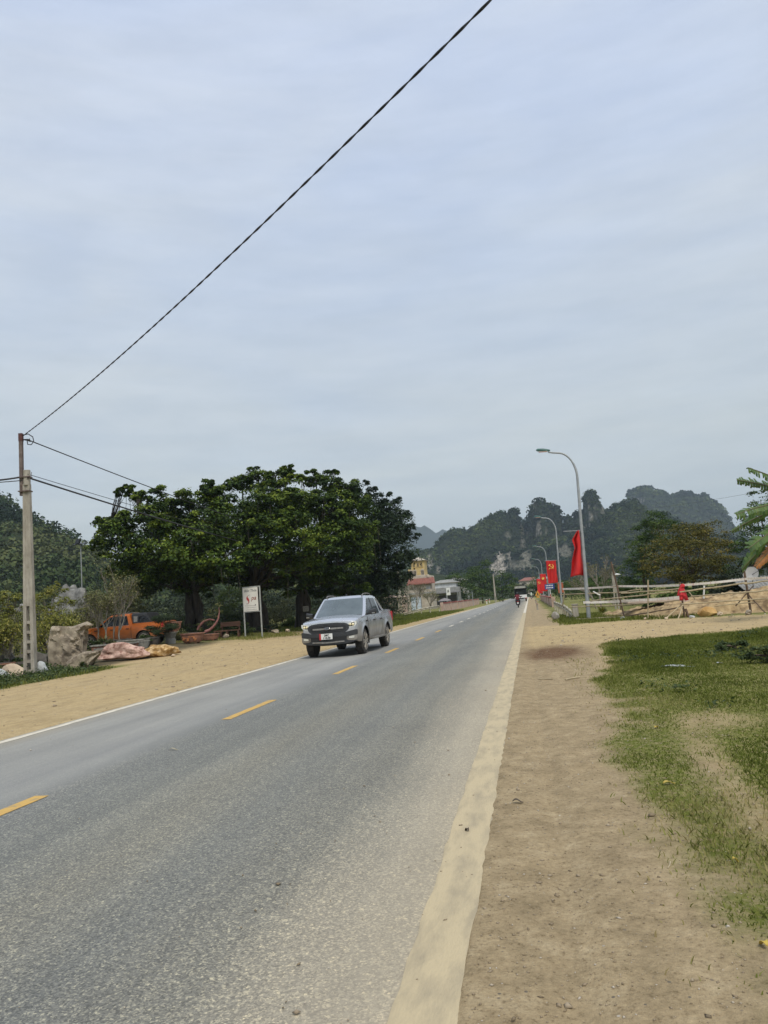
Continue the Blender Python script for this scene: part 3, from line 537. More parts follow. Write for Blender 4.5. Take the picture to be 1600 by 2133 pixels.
def dusty_paint(name, c, dust, rough=0.3, metal=0.55):
    """car paint with road dust thickening towards the sills"""
    m, n, l, b = nt(name); b.inputs['Metallic'].default_value = metal; b.inputs['Coat Weight'].default_value = 0.5; b.inputs['Coat Roughness'].default_value = 0.08
    tc = n.new('ShaderNodeTexCoord'); sp = n.new('ShaderNodeSeparateXYZ'); l.new(tc.outputs['Object'], sp.inputs[0])
    no = n.new('ShaderNodeTexNoise'); no.inputs['Scale'].default_value = 3.5; no.inputs['Detail'].default_value = 6; l.new(tc.outputs['Object'], no.inputs['Vector'])
    ma = n.new('ShaderNodeMath'); ma.operation = 'MULTIPLY_ADD'; ma.inputs[1].default_value = 0.55; l.new(no.outputs['Fac'], ma.inputs[0]); l.new(sp.outputs['Z'], ma.inputs[2])
    mr = n.new('ShaderNodeMapRange'); mr.inputs['From Min'].default_value = 0.75; mr.inputs['From Max'].default_value = 1.35; mr.inputs['To Min'].default_value = 0.85; mr.inputs['To Max'].default_value = 0.04; l.new(ma.outputs[0], mr.inputs['Value'])
    x = n.new('ShaderNodeMixRGB'); x.inputs[1].default_value = (*c, 1); x.inputs[2].default_value = (*dust, 1); l.new(mr.outputs[0], x.inputs[0]); l.new(x.outputs[0], b.inputs['Base Color'])
    r = n.new('ShaderNodeMapRange'); r.inputs['To Min'].default_value = rough; r.inputs['To Max'].default_value = 0.75; l.new(mr.outputs[0], r.inputs['Value']); l.new(r.outputs[0], b.inputs['Roughness'])
    return m
def text_mesh(name, body, size, m, parent, loc, rot=(R(90), 0, 0), shear=0.0, align='CENTER', ext=0.002, sx=1.0, bold=0.0):
    cu = bpy.data.curves.new(name, 'FONT'); cu.body = body; cu.size = size; cu.align_x = align; cu.shear = shear; cu.extrude = ext; cu.resolution_u = 2; cu.offset = bold
    o = bpy.data.objects.new(name, cu); COL.objects.link(o); dg = bpy.context.evaluated_depsgraph_get(); me = bpy.data.meshes.new_from_object(o.evaluated_get(dg))
    bpy.data.objects.remove(o); bpy.data.curves.remove(cu); t = obj(name, me, m, parent); t.location = loc; t.rotation_euler = rot; t.scale = (sx, 1, 1); return t
def wheel_parts(parent, c, r, w, side, n_spoke=6, rimm=None):
    tb = MB().lathe([(r*0.66, -w/2), (r*0.86, -w/2), (r*0.965, -w*0.42), (r, -w*0.25), (r, w*0.25), (r*0.965, w*0.42), (r*0.86, w/2), (r*0.66, w/2)], 28, 'x')
    for k in range(36):   # tread blocks
        a = 2*math.pi*k/36; tb.box((0, math.cos(a)*r, math.sin(a)*r), (w*0.8, r*0.07, 0.014), Matrix.Rotation(a-math.pi/2, 3, 'X'))
    wl_ = tb.build('wheel', rubber, parent, smooth=40, fix=False); wl_.location = c
    rb = MB(); s = side*w*0.5
    rb.lathe([(r*0.66, s*0.98), (r*0.70, s*1.0), (r*0.68, s*1.03), (r*0.62, s*0.96), (r*0.60, s*0.4)], 24, 'x')
    for k in range(n_spoke):
        a = 2*math.pi*k/n_spoke
        for off in (-0.16, 0.16):
            p0 = (s*0.92, math.cos(a)*r*0.10, math.sin(a)*r*0.10); p1 = (s*0.96, math.cos(a+off)*r*0.63, math.sin(a+off)*r*0.63); rb.bar(p0, p1, 0.028, 0.05)
    rb.lathe([(r*0.16, s*0.5), (r*0.16, s*0.98), (r*0.10, s*1.02)], 12, 'x')
    rb.build('rim', rimm or mat('wheel_alloy', (0.52, 0.49, 0.44), (0.36, 0.32, 0.26), 9, 0.4, metal=0.35), wl_, smooth=35, fix=True)
    MB().lathe([(r*0.6, s*0.30), (r*0.6, s*0.36)], 20, 'x').build('brake_disc', charcoal, wl_)
    return wl_
def pickup(label, paint, loc, rz, glass, hardtop=False, plate=True):
    t = thing('pickup_truck', label, 'pickup truck', loc, rz)
    L = 5.30; ARC = (0.93, 4.15); RA = 0.455
    top = lambda y: float(np.interp(y, [0, 0.05, 0.16, 0.4, 1.2, 3.45, 3.52, 5.22, 5.30], [0.99, 1.035, 1.065, 1.09, 1.15, 1.17, 1.235, 1.25, 1.235]))
    def bot(y):
        b = float(np.interp(y, [0, 0.25, 0.5, 4.6, 5.3], [0.46, 0.40, 0.40, 0.42, 0.52]))
        for c in ARC:
            d = abs(y-c)
            if d < RA: b = max(b, 0.40+math.sqrt(RA*RA-d*d))
        return b
    def hw(y, z):
        p = np.interp(y, [0, 0.06, 0.15, 0.35, 0.7, 1.2, 4.7, 5.1, 5.3], [0.81, 0.855, 0.885, 0.91, 0.925, 0.925, 0.925, 0.915, 0.885])
        v = np.interp(z, [0.35, 0.5, 0.75, 0.92, 1.0, 1.12, 1.25], [0.955, 0.985, 1.0, 0.995, 0.985, 0.955, 0.935])
        w = p*v
        for c in ARC:
            d = math.hypot(y-c, z-0.40); w += 0.03*math.exp(-((d-RA)/0.07)**2)
        return float(w)
    def warp(x, y, z):
        f = max(0.0, 1-max(y, 0)/0.75); return (x, y+f*(0.12*(x/0.85)**2+0.10*max(0.0, z-0.66)), z)
    ysr = sorted(set(list(np.linspace(0, L, 50))+[0.02, 0.05, 0.09]+[c+s*RA*k for c in ARC for s in (-1, 1) for k in (1.001, 0.999, 0.985, 0.95, 0.88, 0.75)]))
    P = []
    for y in ysr:
        b, tp = bot(y), top(y); row = []
        zz = [b+(tp-b)*k/9 for k in range(10)]
        for z in zz: row.append(warp(hw(y, z), y, z))
        wt = hw(y, tp); cr = 0.06 if y < 1.3 else 0.02
        tops = [0.97, 0.9, 0.7, 0.45, 0.2, 0.0]
        for k in tops: row.append(warp(wt*k, y, tp+cr*(1-k*k)+0.012*(k < 0.95)))
        for k in tops[-2::-1]: row.append(warp(-wt*k, y, tp+cr*(1-k*k)+0.012*(k < 0.95)))
        for z in zz[::-1]: row.append(warp(-hw(y, z), y, z))
        P.append(row)
    mb = MB().grid(P)
    for yi in (0, -1):       # nose and tail
        y = ysr[yi]; C = []
        for k in range(10):
            z = bot(y)+(top(y)-bot(y))*k/9; w = hw(y, z); C.append([warp(w*q, y, z) for q in np.linspace(-1, 1, 9)])
        mb.grid(C)
        ke = [warp(hw(y, top(y))*q, y, top(y)) for q in np.linspace(-1, 1, 9)]; cr = 0.06 if yi == 0 else 0.02
        mb.grid([ke, [warp(hw(y, top(y))*q, y, top(y)+cr*(1-q*q)+(0.012 if abs(q) < 0.95 else 0)) for q in np.linspace(-1, 1, 9)]])
    mb.build('body', paint, t, smooth=38)
    MB().box((0, 2.6, 0.62), (1.25, 4.7, 0.5)).box((0, 2.6, 0.43), (1.5, 2.0, 0.16)).build('underbody', blackp, t)
    MB().box((0, 2.66, 0.36), (1.0, 3.6, 0.10)).build('chassis', blackp, t)
    # greenhouse
    yf = lambda v: 1.18+0.86*v; yr = lambda v: 3.50-0.20*v-0.05*v*v; gw = lambda v: 0.865-0.16*v**1.25; gzv = lambda v: 1.14+0.64*v
    def ring(v, inset=0.0, dz=0.0):
        w = gw(v)-inset; a, b = yf(v)+inset, yr(v)-inset; pts = []
        for s in np.linspace(-1, 1, 9): pts.append((s*w, a+0.15*s*s*abs(s)-0.02, gzv(v)+dz))
        for k in np.linspace(0, 1, 8)[1:-1]: pts.append((w, lerp(a+0.13, b, k), gzv(v)+dz))
        for s in np.linspace(1, -1, 6): pts.append((s*w, b, gzv(v)+dz))
        for k in np.linspace(1, 0, 8)[1:-1]: pts.append((-w, lerp(a+0.13, b, k), gzv(v)+dz))
        return pts
    rings = [ring(v) for v in (0, 0.25, 0.5, 0.75, 0.93)]+[ring(0.985, 0.02, 0.004), ring(1.0, 0.09, 0.02), ring(1.0, 0.3, 0.038), ring(1.0, 0.55, 0.045)]
    mb = MB().grid(rings, True); o_ = len(mb.v)-len(rings[-1]); mb.f.append(tuple(range(o_, len(mb.v))))
    mb.build('cabin', paint, t, smooth=40)
    def wind(v, s, o): return (s*(gw(v)-0.0), yf(v)+0.15*s*s*abs(s)-0.02-o*0.6, gzv(v)+o*0.8)
    MB().grid([[wind(v, s, 0.012) for s in np.linspace(-0.90, 0.90, 11)] for v in np.linspace(0.03, 0.90, 8)]).build('windscreen', glass, t, smooth=60)
    MB().grid([[wind(v, s, 0.016) for s in np.linspace(-0.86, 0.86, 11)] for v in (0.03, 0.065)]).build('wiper_cowl', blackp, t)
    for sd in (1, -1):
        def sw(y0a, y0b, y1a, y1b, nm, mm, v0=0.07, v1=0.86, o=0.007):
            return MB().grid([[(sd*(gw(v)+o), lerp(lerp(y0a, y0b, (v-v0)/(v1-v0)), lerp(y1a, y1b, (v-v0)/(v1-v0)), k), gzv(v)) for k in np.linspace(0, 1, 5)] for v in np.linspace(v0, v1, 6)]).build(nm, mm, t, smooth=60)
        sw(1.50, 2.13, 2.42, 2.42, 'side_window', darkglass); sw(2.50, 2.50, 3.28, 3.13, 'side_window', darkglass)
        sw(2.415, 2.415, 2.505, 2.505, 'door_pillar', blackp, 0.05, 0.88, 0.009)
        sw(1.40, 1.40, 3.34, 3.34, 'window_trim', chrome, 0.01, 0.055, 0.012)
        for (ya, yb, zc) in ((1.47, 2.44, None), (2.47, 3.40, None)):
            G = []
            for z in np.linspace(0.50, 1.13, 7):
                G.append([(sd*(hw(min(y, 3.63), z)+0.006), y, z) for y in [ya+0.0+(yb-ya)*k/8 - (max(0.0, (0.95-z))*0.12*(k/8) if yb > 3 else 0.0) for k in range(9)]])
            d = MB().grid(G).build('door', paint, t, smooth=60)
            yh = yb-0.17; MB().box((sd*(hw(yh, 0.98)+0.028), yh, 0.985), (0.03, 0.19, 0.035)).build('handle', charcoal, d, bevel=0.008)
        for ys_ in (1.455, 2.455, 3.43):  # dark strips stand in for the shade in the panel gaps
            MB().grid([[(sd*(hw(min(ys_, 3.6), z)+0.0075), ys_-0.011, z), (sd*(hw(min(ys_, 3.6), z)+0.0075), ys_+0.011, z)] for z in np.linspace(0.50, 1.12, 6)]).build('door_gap', blackp, t)
        mt = MB()
        mt.grid([[(sd*(0.94+0.24*k), 1.56+0.02*k+q[0]*(1-0.25*k), 1.235+q[1]*(0.8+0.2*k)+0.02*k) for q in ((-.06, -.06), (-.075, .0), (-.06, .075), (0, .10), (.05, .085), (.06, 0), (.05, -.07), (0, -.08))] for k in (0, 0.5, 0.92)], True)
        mt.grid([[(sd*(0.94+0.24*k), 1.56+0.02*k+q[0]*s, 1.235+0.02*k+q[1]*s) for q in ((-.06, -.06), (-.075, .0), (-.06, .075), (0, .10), (.05, .085), (.06, 0), (.05, -.07), (0, -.08))] for k, s in ((0.92, 0.95), (1.0, 0.6), (1.0, 0.01))], True)
        mt.bar((sd*0.86, 1.58, 1.18), (sd*0.98, 1.56, 1.21), 0.05); mo = mt.build('mirror', charcoal, t, smooth=45)
        MB().box((sd*1.10, 1.488, 1.21), (0.10, 0.012, 0.02)).build('indicator', chrome, mo)
        MB().box((sd*0.95, 2.55, 0.42), (0.20, 1.9, 0.05)).box((sd*0.84, 1.9, 0.45), (0.16, 0.06, 0.05)).box((sd*0.84, 3.2, 0.45), (0.16, 0.06, 0.05)).build('side_step', alloy, t, bevel=0.012)
        rb = MB().tube([(sd*0.60, 2.10, 1.79), (sd*0.615, 2.22, 1.845), (sd*0.62, 2.6, 1.862), (sd*0.62, 2.95, 1.855), (sd*0.61, 3.15, 1.835), (sd*0.60, 3.24, 1.79)], 0.018, 6)
        rb.build('roof_rail', alloy, t, smooth=50)
        for c in ARC: wheel_parts(t, (sd*0.79, c, 0.385), 0.385, 0.26, sd)
        MB().box((sd*0.80, ARC[0]+0.47, 0.42), (0.26, 0.015, 0.26)).build('mud_flap', rubber, t)
        MB().box((sd*(hw(1.30, 0.98)+0.004), 1.30, 0.985), (0.015, 0.17, 0.05)).build('side_vent', blackp, t, bevel=0.005)
        # tail lamp and the sloping bed bar
        MB().box((sd*0.875, 5.27, 1.02), (0.06, 0.10, 0.34)).build('tail_lamp', red_p, t, bevel=0.015)
        if not hardtop: MB().tube([(sd*0.70, 3.36, 1.70), (sd*0.73, 3.75, 1.52), (sd*0.78, 4.12, 1.27), (sd*0.79, 4.2, 1.22)], [0.045, 0.045, 0.05, 0.05], 8).build('bed_bar', paint, t, smooth=50)
    MB().box((0, 3.60, 1.45), (1.28, 0.04, 0.36)).build('rear_window', darkglass, t)
    MB().box((0, 4.4, 1.262), (1.55, 1.55, 0.03)).build('bed_cover', blackp, t, bevel=0.01)
    if hardtop:
        h = MB(); hr = lambda v, y0, y1, w: [(w, y0, 0), (w, y1, 0), (-w, y1, 0), (-w, y0, 0)]
        R0 = [(0.80, 3.48), (0.81, 4.62), (-0.81, 4.62), (-0.80, 3.48)]; R1 = [(0.70, 3.36), (0.70, 4.30), (-0.70, 4.30), (-0.70, 3.36)]; R2 = [(0.58, 3.38), (0.58, 4.18), (-0.58, 4.18), (-0.58, 3.38)]
        h.grid([[(x, y, 1.26) for x, y in R0], [(x, y, 1.74) for x, y in R1], [(x, y, 1.81) for x, y in R2]], True); h.f.append((8, 9, 10, 11))
        h.build('canopy', charcoal, t, bevel=0.02)
        for sd in (1, -1):
            q = lambda y, v: (sd*(0.812-0.115*v), y, 1.26+0.48*v)
            MB().grid([[q(3.82, 0.1), q(4.50, 0.1)], [q(3.80, 0.9), q(4.27, 0.9)]]).build('canopy_window', darkglass, t)
            MB().grid([[q(3.55, 0.1), q(3.76, 0.1)], [q(3.50, 0.9), q(3.74, 0.9)]]).build('canopy_panel', alloy, t)
    # front: shapes given as columns (x, z low, z high)
    def fstrip(nm, cols, d, m_, par=t, back=0.06, bev=None):
        A_ = []; 
        for x, z0, z1 in cols: A_.append([Vector(warp(x, 0, z0))+Vector((0, -d, 0)), Vector(warp(x, 0, z1))+Vector((0, -d, 0)), Vector(warp(x, 0, z1))+Vector((0, back, 0)), Vector(warp(x, 0, z0))+Vector((0, back, 0))])
        mb_ = MB().grid(A_, True); n_ = len(mb_.v); mb_.f += [(0, 1, 2, 3), (n_-4, n_-3, n_-2, n_-1)]; return mb_.build(nm, m_, par, bevel=bev)
    def sym(c): return [(-x, a, b) for x, a, b in c[::-1] if x > 0]+c
    fstrip('grille_frame', sym([(0, 0.705, 1.02), (0.3, 0.705, 1.015), (0.52, 0.715, 0.995), (0.60, 0.77, 0.965), (0.65, 0.83, 0.92)]), 0.022, charcoal)
    gr = fstrip('grille', sym([(0, 0.745, 0.965), (0.3, 0.745, 0.96), (0.50, 0.755, 0.945), (0.57, 0.80, 0.915)]), 0.026, blackp)
    fstrip('grille_bar', sym([(0, 0.825, 0.875), (0.3, 0.825, 0.875), (0.48, 0.83, 0.875)]), 0.044, alloy, gr)
    for z in (0.775, 0.92): fstrip('grille_slat', sym([(0, z-0.008, z+0.008), (0.3, z-0.008, z+0.008), (0.47, z-0.008, z+0.008)]), 0.038, charcoal, gr)
    em = MB().lathe([(0.10, 0.0), (0.10, 0.014), (0.09, 0.02), (0.0001, 0.02)], 24, 'y'); em.v = [(x, -y, z*0.42) for x, y, z in em.v]
    e = em.build('badge', chrome, t, smooth=30); e.location = (0, -0.048, 0.853)
    em = MB().lathe([(0.088, 0.0), (0.088, 0.004)], 24, 'y'); em.v = [(x, -y, z*0.40) for x, y, z in em.v]
    mat('badge_blue', (0.05, 0.065, 0.10), (0.06, 0.075, 0.11), 10, 0.35); e2 = em.build('badge_field', _mc['badge_blue'], e); e2.location = (0, -0.0195, 0)
    text_mesh('badge_script', 'Ford', 0.062, chrome, e, (0, -0.0245, -0.019), shear=0.35, sx=1.1)
    for sd in (1, -1):
        S = lambda c: [(sd*x, a, b) for x, a, b in c]
        hl = fstrip('headlamp', S([(0.585, 0.86, 0.94), (0.65, 0.845, 0.985), (0.74, 0.85, 1.01), (0.82, 0.875, 1.02), (0.875, 0.93, 1.015)]), 0.012, lampglass, t, 0.1)
        fstrip('lamp_shroud', S([(0.65, 0.872, 0.95), (0.74, 0.876, 0.985), (0.815, 0.905, 0.99)]), 0.015, charcoal, hl, 0.1)
        for xx, rr in ((0.69, 0.036), (0.77, 0.042)):
            ln = MB().lathe([(rr, 0), (rr*0.9, 0.012), (rr*0.5, 0.02), (0.001, 0.022)], 14, 'y'); ln.v = [(x, -y, z) for x, y, z in ln.v]; q = Vector(warp(sd*xx, 0, 0.93)); o2 = ln.build('lens', lampwarm, hl, smooth=50); o2.location = q+Vector((0, -0.014, 0))
        fstrip('bumper_corner', S([(0.60, 0.475, 0.53), (0.70, 0.46, 0.60), (0.80, 0.46, 0.625), (0.87, 0.48, 0.63)]), 0.035, paint, t, 0.12, 0.01)
        fl = fstrip('fog_lamp_bezel', S([(0.64, 0.535, 0.585), (0.72, 0.53, 0.595), (0.80, 0.54, 0.60)]), 0.045, lampglass, t, 0.1)
    fstrip('bumper', sym([(0, 0.60, 0.715), (0.3, 0.60, 0.715), (0.55, 0.60, 0.72), (0.70, 0.61, 0.755), (0.82, 0.62, 0.775), (0.875, 0.63, 0.775)]), 0.04, charcoal, t, 0.12, 0.012)
    fstrip('lower_intake', sym([(0, 0.50, 0.60), (0.3, 0.50, 0.60), (0.56, 0.50, 0.60)]), 0.03, blackp)
    fstrip('valance', sym([(0, 0.375, 0.50), (0.3, 0.375, 0.50), (0.55, 0.385, 0.50), (0.72, 0.41, 0.48), (0.84, 0.44, 0.48)]), 0.034, charcoal, t, 0.12, 0.01)
    fstrip('skid_plate', sym([(0, 0.425, 0.46), (0.12, 0.425, 0.46), (0.25, 0.43, 0.475), (0.50, 0.44, 0.475)]), 0.052, alloy)
    if plate:
        p = MB().box((0.0, 0, 0), (0.36, 0.012, 0.17)).build('number_plate', white_p, t, bevel=0.004); p.location = (-0.03, -0.052, 0.625)
        MB().box((-0.205, -0.003, 0), (0.05, 0.02, 0.185)).build('plate_frame', red_p, p)
        text_mesh('plate_text', '28C', 0.078, inkblack, p, (0.0, -0.0085, 0.012), sx=1.15, bold=0.003); text_mesh('plate_text', '110.58', 0.078, inkblack, p, (0.0, -0.0085, -0.066), sx=1.1, bold=0.003)
    sh = MB().prism([(-0.05, 0.0), (0.09, 0.0), (0.085, 0.06), (0.05, 0.06)], -0.015, 0.015, 'x').build('aerial', blackp, t); sh.location = (0, 2.35, 1.825)
    MB().box((0, 1.93, 1.66), (0.12, 0.04, 0.09), Matrix.Rotation(R(40), 3, 'X')).build('camera_housing', blackp, t)
    return t
silver = dusty_paint('silver_paint', (0.68, 0.69, 0.71), (0.22, 0.185, 0.14), 0.2, 0.8)
orange = dusty_paint('orange_paint', (0.52, 0.125, 0.012), (0.28, 0.12, 0.05), 0.35, 0.2)
hero = pickup('silver pickup truck driving towards us in the far lane', silver, (-6.29, 22.62, 0.012), R(-1.5), autoglass); hero.scale = (1.035, 1.035, 1.045)
oz = float(gh(np.array([-22.0]), np.array([39.5]))[0])
p0 = gz(146, 1345, 38.0)
pickup('orange pickup truck with black canopy parked behind the rockery', orange, (p0.x+0.25, p0.y+0.9, p0.z), R(-88), darkglass, True, False)

# ---- people on motorbikes
def person_mesh(name, joints, edges, m, parent):
    """joints: {name: (x, y, z, radius)}; grown from the pelvis with the Skin modifier"""
    ks = list(joints); me = bpy.data.meshes.new(name); me.from_pydata([joints[k][:3] for k in ks], [(ks.index(a), ks.index(b)) for a, b in edges], [])
    o = bpy.data.objects.new(name, me); COL.objects.link(o); md = o.modifiers.new('skin', 'SKIN'); sv = me.skin_vertices[0].data
    for i, k in enumerate(ks): sv[i].radius = (joints[k][3], joints[k][3]); sv[i].use_root = (k == 'pelvis')
    o.modifiers.new('sub', 'SUBSURF').levels = 2; dg = bpy.context.evaluated_depsgraph_get(); m2 = bpy.data.meshes.new_from_object(o.evaluated_get(dg)); bpy.data.objects.remove(o)
    m2.polygons.foreach_set('use_smooth', [True]*len(m2.polygons)); return obj(name, m2, m, parent)
skin = mat('skin', (0.42, 0.26, 0.18), (0.36, 0.22, 0.15), 10, 0.6)
def motorbike(label, loc, bodym):
    t = thing('motorbike', label, 'motorbike', loc)
    for y, r in ((0.0, 0.29), (1.24, 0.29)):
        wb = MB().lathe([(r*0.72, -0.03), (r*0.9, -0.05), (r, -0.025), (r, 0.025), (r*0.9, 0.05), (r*0.72, 0.03)], 22, 'x').build('wheel', rubber, t, smooth=40); wb.location = (0, y, r)
        sp = MB().lathe([(0.05, -0.05), (0.05, 0.05)], 10, 'x')
        for k in range(5):
            a = k*2*math.pi/5; sp.bar((0, 0, 0), (0, math.cos(a)*r*0.75, math.sin(a)*r*0.75), 0.03)
        sp.build('rim', alloy, wb)
    S = [((-.28), .62, .05, .04), (-.20, .70, .10, .07), (0.05, .74, .13, .12), (0.4, .66, .13, .16), (0.62, .46, .12, .13), (0.9, .46, .12, .13), (1.02, .72, .11, .16), (1.08, .92, .08, .10)]
    MB().grid([[(w*math.cos(a), y, z-h+h*math.sin(a)*1.0) for a in np.linspace(0, 2*math.pi, 13)[:-1]] for y, z, w, h in S], True).build('bodywork', bodym, t, smooth=50)
    MB().grid([[(w*math.cos(a), y, z+h*math.sin(a)) for a in np.linspace(0, 2*math.pi, 11)[:-1]] for y, z, w, h in ((-.22, .78, .06, .03), (-.1, .80, .13, .05), (0.25, .78, .15, .05), (0.55, .76, .12, .05), (0.6, .74, .05, .03))], True).build('seat', blackp, t, smooth=50)
    MB().tube([(0, 1.24, .29), (0, 1.12, .75), (0, 1.02, 1.0)], 0.035, 8).tube([(-.34, .92, 1.02), (-.15, 1.0, 1.0), (.15, 1.0, 1.0), (.34, .92, 1.02)], 0.017, 6).build('handlebar', blackp, t, smooth=40)
    for s in (-1, 1):
        MB().tube([(s*.22, .97, 1.0), (s*.32, .98, 1.2)], 0.007, 5).box((s*.34, .97, 1.24), (.12, .02, .08)).build('mirror', blackp, t)
    MB().box((0, -.33, .52), (.19, .01, .14)).build('number_plate', white_p, t); MB().box((0, -.30, .68), (.18, .05, .06)).build('tail_lamp', red_p, t)
    MB().tube([(.14, .45, .30), (.15, .1, .32), (.15, -.25, .38)], [.035, .05, .045], 8).build('exhaust', charcoal, t, smooth=50)
    MB().prism([(-.05, .28), (-.36, .32), (-.30, .62), (-.16, .62)], -.05, .05, 'x').build('mudguard', blackp, t); return t
def rider(label, loc, shirt, trous, helm, cap=False):
    t = thing('person', label, 'person', loc)
    J = {'pelvis': (0, .25, .88, .15), 'waist': (0, .27, 1.03, .145), 'chest': (0, .32, 1.27, .165), 'neck': (0, .36, 1.45, .065), 'head': (0, .38, 1.54, .085),
         'sl': (-.19, .32, 1.38, .075), 'el': (-.30, .52, 1.17, .055), 'hl': (-.31, .88, 1.06, .04), 'sr': (.19, .32, 1.38, .075), 'er': (.30, .52, 1.17, .055), 'hr': (.31, .88, 1.06, .04)}
    E_ = [('pelvis', 'waist'), ('waist', 'chest'), ('chest', 'neck'), ('neck', 'head'), ('chest', 'sl'), ('sl', 'el'), ('el', 'hl'), ('chest', 'sr'), ('sr', 'er'), ('er', 'hr')]
    for s, k in ((-1, 'l'), (1, 'r')):
        J['h'+k+'p'] = (s*.10, .30, .86, .11); J['k'+k] = (s*.20, .72, .74, .075); J['a'+k] = (s*.17, .66, .36, .05); J['t'+k] = (s*.17, .82, .31, .04)
        E_ += [('pelvis', 'h'+k+'p'), ('h'+k+'p', 'k'+k), ('k'+k, 'a'+k), ('a'+k, 't'+k)]
    b = person_mesh('body', J, E_, shirt, t)
    tb = MB()
    for s in (-1, 1): tb.tube([(s*.09, .20, .87), (s*.13, .42, .86), (s*.20, .72, .75), (s*.185, .70, .6), (s*.17, .66, .38)], [.13, .125, .09, .085, .07], 10)
    tb.build('trousers', trous, t, smooth=60)
    h = MB().lathe([(0.10, -.12), (.125, -.07), (.135, 0), (.12, .07), (.075, .12), (0.001, .135)], 16); o = h.build('helmet', helm, t, smooth=60); o.location = (0, .37, 1.58)
    HB = []
    for s in (-1, 1):
        hb = MB(); HB.append(hb); hb.box((s*.31, .90, 1.055), (.08, .06, .05))
        for f in range(4): hb.tube([(s*(.28+.022*f), .92, 1.07), (s*(.28+.022*f), .955, 1.055), (s*(.28+.022*f), .945, 1.025)], .011, 5)
        hb.tube([(s*.27, .89, 1.05), (s*.25, .92, 1.03), (s*.26, .94, 1.02)], .012, 5)
    [hb_.build('hand', skin, t, smooth=50) for hb_ in HB]; return t
dred = mat('maroon_cloth', (0.16, 0.012, 0.02), (0.10, 0.01, 0.016), 9, 0.85, 0.2); dkcloth = mat('dark_cloth', (0.02, 0.02, 0.024), (0.03, 0.03, 0.034), 9, 0.9)
ltcloth = mat('pale_green_cloth', (0.50, 0.56, 0.44), (0.42, 0.48, 0.38), 9, 0.85)
mp = gnd(1080, 1266); mloc = (mp.x, mp.y, 0.012)
motorbike('dark motorbike with a white plate under the rider in maroon', mloc, blackp); rider('person in maroon jacket and dark helmet riding a motorbike away', (mloc[0], mloc[1], 0.012), dred, dkcloth, blackp)
m2 = at(1108, 1250, 185); mloc = (m2.x, 185, 0.012)
motorbike('tiny far-off motorbike near the edge line ahead of the canvas truck', mloc, blackp); rider('far-off person in pale top riding along the edge line', mloc, ltcloth, dkcloth, white_p)
# ---- canvas-covered truck far ahead
def cargo_truck(loc):
    t = thing('cargo_truck', 'white cargo truck with a grey canvas hood seen from behind', 'truck', loc)
    canvas = mat('grey_canvas', (0.36, 0.36, 0.31), (0.27, 0.27, 0.235), 3, 0.9, 0.3); inner = mat('canvas_shade', (0.05, 0.055, 0.045), (0.04, 0.045, 0.036), 3, 0.9)
    arc = [(1.18, 1.35), (1.20, 2.6), (1.10, 3.0), (0.8, 3.18), (0.3, 3.25), (-0.3, 3.25), (-0.8, 3.18), (-1.10, 3.0), (-1.20, 2.6), (-1.18, 1.35)]
    MB().grid([[(x*s, y, 1.35+(z-1.35)*s) for x, z in arc] for y, s in ((0.0, 1.0), (0.7, 0.985), (1.4, 1.0), (2.1, 0.985), (2.8, 1.0), (3.5, 0.985), (4.2, 1.0))]).build('canvas_hood', canvas, t, smooth=50)
    MB().prism(arc, 4.16, 4.2).build('hood_front', canvas, t)
    MB().box((0, 0.12, 2.86), (2.2, 0.05, 0.5)).build('hood_flap', canvas, t, bevel=0.02)
    MB().box((0, 2.4, 1.3), (2.3, 3.4, 0.14)).build('load_bed', inner, t); MB().box((0, 1.2, 1.85), (2.0, 0.8, 0.9)).build('load', inner, t, bevel=0.08)
    MB().box((0, 0.02, 1.02), (2.36, 0.07, 0.62)).build('tailgate', white_p, t, bevel=0.02)
    for s in (-1, 1):
        MB().box((s*1.17, 2.1, 1.02), (0.05, 4.1, 0.62)).build('side_gate', white_p, t); MB().box((s*0.98, -0.03, 0.66), (0.3, 0.05, 0.12)).build('tail_lamp', red_p, t)
        for y in (0.9, 5.0):
            w = MB().lathe([(0.30, -.14), (.44, -.14), (.47, -.1), (.47, .1), (.44, .14), (.30, .14)], 22, 'x').build('wheel', rubber, t, smooth=40); w.location = (s*0.95, y, 0.48)
            r_ = MB().lathe([(0.30, -.08), (.30, .08), (0.1, .10)], 16, 'x').build('rim', alloy, w)
    MB().box((0, 2.8, 0.62), (0.9, 5.4, 0.22)).build('chassis', blackp, t); MB().box((0, -0.04, 0.66), (1.5, 0.06, 0.14)).build('bumper', blackp, t)
    MB().grid([[(s*1.05, y, z) for s in (-1, 1)] for y, z in ((4.35, .7), (4.35, 2.3), (5.0, 2.42), (5.5, 2.35), (5.9, 1.5), (5.95, .7), (4.35, .7))]).prism([(4.35, .7), (4.35, 2.3), (5.0, 2.42), (5.5, 2.35), (5.9, 1.5), (5.95, .7)], -1.05, 1.05, 'x').build('cab', white_p, t)
    MB().box((0, -0.02, 1.02), (0.5, 0.03, 0.16)).build('number_plate', charcoal, t); return t
tp = at(1087, 1250, 150); cargo_truck((tp.x-0.1, 150, 0.012))
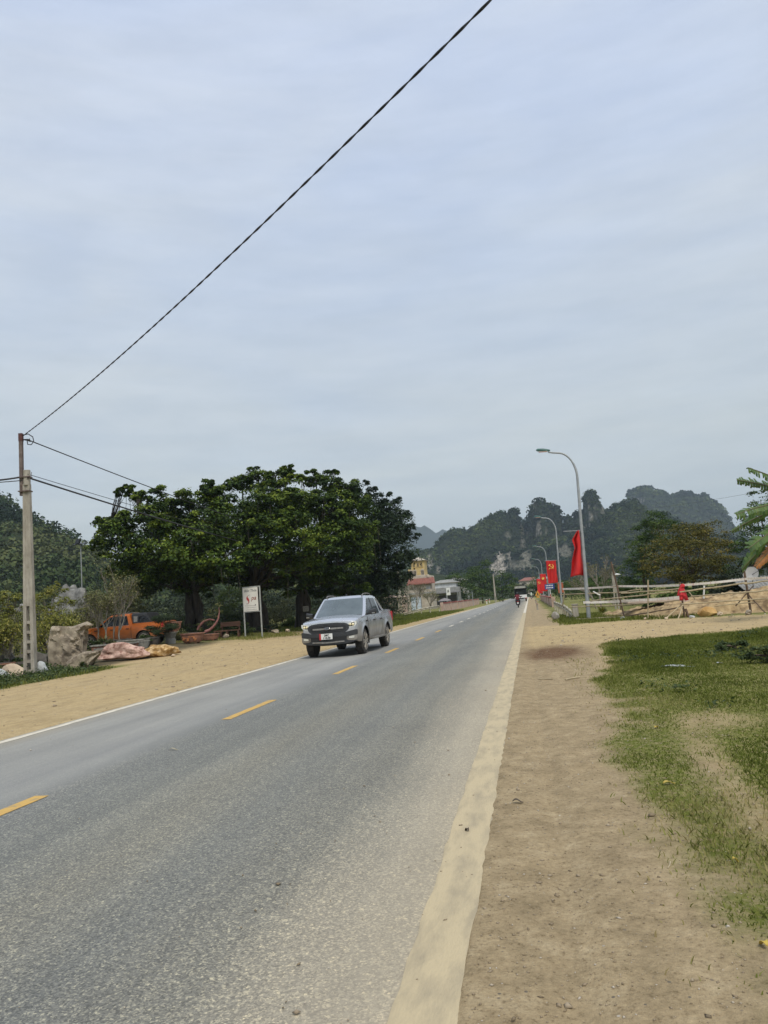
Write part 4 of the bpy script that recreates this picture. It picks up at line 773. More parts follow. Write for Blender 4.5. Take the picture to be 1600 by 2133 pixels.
# ------------------------------------------------------------------ poles and cables
concrete = mat('concrete', (0.40, 0.37, 0.31), (0.24, 0.215, 0.175), 5, 0.92, 0.4, stretch=(1, 1, 0.35), detail=8)
steel_rust = mat('rusty_steel', (0.16, 0.13, 0.115), (0.09, 0.06, 0.05), 8, 0.8, 0.2)
galv = mat('galvanised', (0.36, 0.38, 0.39), (0.28, 0.30, 0.31), 5, 0.55, metal=0.35)
cable_m = mat('black_cable', (0.018, 0.018, 0.019), (0.026, 0.026, 0.027), 8, 0.6)
def h_pole(name, label, base, H, slots, wb=0.34, wt=0.20, db=0.25, dt=0.15, rz=0.0, ext=None, group=None):
    """tapered concrete pole, its foot open like a ladder between two legs"""
    t = thing(name, label, 'utility pole', base, rz, group); zs = slots*0.33+0.45
    W = lambda z: lerp(wb, wt, z/H); D = lambda z: lerp(db, dt, z/H)
    for s in (-1, 1):
        mb = MB(); lw = 0.36
        mb.grid([[(s*W(z)/2*k, D(z)/2*q, z) for k, q in ((1, 1), (1, -1), (lw, -1), (lw, 1))] for z in (-0.2, zs)], True).build('leg', concrete, t)
    for k in range(slots):
        z = 0.22+0.33*k; MB().box((0, 0, z), (W(z)*0.40, D(z)*0.8, 0.10)).build('rung', concrete, t)
    mb = MB().grid([[(W(z)/2*k, D(z)/2*q, z) for k, q in ((1, 1), (1, -1), (0.42, -1), (0.34, -0.78), (-0.34, -0.78), (-0.42, -1), (-1, -1), (-1, 1), (-0.42, 1), (-0.34, 0.78), (0.34, 0.78), (0.42, 1))] for z in (zs-0.004, H*0.6, H*0.93)], True)
    mb.build('shaft', concrete, t)
    MB().tube([(0, 0, H*0.925), (0, 0, H)], wt*0.55, 14).build('pole_head', concrete, t, smooth=40); return t
pb = gz(64, 1412, 22.9); PH = 7.2
pole = h_pole('utility_pole', 'weathered concrete pole with steel extension in weeds by the road', (pb.x, pb.y, pb.z), PH, 6, 0.38, 0.22, rz=R(12))
e1 = Vector((-0.17, -0.02, PH-0.9)); e2 = Vector((-0.17, -0.02, PH+1.32))
MB().bar(e1, e2, 0.115).build('extension_post', steel_rust, pole); MB().box((-0.17, -0.02, PH+1.2), (0.13, 0.13, 0.28)).build('post_cap', mat('dark_rust', (0.10, 0.035, 0.03), (0.07, 0.03, 0.026), 6, 0.8), pole)
for z in (PH-0.75, PH-0.25): MB().box((-0.06, 0, z), (0.40, 0.28, 0.04)).build('clamp_band', steel_rust, pole)
MB().tube([(-0.10, -0.02, PH+1.28), (0.1, -.05, PH+1.30), (0.26, -.05, PH+1.18), (0.29, -.05, PH+1.02), (0.2, -.05, PH+0.90), (0.08, -.05, PH+0.92), (0.06, -.05, PH+1.04), (0.16, -.05, PH+1.12)], 0.018, 6).build('cable_loop', cable_m, pole, smooth=50)
MB().tube([(-0.1, 0, PH+1.12), (0.06, 0, PH+1.10), (0.16, 0, PH+1.04)], [0.02, 0.04, 0.03], 6).build('insulator', blackp, pole)
MB().tube([(0.02, -0.1, PH-0.35), (0.2, -0.12, PH-0.28), (0.22, -0.12, PH-0.1)], 0.012, 5).build('hook', steel_rust, pole)
pole.location = pb
PM = Matrix.Rotation(R(12), 4, 'Z'); ptop = pb+(PM@Vector((-0.1, 0, PH+1.26))); plow = pb+(PM@Vector((0.08, -0.1, PH-0.28)))
def cable(name, label, a, b, sag, r, twist=0.0, n=60, seg=6, group=None, droop_at=None):
    a = Vector(a); b = Vector(b); pts = []
    for i in range(n+1):
        t_ = i/n; p = a.lerp(b, t_); p.z -= 4*sag*t_*(1-t_); pts.append(p)
    mb = MB()
    if twist:
        L = (b-a).length; m_ = int(L/twist*7); d = (b-a).normalized(); sd = d.cross(Vector((0, 0, 1))).normalized(); up = sd.cross(d)
        for ph in (0, math.pi):
            q = []
            for i in range(m_+1):
                t_ = i/m_; p = a.lerp(b, t_); p.z -= 4*sag*t_*(1-t_); an = 2*math.pi*t_*L/twist+ph; q.append(p+(sd*math.cos(an)+up*math.sin(an))*r*0.95)
            mb.tube(q, r, 5)
    else: mb.tube(pts, r, seg)
    return tag(mb.build(name, cable_m, None, smooth=60, fix=False), label, 'cable', group)
over = at(1022, 0, 8.3)+Vector((0, 0, 0.11)); d = (over-ptop); over_end = ptop+d*1.10
cable('overhead_cable', 'twisted black cable crossing the sky above the road', ptop, over_end, 0.34, 0.0105, 0.8)
p2b = gz(836, 1277, 106); p2b.x -= 0.0
h_pole('utility_pole', 'pale concrete pole on the verge before the yellow villa', p2b, 7.0, 6, 0.42, 0.26, rz=R(8))
p2 = p2b+Vector((0, -0.15, 6.8))
cable('power_cable', 'thin upper cable dropping from the pole behind the banyan crowns', ptop+Vector((0.25, 0, -0.2)), p2+Vector((0, 0, 0.6)), 0.85, 0.022, group='cables along the verge')
cable('power_cable', 'thick lower cable strung past the banyan leaves', plow, p2, 1.1, 0.034, group='cables along the verge')
cable('power_cable', 'slack thin cable just above the thick one by the banyan', plow+Vector((0, 0, 0.12)), p2+Vector((0.2, 0, 0.1)), 0.75, 0.012, group='cables along the verge')
lend = at(-260, 985, 20.0)
cable('power_cable', 'thick cable leaving the picture beside the pole', plow+Vector((-0.2, 0, 0.05)), lend, 0.25, 0.030, n=20, group='cables along the verge')
cable('power_cable', 'thin cable leaving the picture under the thick one', plow+Vector((-0.2, 0, -0.08)), lend+Vector((0, 0, -0.25)), 0.12, 0.016, n=20, group='cables along the verge')

# ------------------------------------------------------------------ stones of the rockery
def rock_mesh(mb, c, size, seed, n=3, rough=0.28, flat=None, ridge=0.0):
    rs_ = np.random.RandomState(seed); bm = bmesh.new(); bmesh.ops.create_icosphere(bm, subdivisions=n, radius=1.0)
    ds = [(sph(rs_, 1)[0], rs_.uniform(0.55, 0.92)) for _ in range(20)]; rough = rough*0.45; ph = rs_.rand(6)*6
    for v in bm.verts:
        p = np.array(v.co); k = 1.0
        for d_, h_ in ds:      # cut facets
            q = p@d_
            if q > h_: k = min(k, h_/q)
        p = p*k; s = 1+0.5*rough*(fbm(np.array([p[0]*2.6+seed]), np.array([p[2]*2.6+p[1]*1.7]), 4)[0]-0.5)*2+rough*(math.sin(p[0]*3.1+ph[0])*math.sin(p[1]*3.7+ph[1])*math.sin(p[2]*3.3+ph[2]))+rough*0.45*(math.sin(p[0]*8+ph[3])*math.sin(p[2]*7+ph[4])+math.sin(p[1]*9+ph[5])*0.5)
        if ridge: s += ridge*(abs(math.sin(p[0]*5+p[2]*2+ph[2]))-0.6)
        v.co = p*s*np.array(size)+np.array(c)
    vs = [tuple(v.co) for v in bm.verts]; fs = [tuple(v.index for v in f.verts) for f in bm.faces]; bm.free(); return mb.add(vs, fs)
def rock(name, label, px, py, Y, size, m, seed, rz=0, sink=0.15, rough=0.25, n=3, ridge=0.0, group=None, tilt=0.0):
    p = gz(px, py, Y); mb = MB(); rock_mesh(mb, (0, 0, size[2]*(1-sink)), size, seed, n, rough, ridge=ridge)
    o = mb.build(name, m, None, smooth=16, fix=False); o.location = p; o.rotation_euler = (0, tilt, rz); return tag(o, label, 'rock', group)
grey_rock = mat('grey_stone', (0.38, 0.32, 0.235), (0.13, 0.10, 0.072), 2.4, 0.92, 0.7, detail=9, c3=(0.30, 0.25, 0.185), bscale=7)
pink_rock = mat('pink_stone', (0.60, 0.43, 0.35), (0.24, 0.12, 0.09), 5.5, 0.9, 0.8, detail=9, c3=(0.50, 0.33, 0.27), bscale=9)
ochre_rock = mat('ochre_stone', (0.62, 0.47, 0.28), (0.19, 0.10, 0.035), 5.5, 0.9, 0.8, detail=9, c3=(0.40, 0.25, 0.09), bscale=9)
pale_rock = mat('cream_stone', (0.62, 0.50, 0.36), (0.42, 0.33, 0.24), 3, 0.9, 0.5, detail=8)
white_rock = mat('white_stone', (0.60, 0.61, 0.60), (0.36, 0.38, 0.38), 4, 0.85, 0.6, detail=8)
lime_rock = mat('limestone', (0.27, 0.265, 0.25), (0.095, 0.095, 0.09), 2.2, 0.95, 0.9, detail=9, bscale=7)
# the big standing stone: an outline in its own plane, thick and rough
def slab_rock(name, label, base, prof, thick, m, seed, rz, rough=0.10):
    rs_ = np.random.RandomState(seed); bm = bmesh.new(); n = len(prof)
    vf = [bm.verts.new((x, 0, z)) for x, z in prof]; bm.faces.new(vf); bmesh.ops.triangulate(bm, faces=bm.faces[:])
    for _ in range(5): bmesh.ops.subdivide_edges(bm, edges=[e for e in bm.edges if e.calc_length() > 0.12], cuts=1, use_grid_fill=False); bmesh.ops.triangulate(bm, faces=bm.faces[:])
    bd = [v.co.copy() for v in bm.verts if v.is_boundary]; ph = rs_.rand(8)*6
    xs0 = [p[0] for p in prof]; zs0 = [p[1] for p in prof]
    pl = [(rs_.uniform(min(xs0), max(xs0)), rs_.uniform(min(zs0), max(zs0)), rs_.uniform(-0.9, 0.9), rs_.uniform(-0.7, 0.5), rs_.uniform(0.75, 1.15)) for _ in range(16)]
    for v in bm.verts:
        dmin = min((v.co-b).length for b in bd) if not v.is_boundary else 0.0
        x, z = v.co.x, v.co.z; k_ = sorted(pl, key=lambda q: (q[0]-x)**2+(q[1]-z)**2)[:3]; y = min(q[4]+q[2]*(x-q[0])+q[3]*(z-q[1]) for q in k_)
        n_ = 2*fbm(np.array([x*3.2+seed]), np.array([z*3.2+ph[0]]), 4)[0]-1
        v.co.y = -thick*max(0.12, min(y+0.22*n_, 0.35+dmin/0.16)) if dmin > 0 else 0.0
    bmesh.ops.smooth_vert(bm, verts=[v for v in bm.verts if not v.is_boundary], factor=0.12, use_axis_x=False, use_axis_y=True, use_axis_z=False)
    g = bmesh.ops.duplicate(bm, geom=bm.verts[:]+bm.edges[:]+bm.faces[:])
    for v in [e for e in g['geom'] if isinstance(e, bmesh.types.BMVert)]: v.co.y = -v.co.y*0.9
    bmesh.ops.remove_doubles(bm, verts=bm.verts[:], dist=0.002); bmesh.ops.recalc_face_normals(bm, faces=bm.faces[:])
    me = bpy.data.meshes.new(name); bm.to_mesh(me); bm.free(); me.polygons.foreach_set('use_smooth', [True]*len(me.polygons)); me.set_sharp_from_angle(angle=R(22))
    o = obj(name, me, m); o.location = base; o.rotation_euler = (0, 0, rz); return tag(o, label, 'rock')
sb = gz(148, 1394, 27.5)
slab_rock('standing_stone', 'tall grey-brown standing stone jutting towards the orange pickup', sb, [(-0.80, -0.1), (0.75, -0.1), (0.95, 0.35), (0.55, 0.45), (0.30, 0.72), (0.20, 0.95), (0.45, 1.12), (0.42, 1.32), (0.95, 1.62), (0.70, 1.78), (0.1, 1.62), (-0.25, 1.60), (-0.70, 1.70), (-0.86, 1.0), (-0.86, 0.4)], 0.34, grey_rock, 4, R(14))
slab_rock('shelf_stone', 'flat grey shelf stone leaning out from the foot of the standing stone', gz(160, 1392, 27.0), [(-0.4, -0.1), (0.35, -0.1), (0.55, 0.35), (1.0, 0.52), (1.02, 0.62), (0.3, 0.60), (-0.1, 0.45), (-0.4, 0.25)], 0.25, grey_rock, 9, R(10))
rock('boulder', 'long pink boulder lying in front of the planters', 252, 1380, 29.2, (1.55, 0.56, 0.42), pink_rock, 31, R(8), 0.3, 0.5, 4, 0.05)
rock('boulder', 'long ochre boulder at the end of the pink one', 334, 1378, 30.0, (0.98, 0.5, 0.33), ochre_rock, 38, R(14), 0.3, 0.5, 4, 0.05)
rock('boulder', 'cream pointed stone at the foot of the concrete pole', 30, 1414, 22.2, (0.50, 0.35, 0.36), pale_rock, 12, 0.3, 0.3, 0.1)
rock('boulder', 'white veined stone just beyond the concrete pole', 86, 1408, 23.4, (0.30, 0.25, 0.36), white_rock, 18, 0.6, 0.3, 0.15)
rock('boulder', 'small white stone at the edge of the weeds', 4, 1418, 21.8, (0.26, 0.22, 0.24), white_rock, 15, 0.6, 0.3)
rock('boulder', 'dark squat stone behind the concrete pole', 82, 1385, 25.5, (0.42, 0.35, 0.50), mat('dark_stone', (0.13, 0.115, 0.095), (0.06, 0.053, 0.045), 3, 0.95, 0.6), 19, 0.2, 0.2, 0.2)
rock('boulder', 'dark stone among the potted trees by the picture edge', 20, 1375, 27.0, (0.5, 0.4, 0.45), _mc['dark_stone'], 25, 0.2, 0.2, 0.2)
for i, (px, py, Y, s, sd, lb) in enumerate([(150, 1290, 41, (1.7, 1.0, 2.5), 51, 'jagged limestone crag of the rockery below the floodlight'), (112, 1290, 42, (1.1, 0.9, 1.4), 52, 'limestone crag with holes behind the standing stone'), (185, 1290, 42.5, (1.2, 0.9, 1.25), 53, 'low limestone crag over the orange pickup'), (30, 1300, 43, (1.6, 1.0, 1.8), 54, 'limestone crag behind the concrete pole')]):
    o = rock('rockery_stone', lb, px, py+28, Y, s, lime_rock, sd, 0.3*i, 0.25, 0.75, 4, 0.25)
for i, (px, py, Y, s, lb) in enumerate([(392, 1352, 36.5, .14, 'small stone by the ornate pot'), (362, 1384, 29.6, .09, 'pebble by the ochre boulder'), (470, 1341, 39.8, .22, 'flat edging stone near the spa sign'), (440, 1344, 38.8, .24, 'edging stone in front of the wooden bench'), (100, 1402, 24.6, .2, 'brown block beside the white veined stone'), (600, 1318, 46, .2, 'edging stone under the small trunk board'), (575, 1322, 45, .22, 'edging stone beyond the spa sign')]):
    rock('garden_stone', lb, px, py, Y, (s*1.6, s, s*0.8), [grey_rock, pale_rock][i % 2], 60+i, i, 0.3)
# ------------------------------------------------------------------ planters and potted trees
terracotta = mat('terracotta', (0.30, 0.14, 0.085), (0.17, 0.085, 0.06), 5, 0.85, 0.3); greyglaze = mat('grey_pot', (0.33, 0.32, 0.28), (0.20, 0.19, 0.165), 6, 0.8, 0.3)
greenpot = mat('pale_green_pot', (0.36, 0.37, 0.25), (0.24, 0.245, 0.16), 5, 0.8, 0.2); soilm = mat('pot_soil', (0.07, 0.05, 0.035), (0.04, 0.03, 0.02), 20, 1.0, 0.5); orangerel = mat('orange_relief', (0.48, 0.19, 0.06), (0.30, 0.12, 0.05), 20, 0.8, 0.3)
def pot(name, label, px, py, Y, prof, m, sq=1.0, rz=0, lift=0.0, n=18, relief=False, zadd=0.0):
    p = gz(px, py, Y); p.z += zadd; t = thing(name, label, 'planter', p, rz); mb = MB().lathe(prof, n); mb.v = [(x, y*sq, z) for x, y, z in mb.v]; mb.build('bowl', m, t, smooth=35)
    rt = prof[-1][0]; zt = prof[-1][1]; rm = MB().lathe([(rt, zt-0.05), (rt*1.07, zt-0.045), (rt*1.07, zt+0.012), (rt*0.93, zt+0.012), (rt*0.93, zt-0.03)], n); rm.v = [(x, y*sq, z) for x, y, z in rm.v]; rm.build('rim', m, t, smooth=30)
    so = MB().lathe([(rt*0.92, zt-0.02), (rt*0.6, zt+0.03), (0.01, zt+0.05)], n); so.v = [(x, y*sq, z) for x, y, z in so.v]; so.build('soil', soilm, t, smooth=60)
    for a in range(4):
        q = a*math.pi/2+0.785; MB().box((math.cos(q)*prof[0][0]*0.75, math.sin(q)*prof[0][0]*0.75*sq, -0.0), (0.10, 0.10, 0.10)).build('foot', m, t)
    if relief:
        r_ = MB(); zz = zt*0.5; rr = prof[len(prof)//2][0]; rs_ = np.random.RandomState(2)
        for k in range(22):
            a = -math.pi/2+rs_.uniform(-0.75, 0.75); r_.box((math.cos(a)*(rr+0.008), math.sin(a)*(rr*sq+0.008), zz+rs_.uniform(-0.10, 0.10)), (0.10, 0.03, 0.04), Matrix.Rotation(a+math.pi/2, 3, 'Z')@Matrix.Rotation(rs_.uniform(-1, 1), 3, 'Y'))
        r_.build('relief', orangerel, t)
    return p+Vector((0, 0, zt))
def trough(label, px, py, Y, d, m, rz):
    p = gz(px, py, Y); t = thing('planter_trough', label, 'planter', p, rz); w, dd, h = d
    MB().grid([[(x*k, y*k, z) for x, y in ((w/2, dd/2), (-w/2, dd/2), (-w/2, -dd/2), (w/2, -dd/2))] for z, k in ((0, .9), (h, 1.0))], True).build('trough', m, t)
    for s in (-1, 1):
        MB().box((0, s*dd/2, h), (w+0.08, 0.08, 0.06)).build('rim', greyglaze, t); MB().box((s*w/2, 0, h+0.003), (0.08, dd+0.08, 0.06)).build('rim', greyglaze, t)
    MB().box((0, 0, h-0.04), (w-0.06, dd-0.06, 0.04)).build('soil', soilm, t); return p+Vector((0, 0, h))
bonsai_leaf = leafmat('pine_pads', [(0.018, 0.030, 0.012), (0.03, 0.05, 0.016), (0.055, 0.075, 0.022)], 0.7, 0.1)
yellow_leaf = leafmat('yellowish_leaf', [(0.07, 0.085, 0.014), (0.15, 0.165, 0.026), (0.25, 0.25, 0.045), (0.36, 0.31, 0.085)], 0.6, 0.25)
olive_leaf = leafmat('olive_leaf', [(0.05, 0.06, 0.02), (0.10, 0.11, 0.036), (0.17, 0.17, 0.06), (0.25, 0.225, 0.10)], 0.65, 0.2)
shrub_leaf = leafmat('shrub_leaf', [(0.020, 0.038, 0.010), (0.04, 0.065, 0.016), (0.075, 0.11, 0.026), (0.13, 0.16, 0.045)], 0.6, 0.2)
bright_leaf = leafmat('bright_leaf', [(0.05, 0.085, 0.015), (0.09, 0.14, 0.022), (0.15, 0.20, 0.035), (0.22, 0.24, 0.06)], 0.6, 0.28)
trough('long brown planter trough behind the pink boulder', 240, 1357, 33.2, (2.1, 0.7, 0.42), terracotta, R(10))
trough('pale green planter trough in front of the orange pickup', 278, 1346, 35.2, (1.5, 0.6, 0.42), greenpot, R(8))
q = pot('flower_pot', 'pale grey tapered pot of the cloud-pruned pine', 356, 1346, 37.0, [(0.26, 0.0), (0.28, 0.22), (0.24, 0.30), (0.26, 0.33), (0.36, 0.62)], greyglaze)
pot('flower_pot', 'dark pot standing between the pine and the orange pickup', 318, 1350, 36.0, [(0.22, 0.0), (0.34, 0.2), (0.38, 0.45)], _mc['dark_stone'])
pot('flower_pot', 'wide ornate pot with an orange relief panel', 402, 1348, 36.2, [(0.46, 0.06), (0.56, 0.2), (0.60, 0.34), (0.64, 0.52)], terracotta, 0.7, 0, 0, 22, True)
q3 = pot('flower_pot', 'dark oval basin holding the pink-trunked bonsai', 438, 1338, 38.6, [(0.42, 0.05), (0.5, 0.2), (0.52, 0.36)], terracotta, 0.7)
rs = np.random.RandomState(8)
pb_ = at(332, 1345, 36.6); base = Vector((pb_.x, pb_.y, 0.55))
pads = [(at(338, 1290, 36.6), 0.50), (at(318, 1311, 36.4), 0.40), (at(356, 1306, 36.2), 0.42), (at(334, 1318, 36.2), 0.34)]
tree('bonsai_pine', 'cloud-pruned bonsai pine with dark flat pads', base, pads, 0.07, 0.5, bonsai_leaf, bark_brown, 41, 40, 90, 0.06, 0.4, 0.0, flat=0.42, cat='bonsai', twigs=False)
# pink-trunked bonsai: twisting trunk
pink_bark = mat('pink_bark', (0.36, 0.16, 0.14), (0.20, 0.09, 0.08), 12, 0.9, 0.7)
t = thing('bonsai_tree', 'bonsai with a twisted pink trunk arching over its basin', 'bonsai', q3)
W_ = lambda px, py: at(px, py, q3.y)-q3
MB().tube([W_(412, 1312), W_(416, 1303), W_(425, 1294), (W_(437, 1290)), W_(447, 1292)], [0.075, 0.07, 0.06, 0.05, 0.03], 8).build('trunk', pink_bark, t, smooth=60)
MB().tube([W_(428, 1316), W_(436, 1313), W_(444, 1306), W_(450, 1298), W_(455, 1288), W_(457, 1275), W_(456, 1265)], [0.10, 0.085, 0.07, 0.06, 0.05, 0.035, 0.02], 8).build('branch', pink_bark, t, smooth=60)
P, N, S, T = crown_leaves(rs, [(np.array(W_(448, 1278)), 0.42), (np.array(W_(432, 1298)), 0.35), (np.array(W_(415, 1305)), 0.28), (np.array(W_(456, 1262)), 0.25)], 9, 36, 0.07, 0.5); obj('crown', leaf_mesh('crown', P, N, S, 0.5, rs, T), olive_leaf, t)
# cycad and low plants
def fan_plant(name, label, p, n, L, w, m, seed, cat='plant', lo=0.3, hi=1.3, group=None):
    rs_ = np.random.RandomState(seed); t = thing(name, label, cat, p, 0, group); Ps = []; F = []
    for k in range(n):
        a = rs_.rand()*6.283; el = rs_.uniform(lo, hi); l_ = L*rs_.uniform(0.7, 1.15); m_ = 5; sd = Vector((-math.sin(a), math.cos(a), 0))
        for i in range(m_+1):
            t_ = i/m_; e_ = el-1.3*t_*t_; c = Vector((math.cos(a)*math.cos(el)*l_*t_, math.sin(a)*math.cos(el)*l_*t_, math.sin(el)*l_*t_-0.35*l_*t_*t_)); ww = w*(math.sin(math.pi*(0.12+0.88*t_))+0.05)
            Ps += [c-sd*ww/2, c+sd*ww/2]
        o = len(Ps)-2*(m_+1); F += [(o+2*i, o+2*i+1, o+2*i+3, o+2*i+2) for i in range(m_)]
    me = bpy.data.meshes.new('fronds'); me.from_pydata([tuple(v) for v in Ps], [], F); a_ = me.attributes.new('tint', 'FLOAT', 'FACE'); a_.data.foreach_set('value', rs_.rand(len(F)).astype(np.float32)); obj('fronds', me, m, t)
    MB().tube([(0, 0, -.05), (0, 0, 0.12)], [0.08, 0.06], 8).build('stem', bark_brown, t); return t
fan_plant('cycad', 'spiky cycad at the end of the brown trough', gz(183, 1357, 34)+Vector((0.9, 0, 0.42)), 34, 0.75, 0.05, shrub_leaf, 3)
fan_plant('grass_clump', 'tuft of long grass against the pink boulder', gz(192, 1392, 27.6), 120, 0.55, 0.025, shrub_leaf, 4, lo=0.5, hi=1.5)
fan_plant('grass_clump', 'low tuft of grass below the shelf stone', gz(172, 1396, 26.8), 110, 0.40, 0.025, shrub_leaf, 5, lo=0.5, hi=1.5)
# sparse twiggy trees
def twiggy(name, label, base, H, seed, bm_, lm=None, spread=0.45, depth=4, n_leaf=0, leaf=0.08, r0=0.05, lean=(0, 0), cat='tree', group=None, first=0.3, nb=3):
    rs_ = np.random.RandomState(seed); t = thing(name, label, cat, base, 0, group); mb = MB(); tips = []
    def grow(p, d, L, r, k):
        e = p+d*L; mid = p.lerp(e, 0.5)+Vector(sph(rs_, 1)[0])*L*0.07; mb.tube([p, mid, e], [r, r*0.85, r*0.68], 5 if k > 1 else 7, False)
        if k >= depth: tips.append(e); return
        if k >= 2: tips.append(e)
        for i in range(nb if k else nb+1):
            nd = (d+Vector(sph(rs_, 1)[0])*spread*1.3+Vector((0, 0, 0.12))).normalized(); grow(p.lerp(e, rs_.uniform(0.55, 1.0)), nd, L*rs_.uniform(0.58, 0.82), r*0.62, k+1)
    d0 = Vector((lean[0], lean[1], 1)).normalized(); grow(Vector((0, 0, -0.1)), d0, H*first, r0, 0)
    mb.build('trunk', bm_, t, smooth=60, fix=False)
    if lm and n_leaf:
        c = np.array([tuple(p) for p in tips]); k = rs_.randint(len(c), size=n_leaf); P = c[k]+rs_.randn(n_leaf, 3)*0.16; N = rs_.randn(n_leaf, 3); N[:, 2] += 0.6
        obj('crown', leaf_mesh('crown', P, N, leaf*rs_.uniform(0.6, 1.3, n_leaf), 0.5, rs_, rs_.rand(n_leaf)), lm, t)
    return t
twiggy('garden_tree', 'spindly grey tree with bare upright twigs before the orange pickup', gz(252, 1348, 35.6), 4.6, 71, bark_grey, olive_leaf, 0.30, 4, 1500, 0.10, 0.055, first=0.36)
twiggy('garden_tree', 'thin young tree rising from the pale green trough', gz(222, 1350, 34.6), 3.6, 72, bark_grey, olive_leaf, 0.36, 4, 1800, 0.10, 0.04, first=0.34)
twiggy('garden_tree', 'crooked tree with dark leaning branch beside the orange pickup bonnet', gz(165, 1330, 41), 3.4, 73, bark_dark, olive_leaf, 0.5, 4, 1600, 0.10, 0.07, (0.5, 0))
for i, (px, py, Y, H_, sd, ln, lb) in enumerate([(15, 1372, 26.5, 2.9, 81, (0.05, 0), 'yellowish bonsai tree with thick grey trunk by the picture edge'), (92, 1352, 30.0, 3.0, 82, (0.35, 0), 'yellowish garden tree with crooked limbs behind the concrete pole'), (140, 1330, 36, 3.2, 83, (-0.2, 0), 'yellow-green garden tree over the standing stone'), (45, 1350, 33, 3.3, 84, (0.1, 0), 'pale-barked garden tree half hidden by the concrete pole')]):
    twiggy('garden_tree', lb, gz(px, py, Y), H_, sd, bark_grey, yellow_leaf if i in (0, 1) else olive_leaf, 0.62, 4, 4200, 0.11, 0.12, ln, nb=3)
# shrubs
def shrub(label, px, py, Y, w, h, lm, seed, n=7, leaf=0.10, name='shrub', cat='shrub', nl=55, group=None):
    p = gz(px, py, Y); rs_ = np.random.RandomState(seed); lobes = []
    for k in range(n): r = 0.34*min(w, h)*rs_.uniform(0.8, 1.3); lobes.append((p+Vector((rs_.uniform(-.5, .5)*(w-r), rs_.uniform(-.35, .35)*(w*0.6), rs_.uniform(0.25, 0.95)*(h-r*0.9))), r))
    return tree(name, label, p, lobes, 0.05, h*0.3, lm, bark_brown, seed, 10, nl, leaf, 0.5, 0.3, cat=cat, group=group, twigs=False)
G = 'shrubs under the banyans'
for i, (px, py, Y, w, h, lm, lb) in enumerate([(25, 1310, 40, 4, 1.6, olive_leaf, 'dull olive shrub behind the yellowish bonsai'), (75, 1305, 43, 4, 1.8, shrub_leaf, 'green shrub between the rockery crags'), (225, 1300, 46, 4, 2.1, olive_leaf, 'olive shrub behind the cab of the orange pickup'), (310, 1298, 48, 4, 2.3, shrub_leaf, 'green shrub behind the black canopy'), (360, 1298, 50, 3.5, 2.0, shrub_leaf, 'green shrub behind the bonsai pine'), (465, 1300, 52, 3.4, 2.6, shrub_leaf, 'green bush behind the pink-trunked bonsai'), (475, 1250, 54, 2.0, 4.2, bright_leaf, 'slim bright shrub hanging with creepers between two banyan trunks'), (500, 1300, 54, 2.8, 2.0, olive_leaf, 'olive bush just behind the spa sign'), (590, 1308, 58, 2.6, 2.6, olive_leaf, 'brownish bush in the gap between the banyan trunks'), (600, 1308, 55, 1.9, 0.9, bright_leaf, 'low bright green bush before the brownish one'), (690, 1295, 64, 5, 2.4, shrub_leaf, 'dark bush behind the silver pickup'), (818, 1272, 78, 4.6, 3.6, shrub_leaf, 'rounded hedge bush on the verge before the pale pole'), (790, 1270, 84, 4, 3.2, shrub_leaf, 'bush at the foot of the weeping fig')]):
    shrub(lb, px, py, Y, w, h, lm, 100+i, 9, 0.12, group=G)
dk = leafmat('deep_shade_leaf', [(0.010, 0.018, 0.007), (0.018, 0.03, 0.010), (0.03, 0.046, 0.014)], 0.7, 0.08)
for i, px in enumerate((230, 300, 375, 445, 520, 590, 660, 730, 785)):  # thickets added as backdrop; under-canopy shade is put into their dark leaf colour
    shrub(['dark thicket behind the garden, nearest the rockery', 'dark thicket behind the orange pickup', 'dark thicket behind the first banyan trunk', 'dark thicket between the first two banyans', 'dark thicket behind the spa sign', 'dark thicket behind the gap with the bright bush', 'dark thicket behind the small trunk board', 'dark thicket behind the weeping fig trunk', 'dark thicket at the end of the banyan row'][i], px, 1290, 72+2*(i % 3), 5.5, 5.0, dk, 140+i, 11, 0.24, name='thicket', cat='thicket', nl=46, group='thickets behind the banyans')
# bench and low table
wood = mat('dark_wood', (0.13, 0.06, 0.032), (0.07, 0.032, 0.018), 5, 0.6, 0.2, stretch=(0.3, 3, 3))
bp_ = gz(480, 1326, 41.0); t = thing('garden_bench', 'dark carved wooden bench under the first banyan', 'bench', bp_, R(12))
MB().box((0, 0, 0.42), (1.15, 0.45, 0.06)).build('seat', wood, t); MB().box((0, 0.22, 0.78), (1.15, 0.05, 0.26)).build('backrest', wood, t)
for sx in (-.5, .5):
    MB().box((sx, 0.22, 0.36), (0.08, 0.08, 0.72)).build('leg', wood, t); MB().box((sx, -0.18, 0.20), (0.08, 0.08, 0.40)).build('leg', wood, t); MB().box((sx, 0.0, 0.64), (0.07, 0.46, 0.05)).build('armrest', wood, t)
bp_ = gz(462, 1330, 40.2); t = thing('garden_table', 'low dark wooden table beside the carved bench', 'table', bp_, R(12))
MB().box((0, 0, 0.44), (0.8, 0.5, 0.06)).build('table_top', wood, t)
for sx in (-.34, .34):
    for sy in (-.2, .2): MB().box((sx, sy, 0.21), (0.07, 0.07, 0.42)).build('leg', wood, t)
# kerb of the garden
kb = [gnd(565, 1330, 0.1), gnd(650, 1311, 0.1), gnd(700, 1303, 0.1)]
mb = MB()
for a, b in zip(kb[:-1], kb[1:]): mb.bar((a.x-0.8, a.y, 0.08), (b.x-0.8, b.y, 0.08), 0.22, 0.30)
tag(mb.build('garden_kerb', greyglaze, None), 'low grey kerb edging the garden behind the silver pickup', 'kerb')
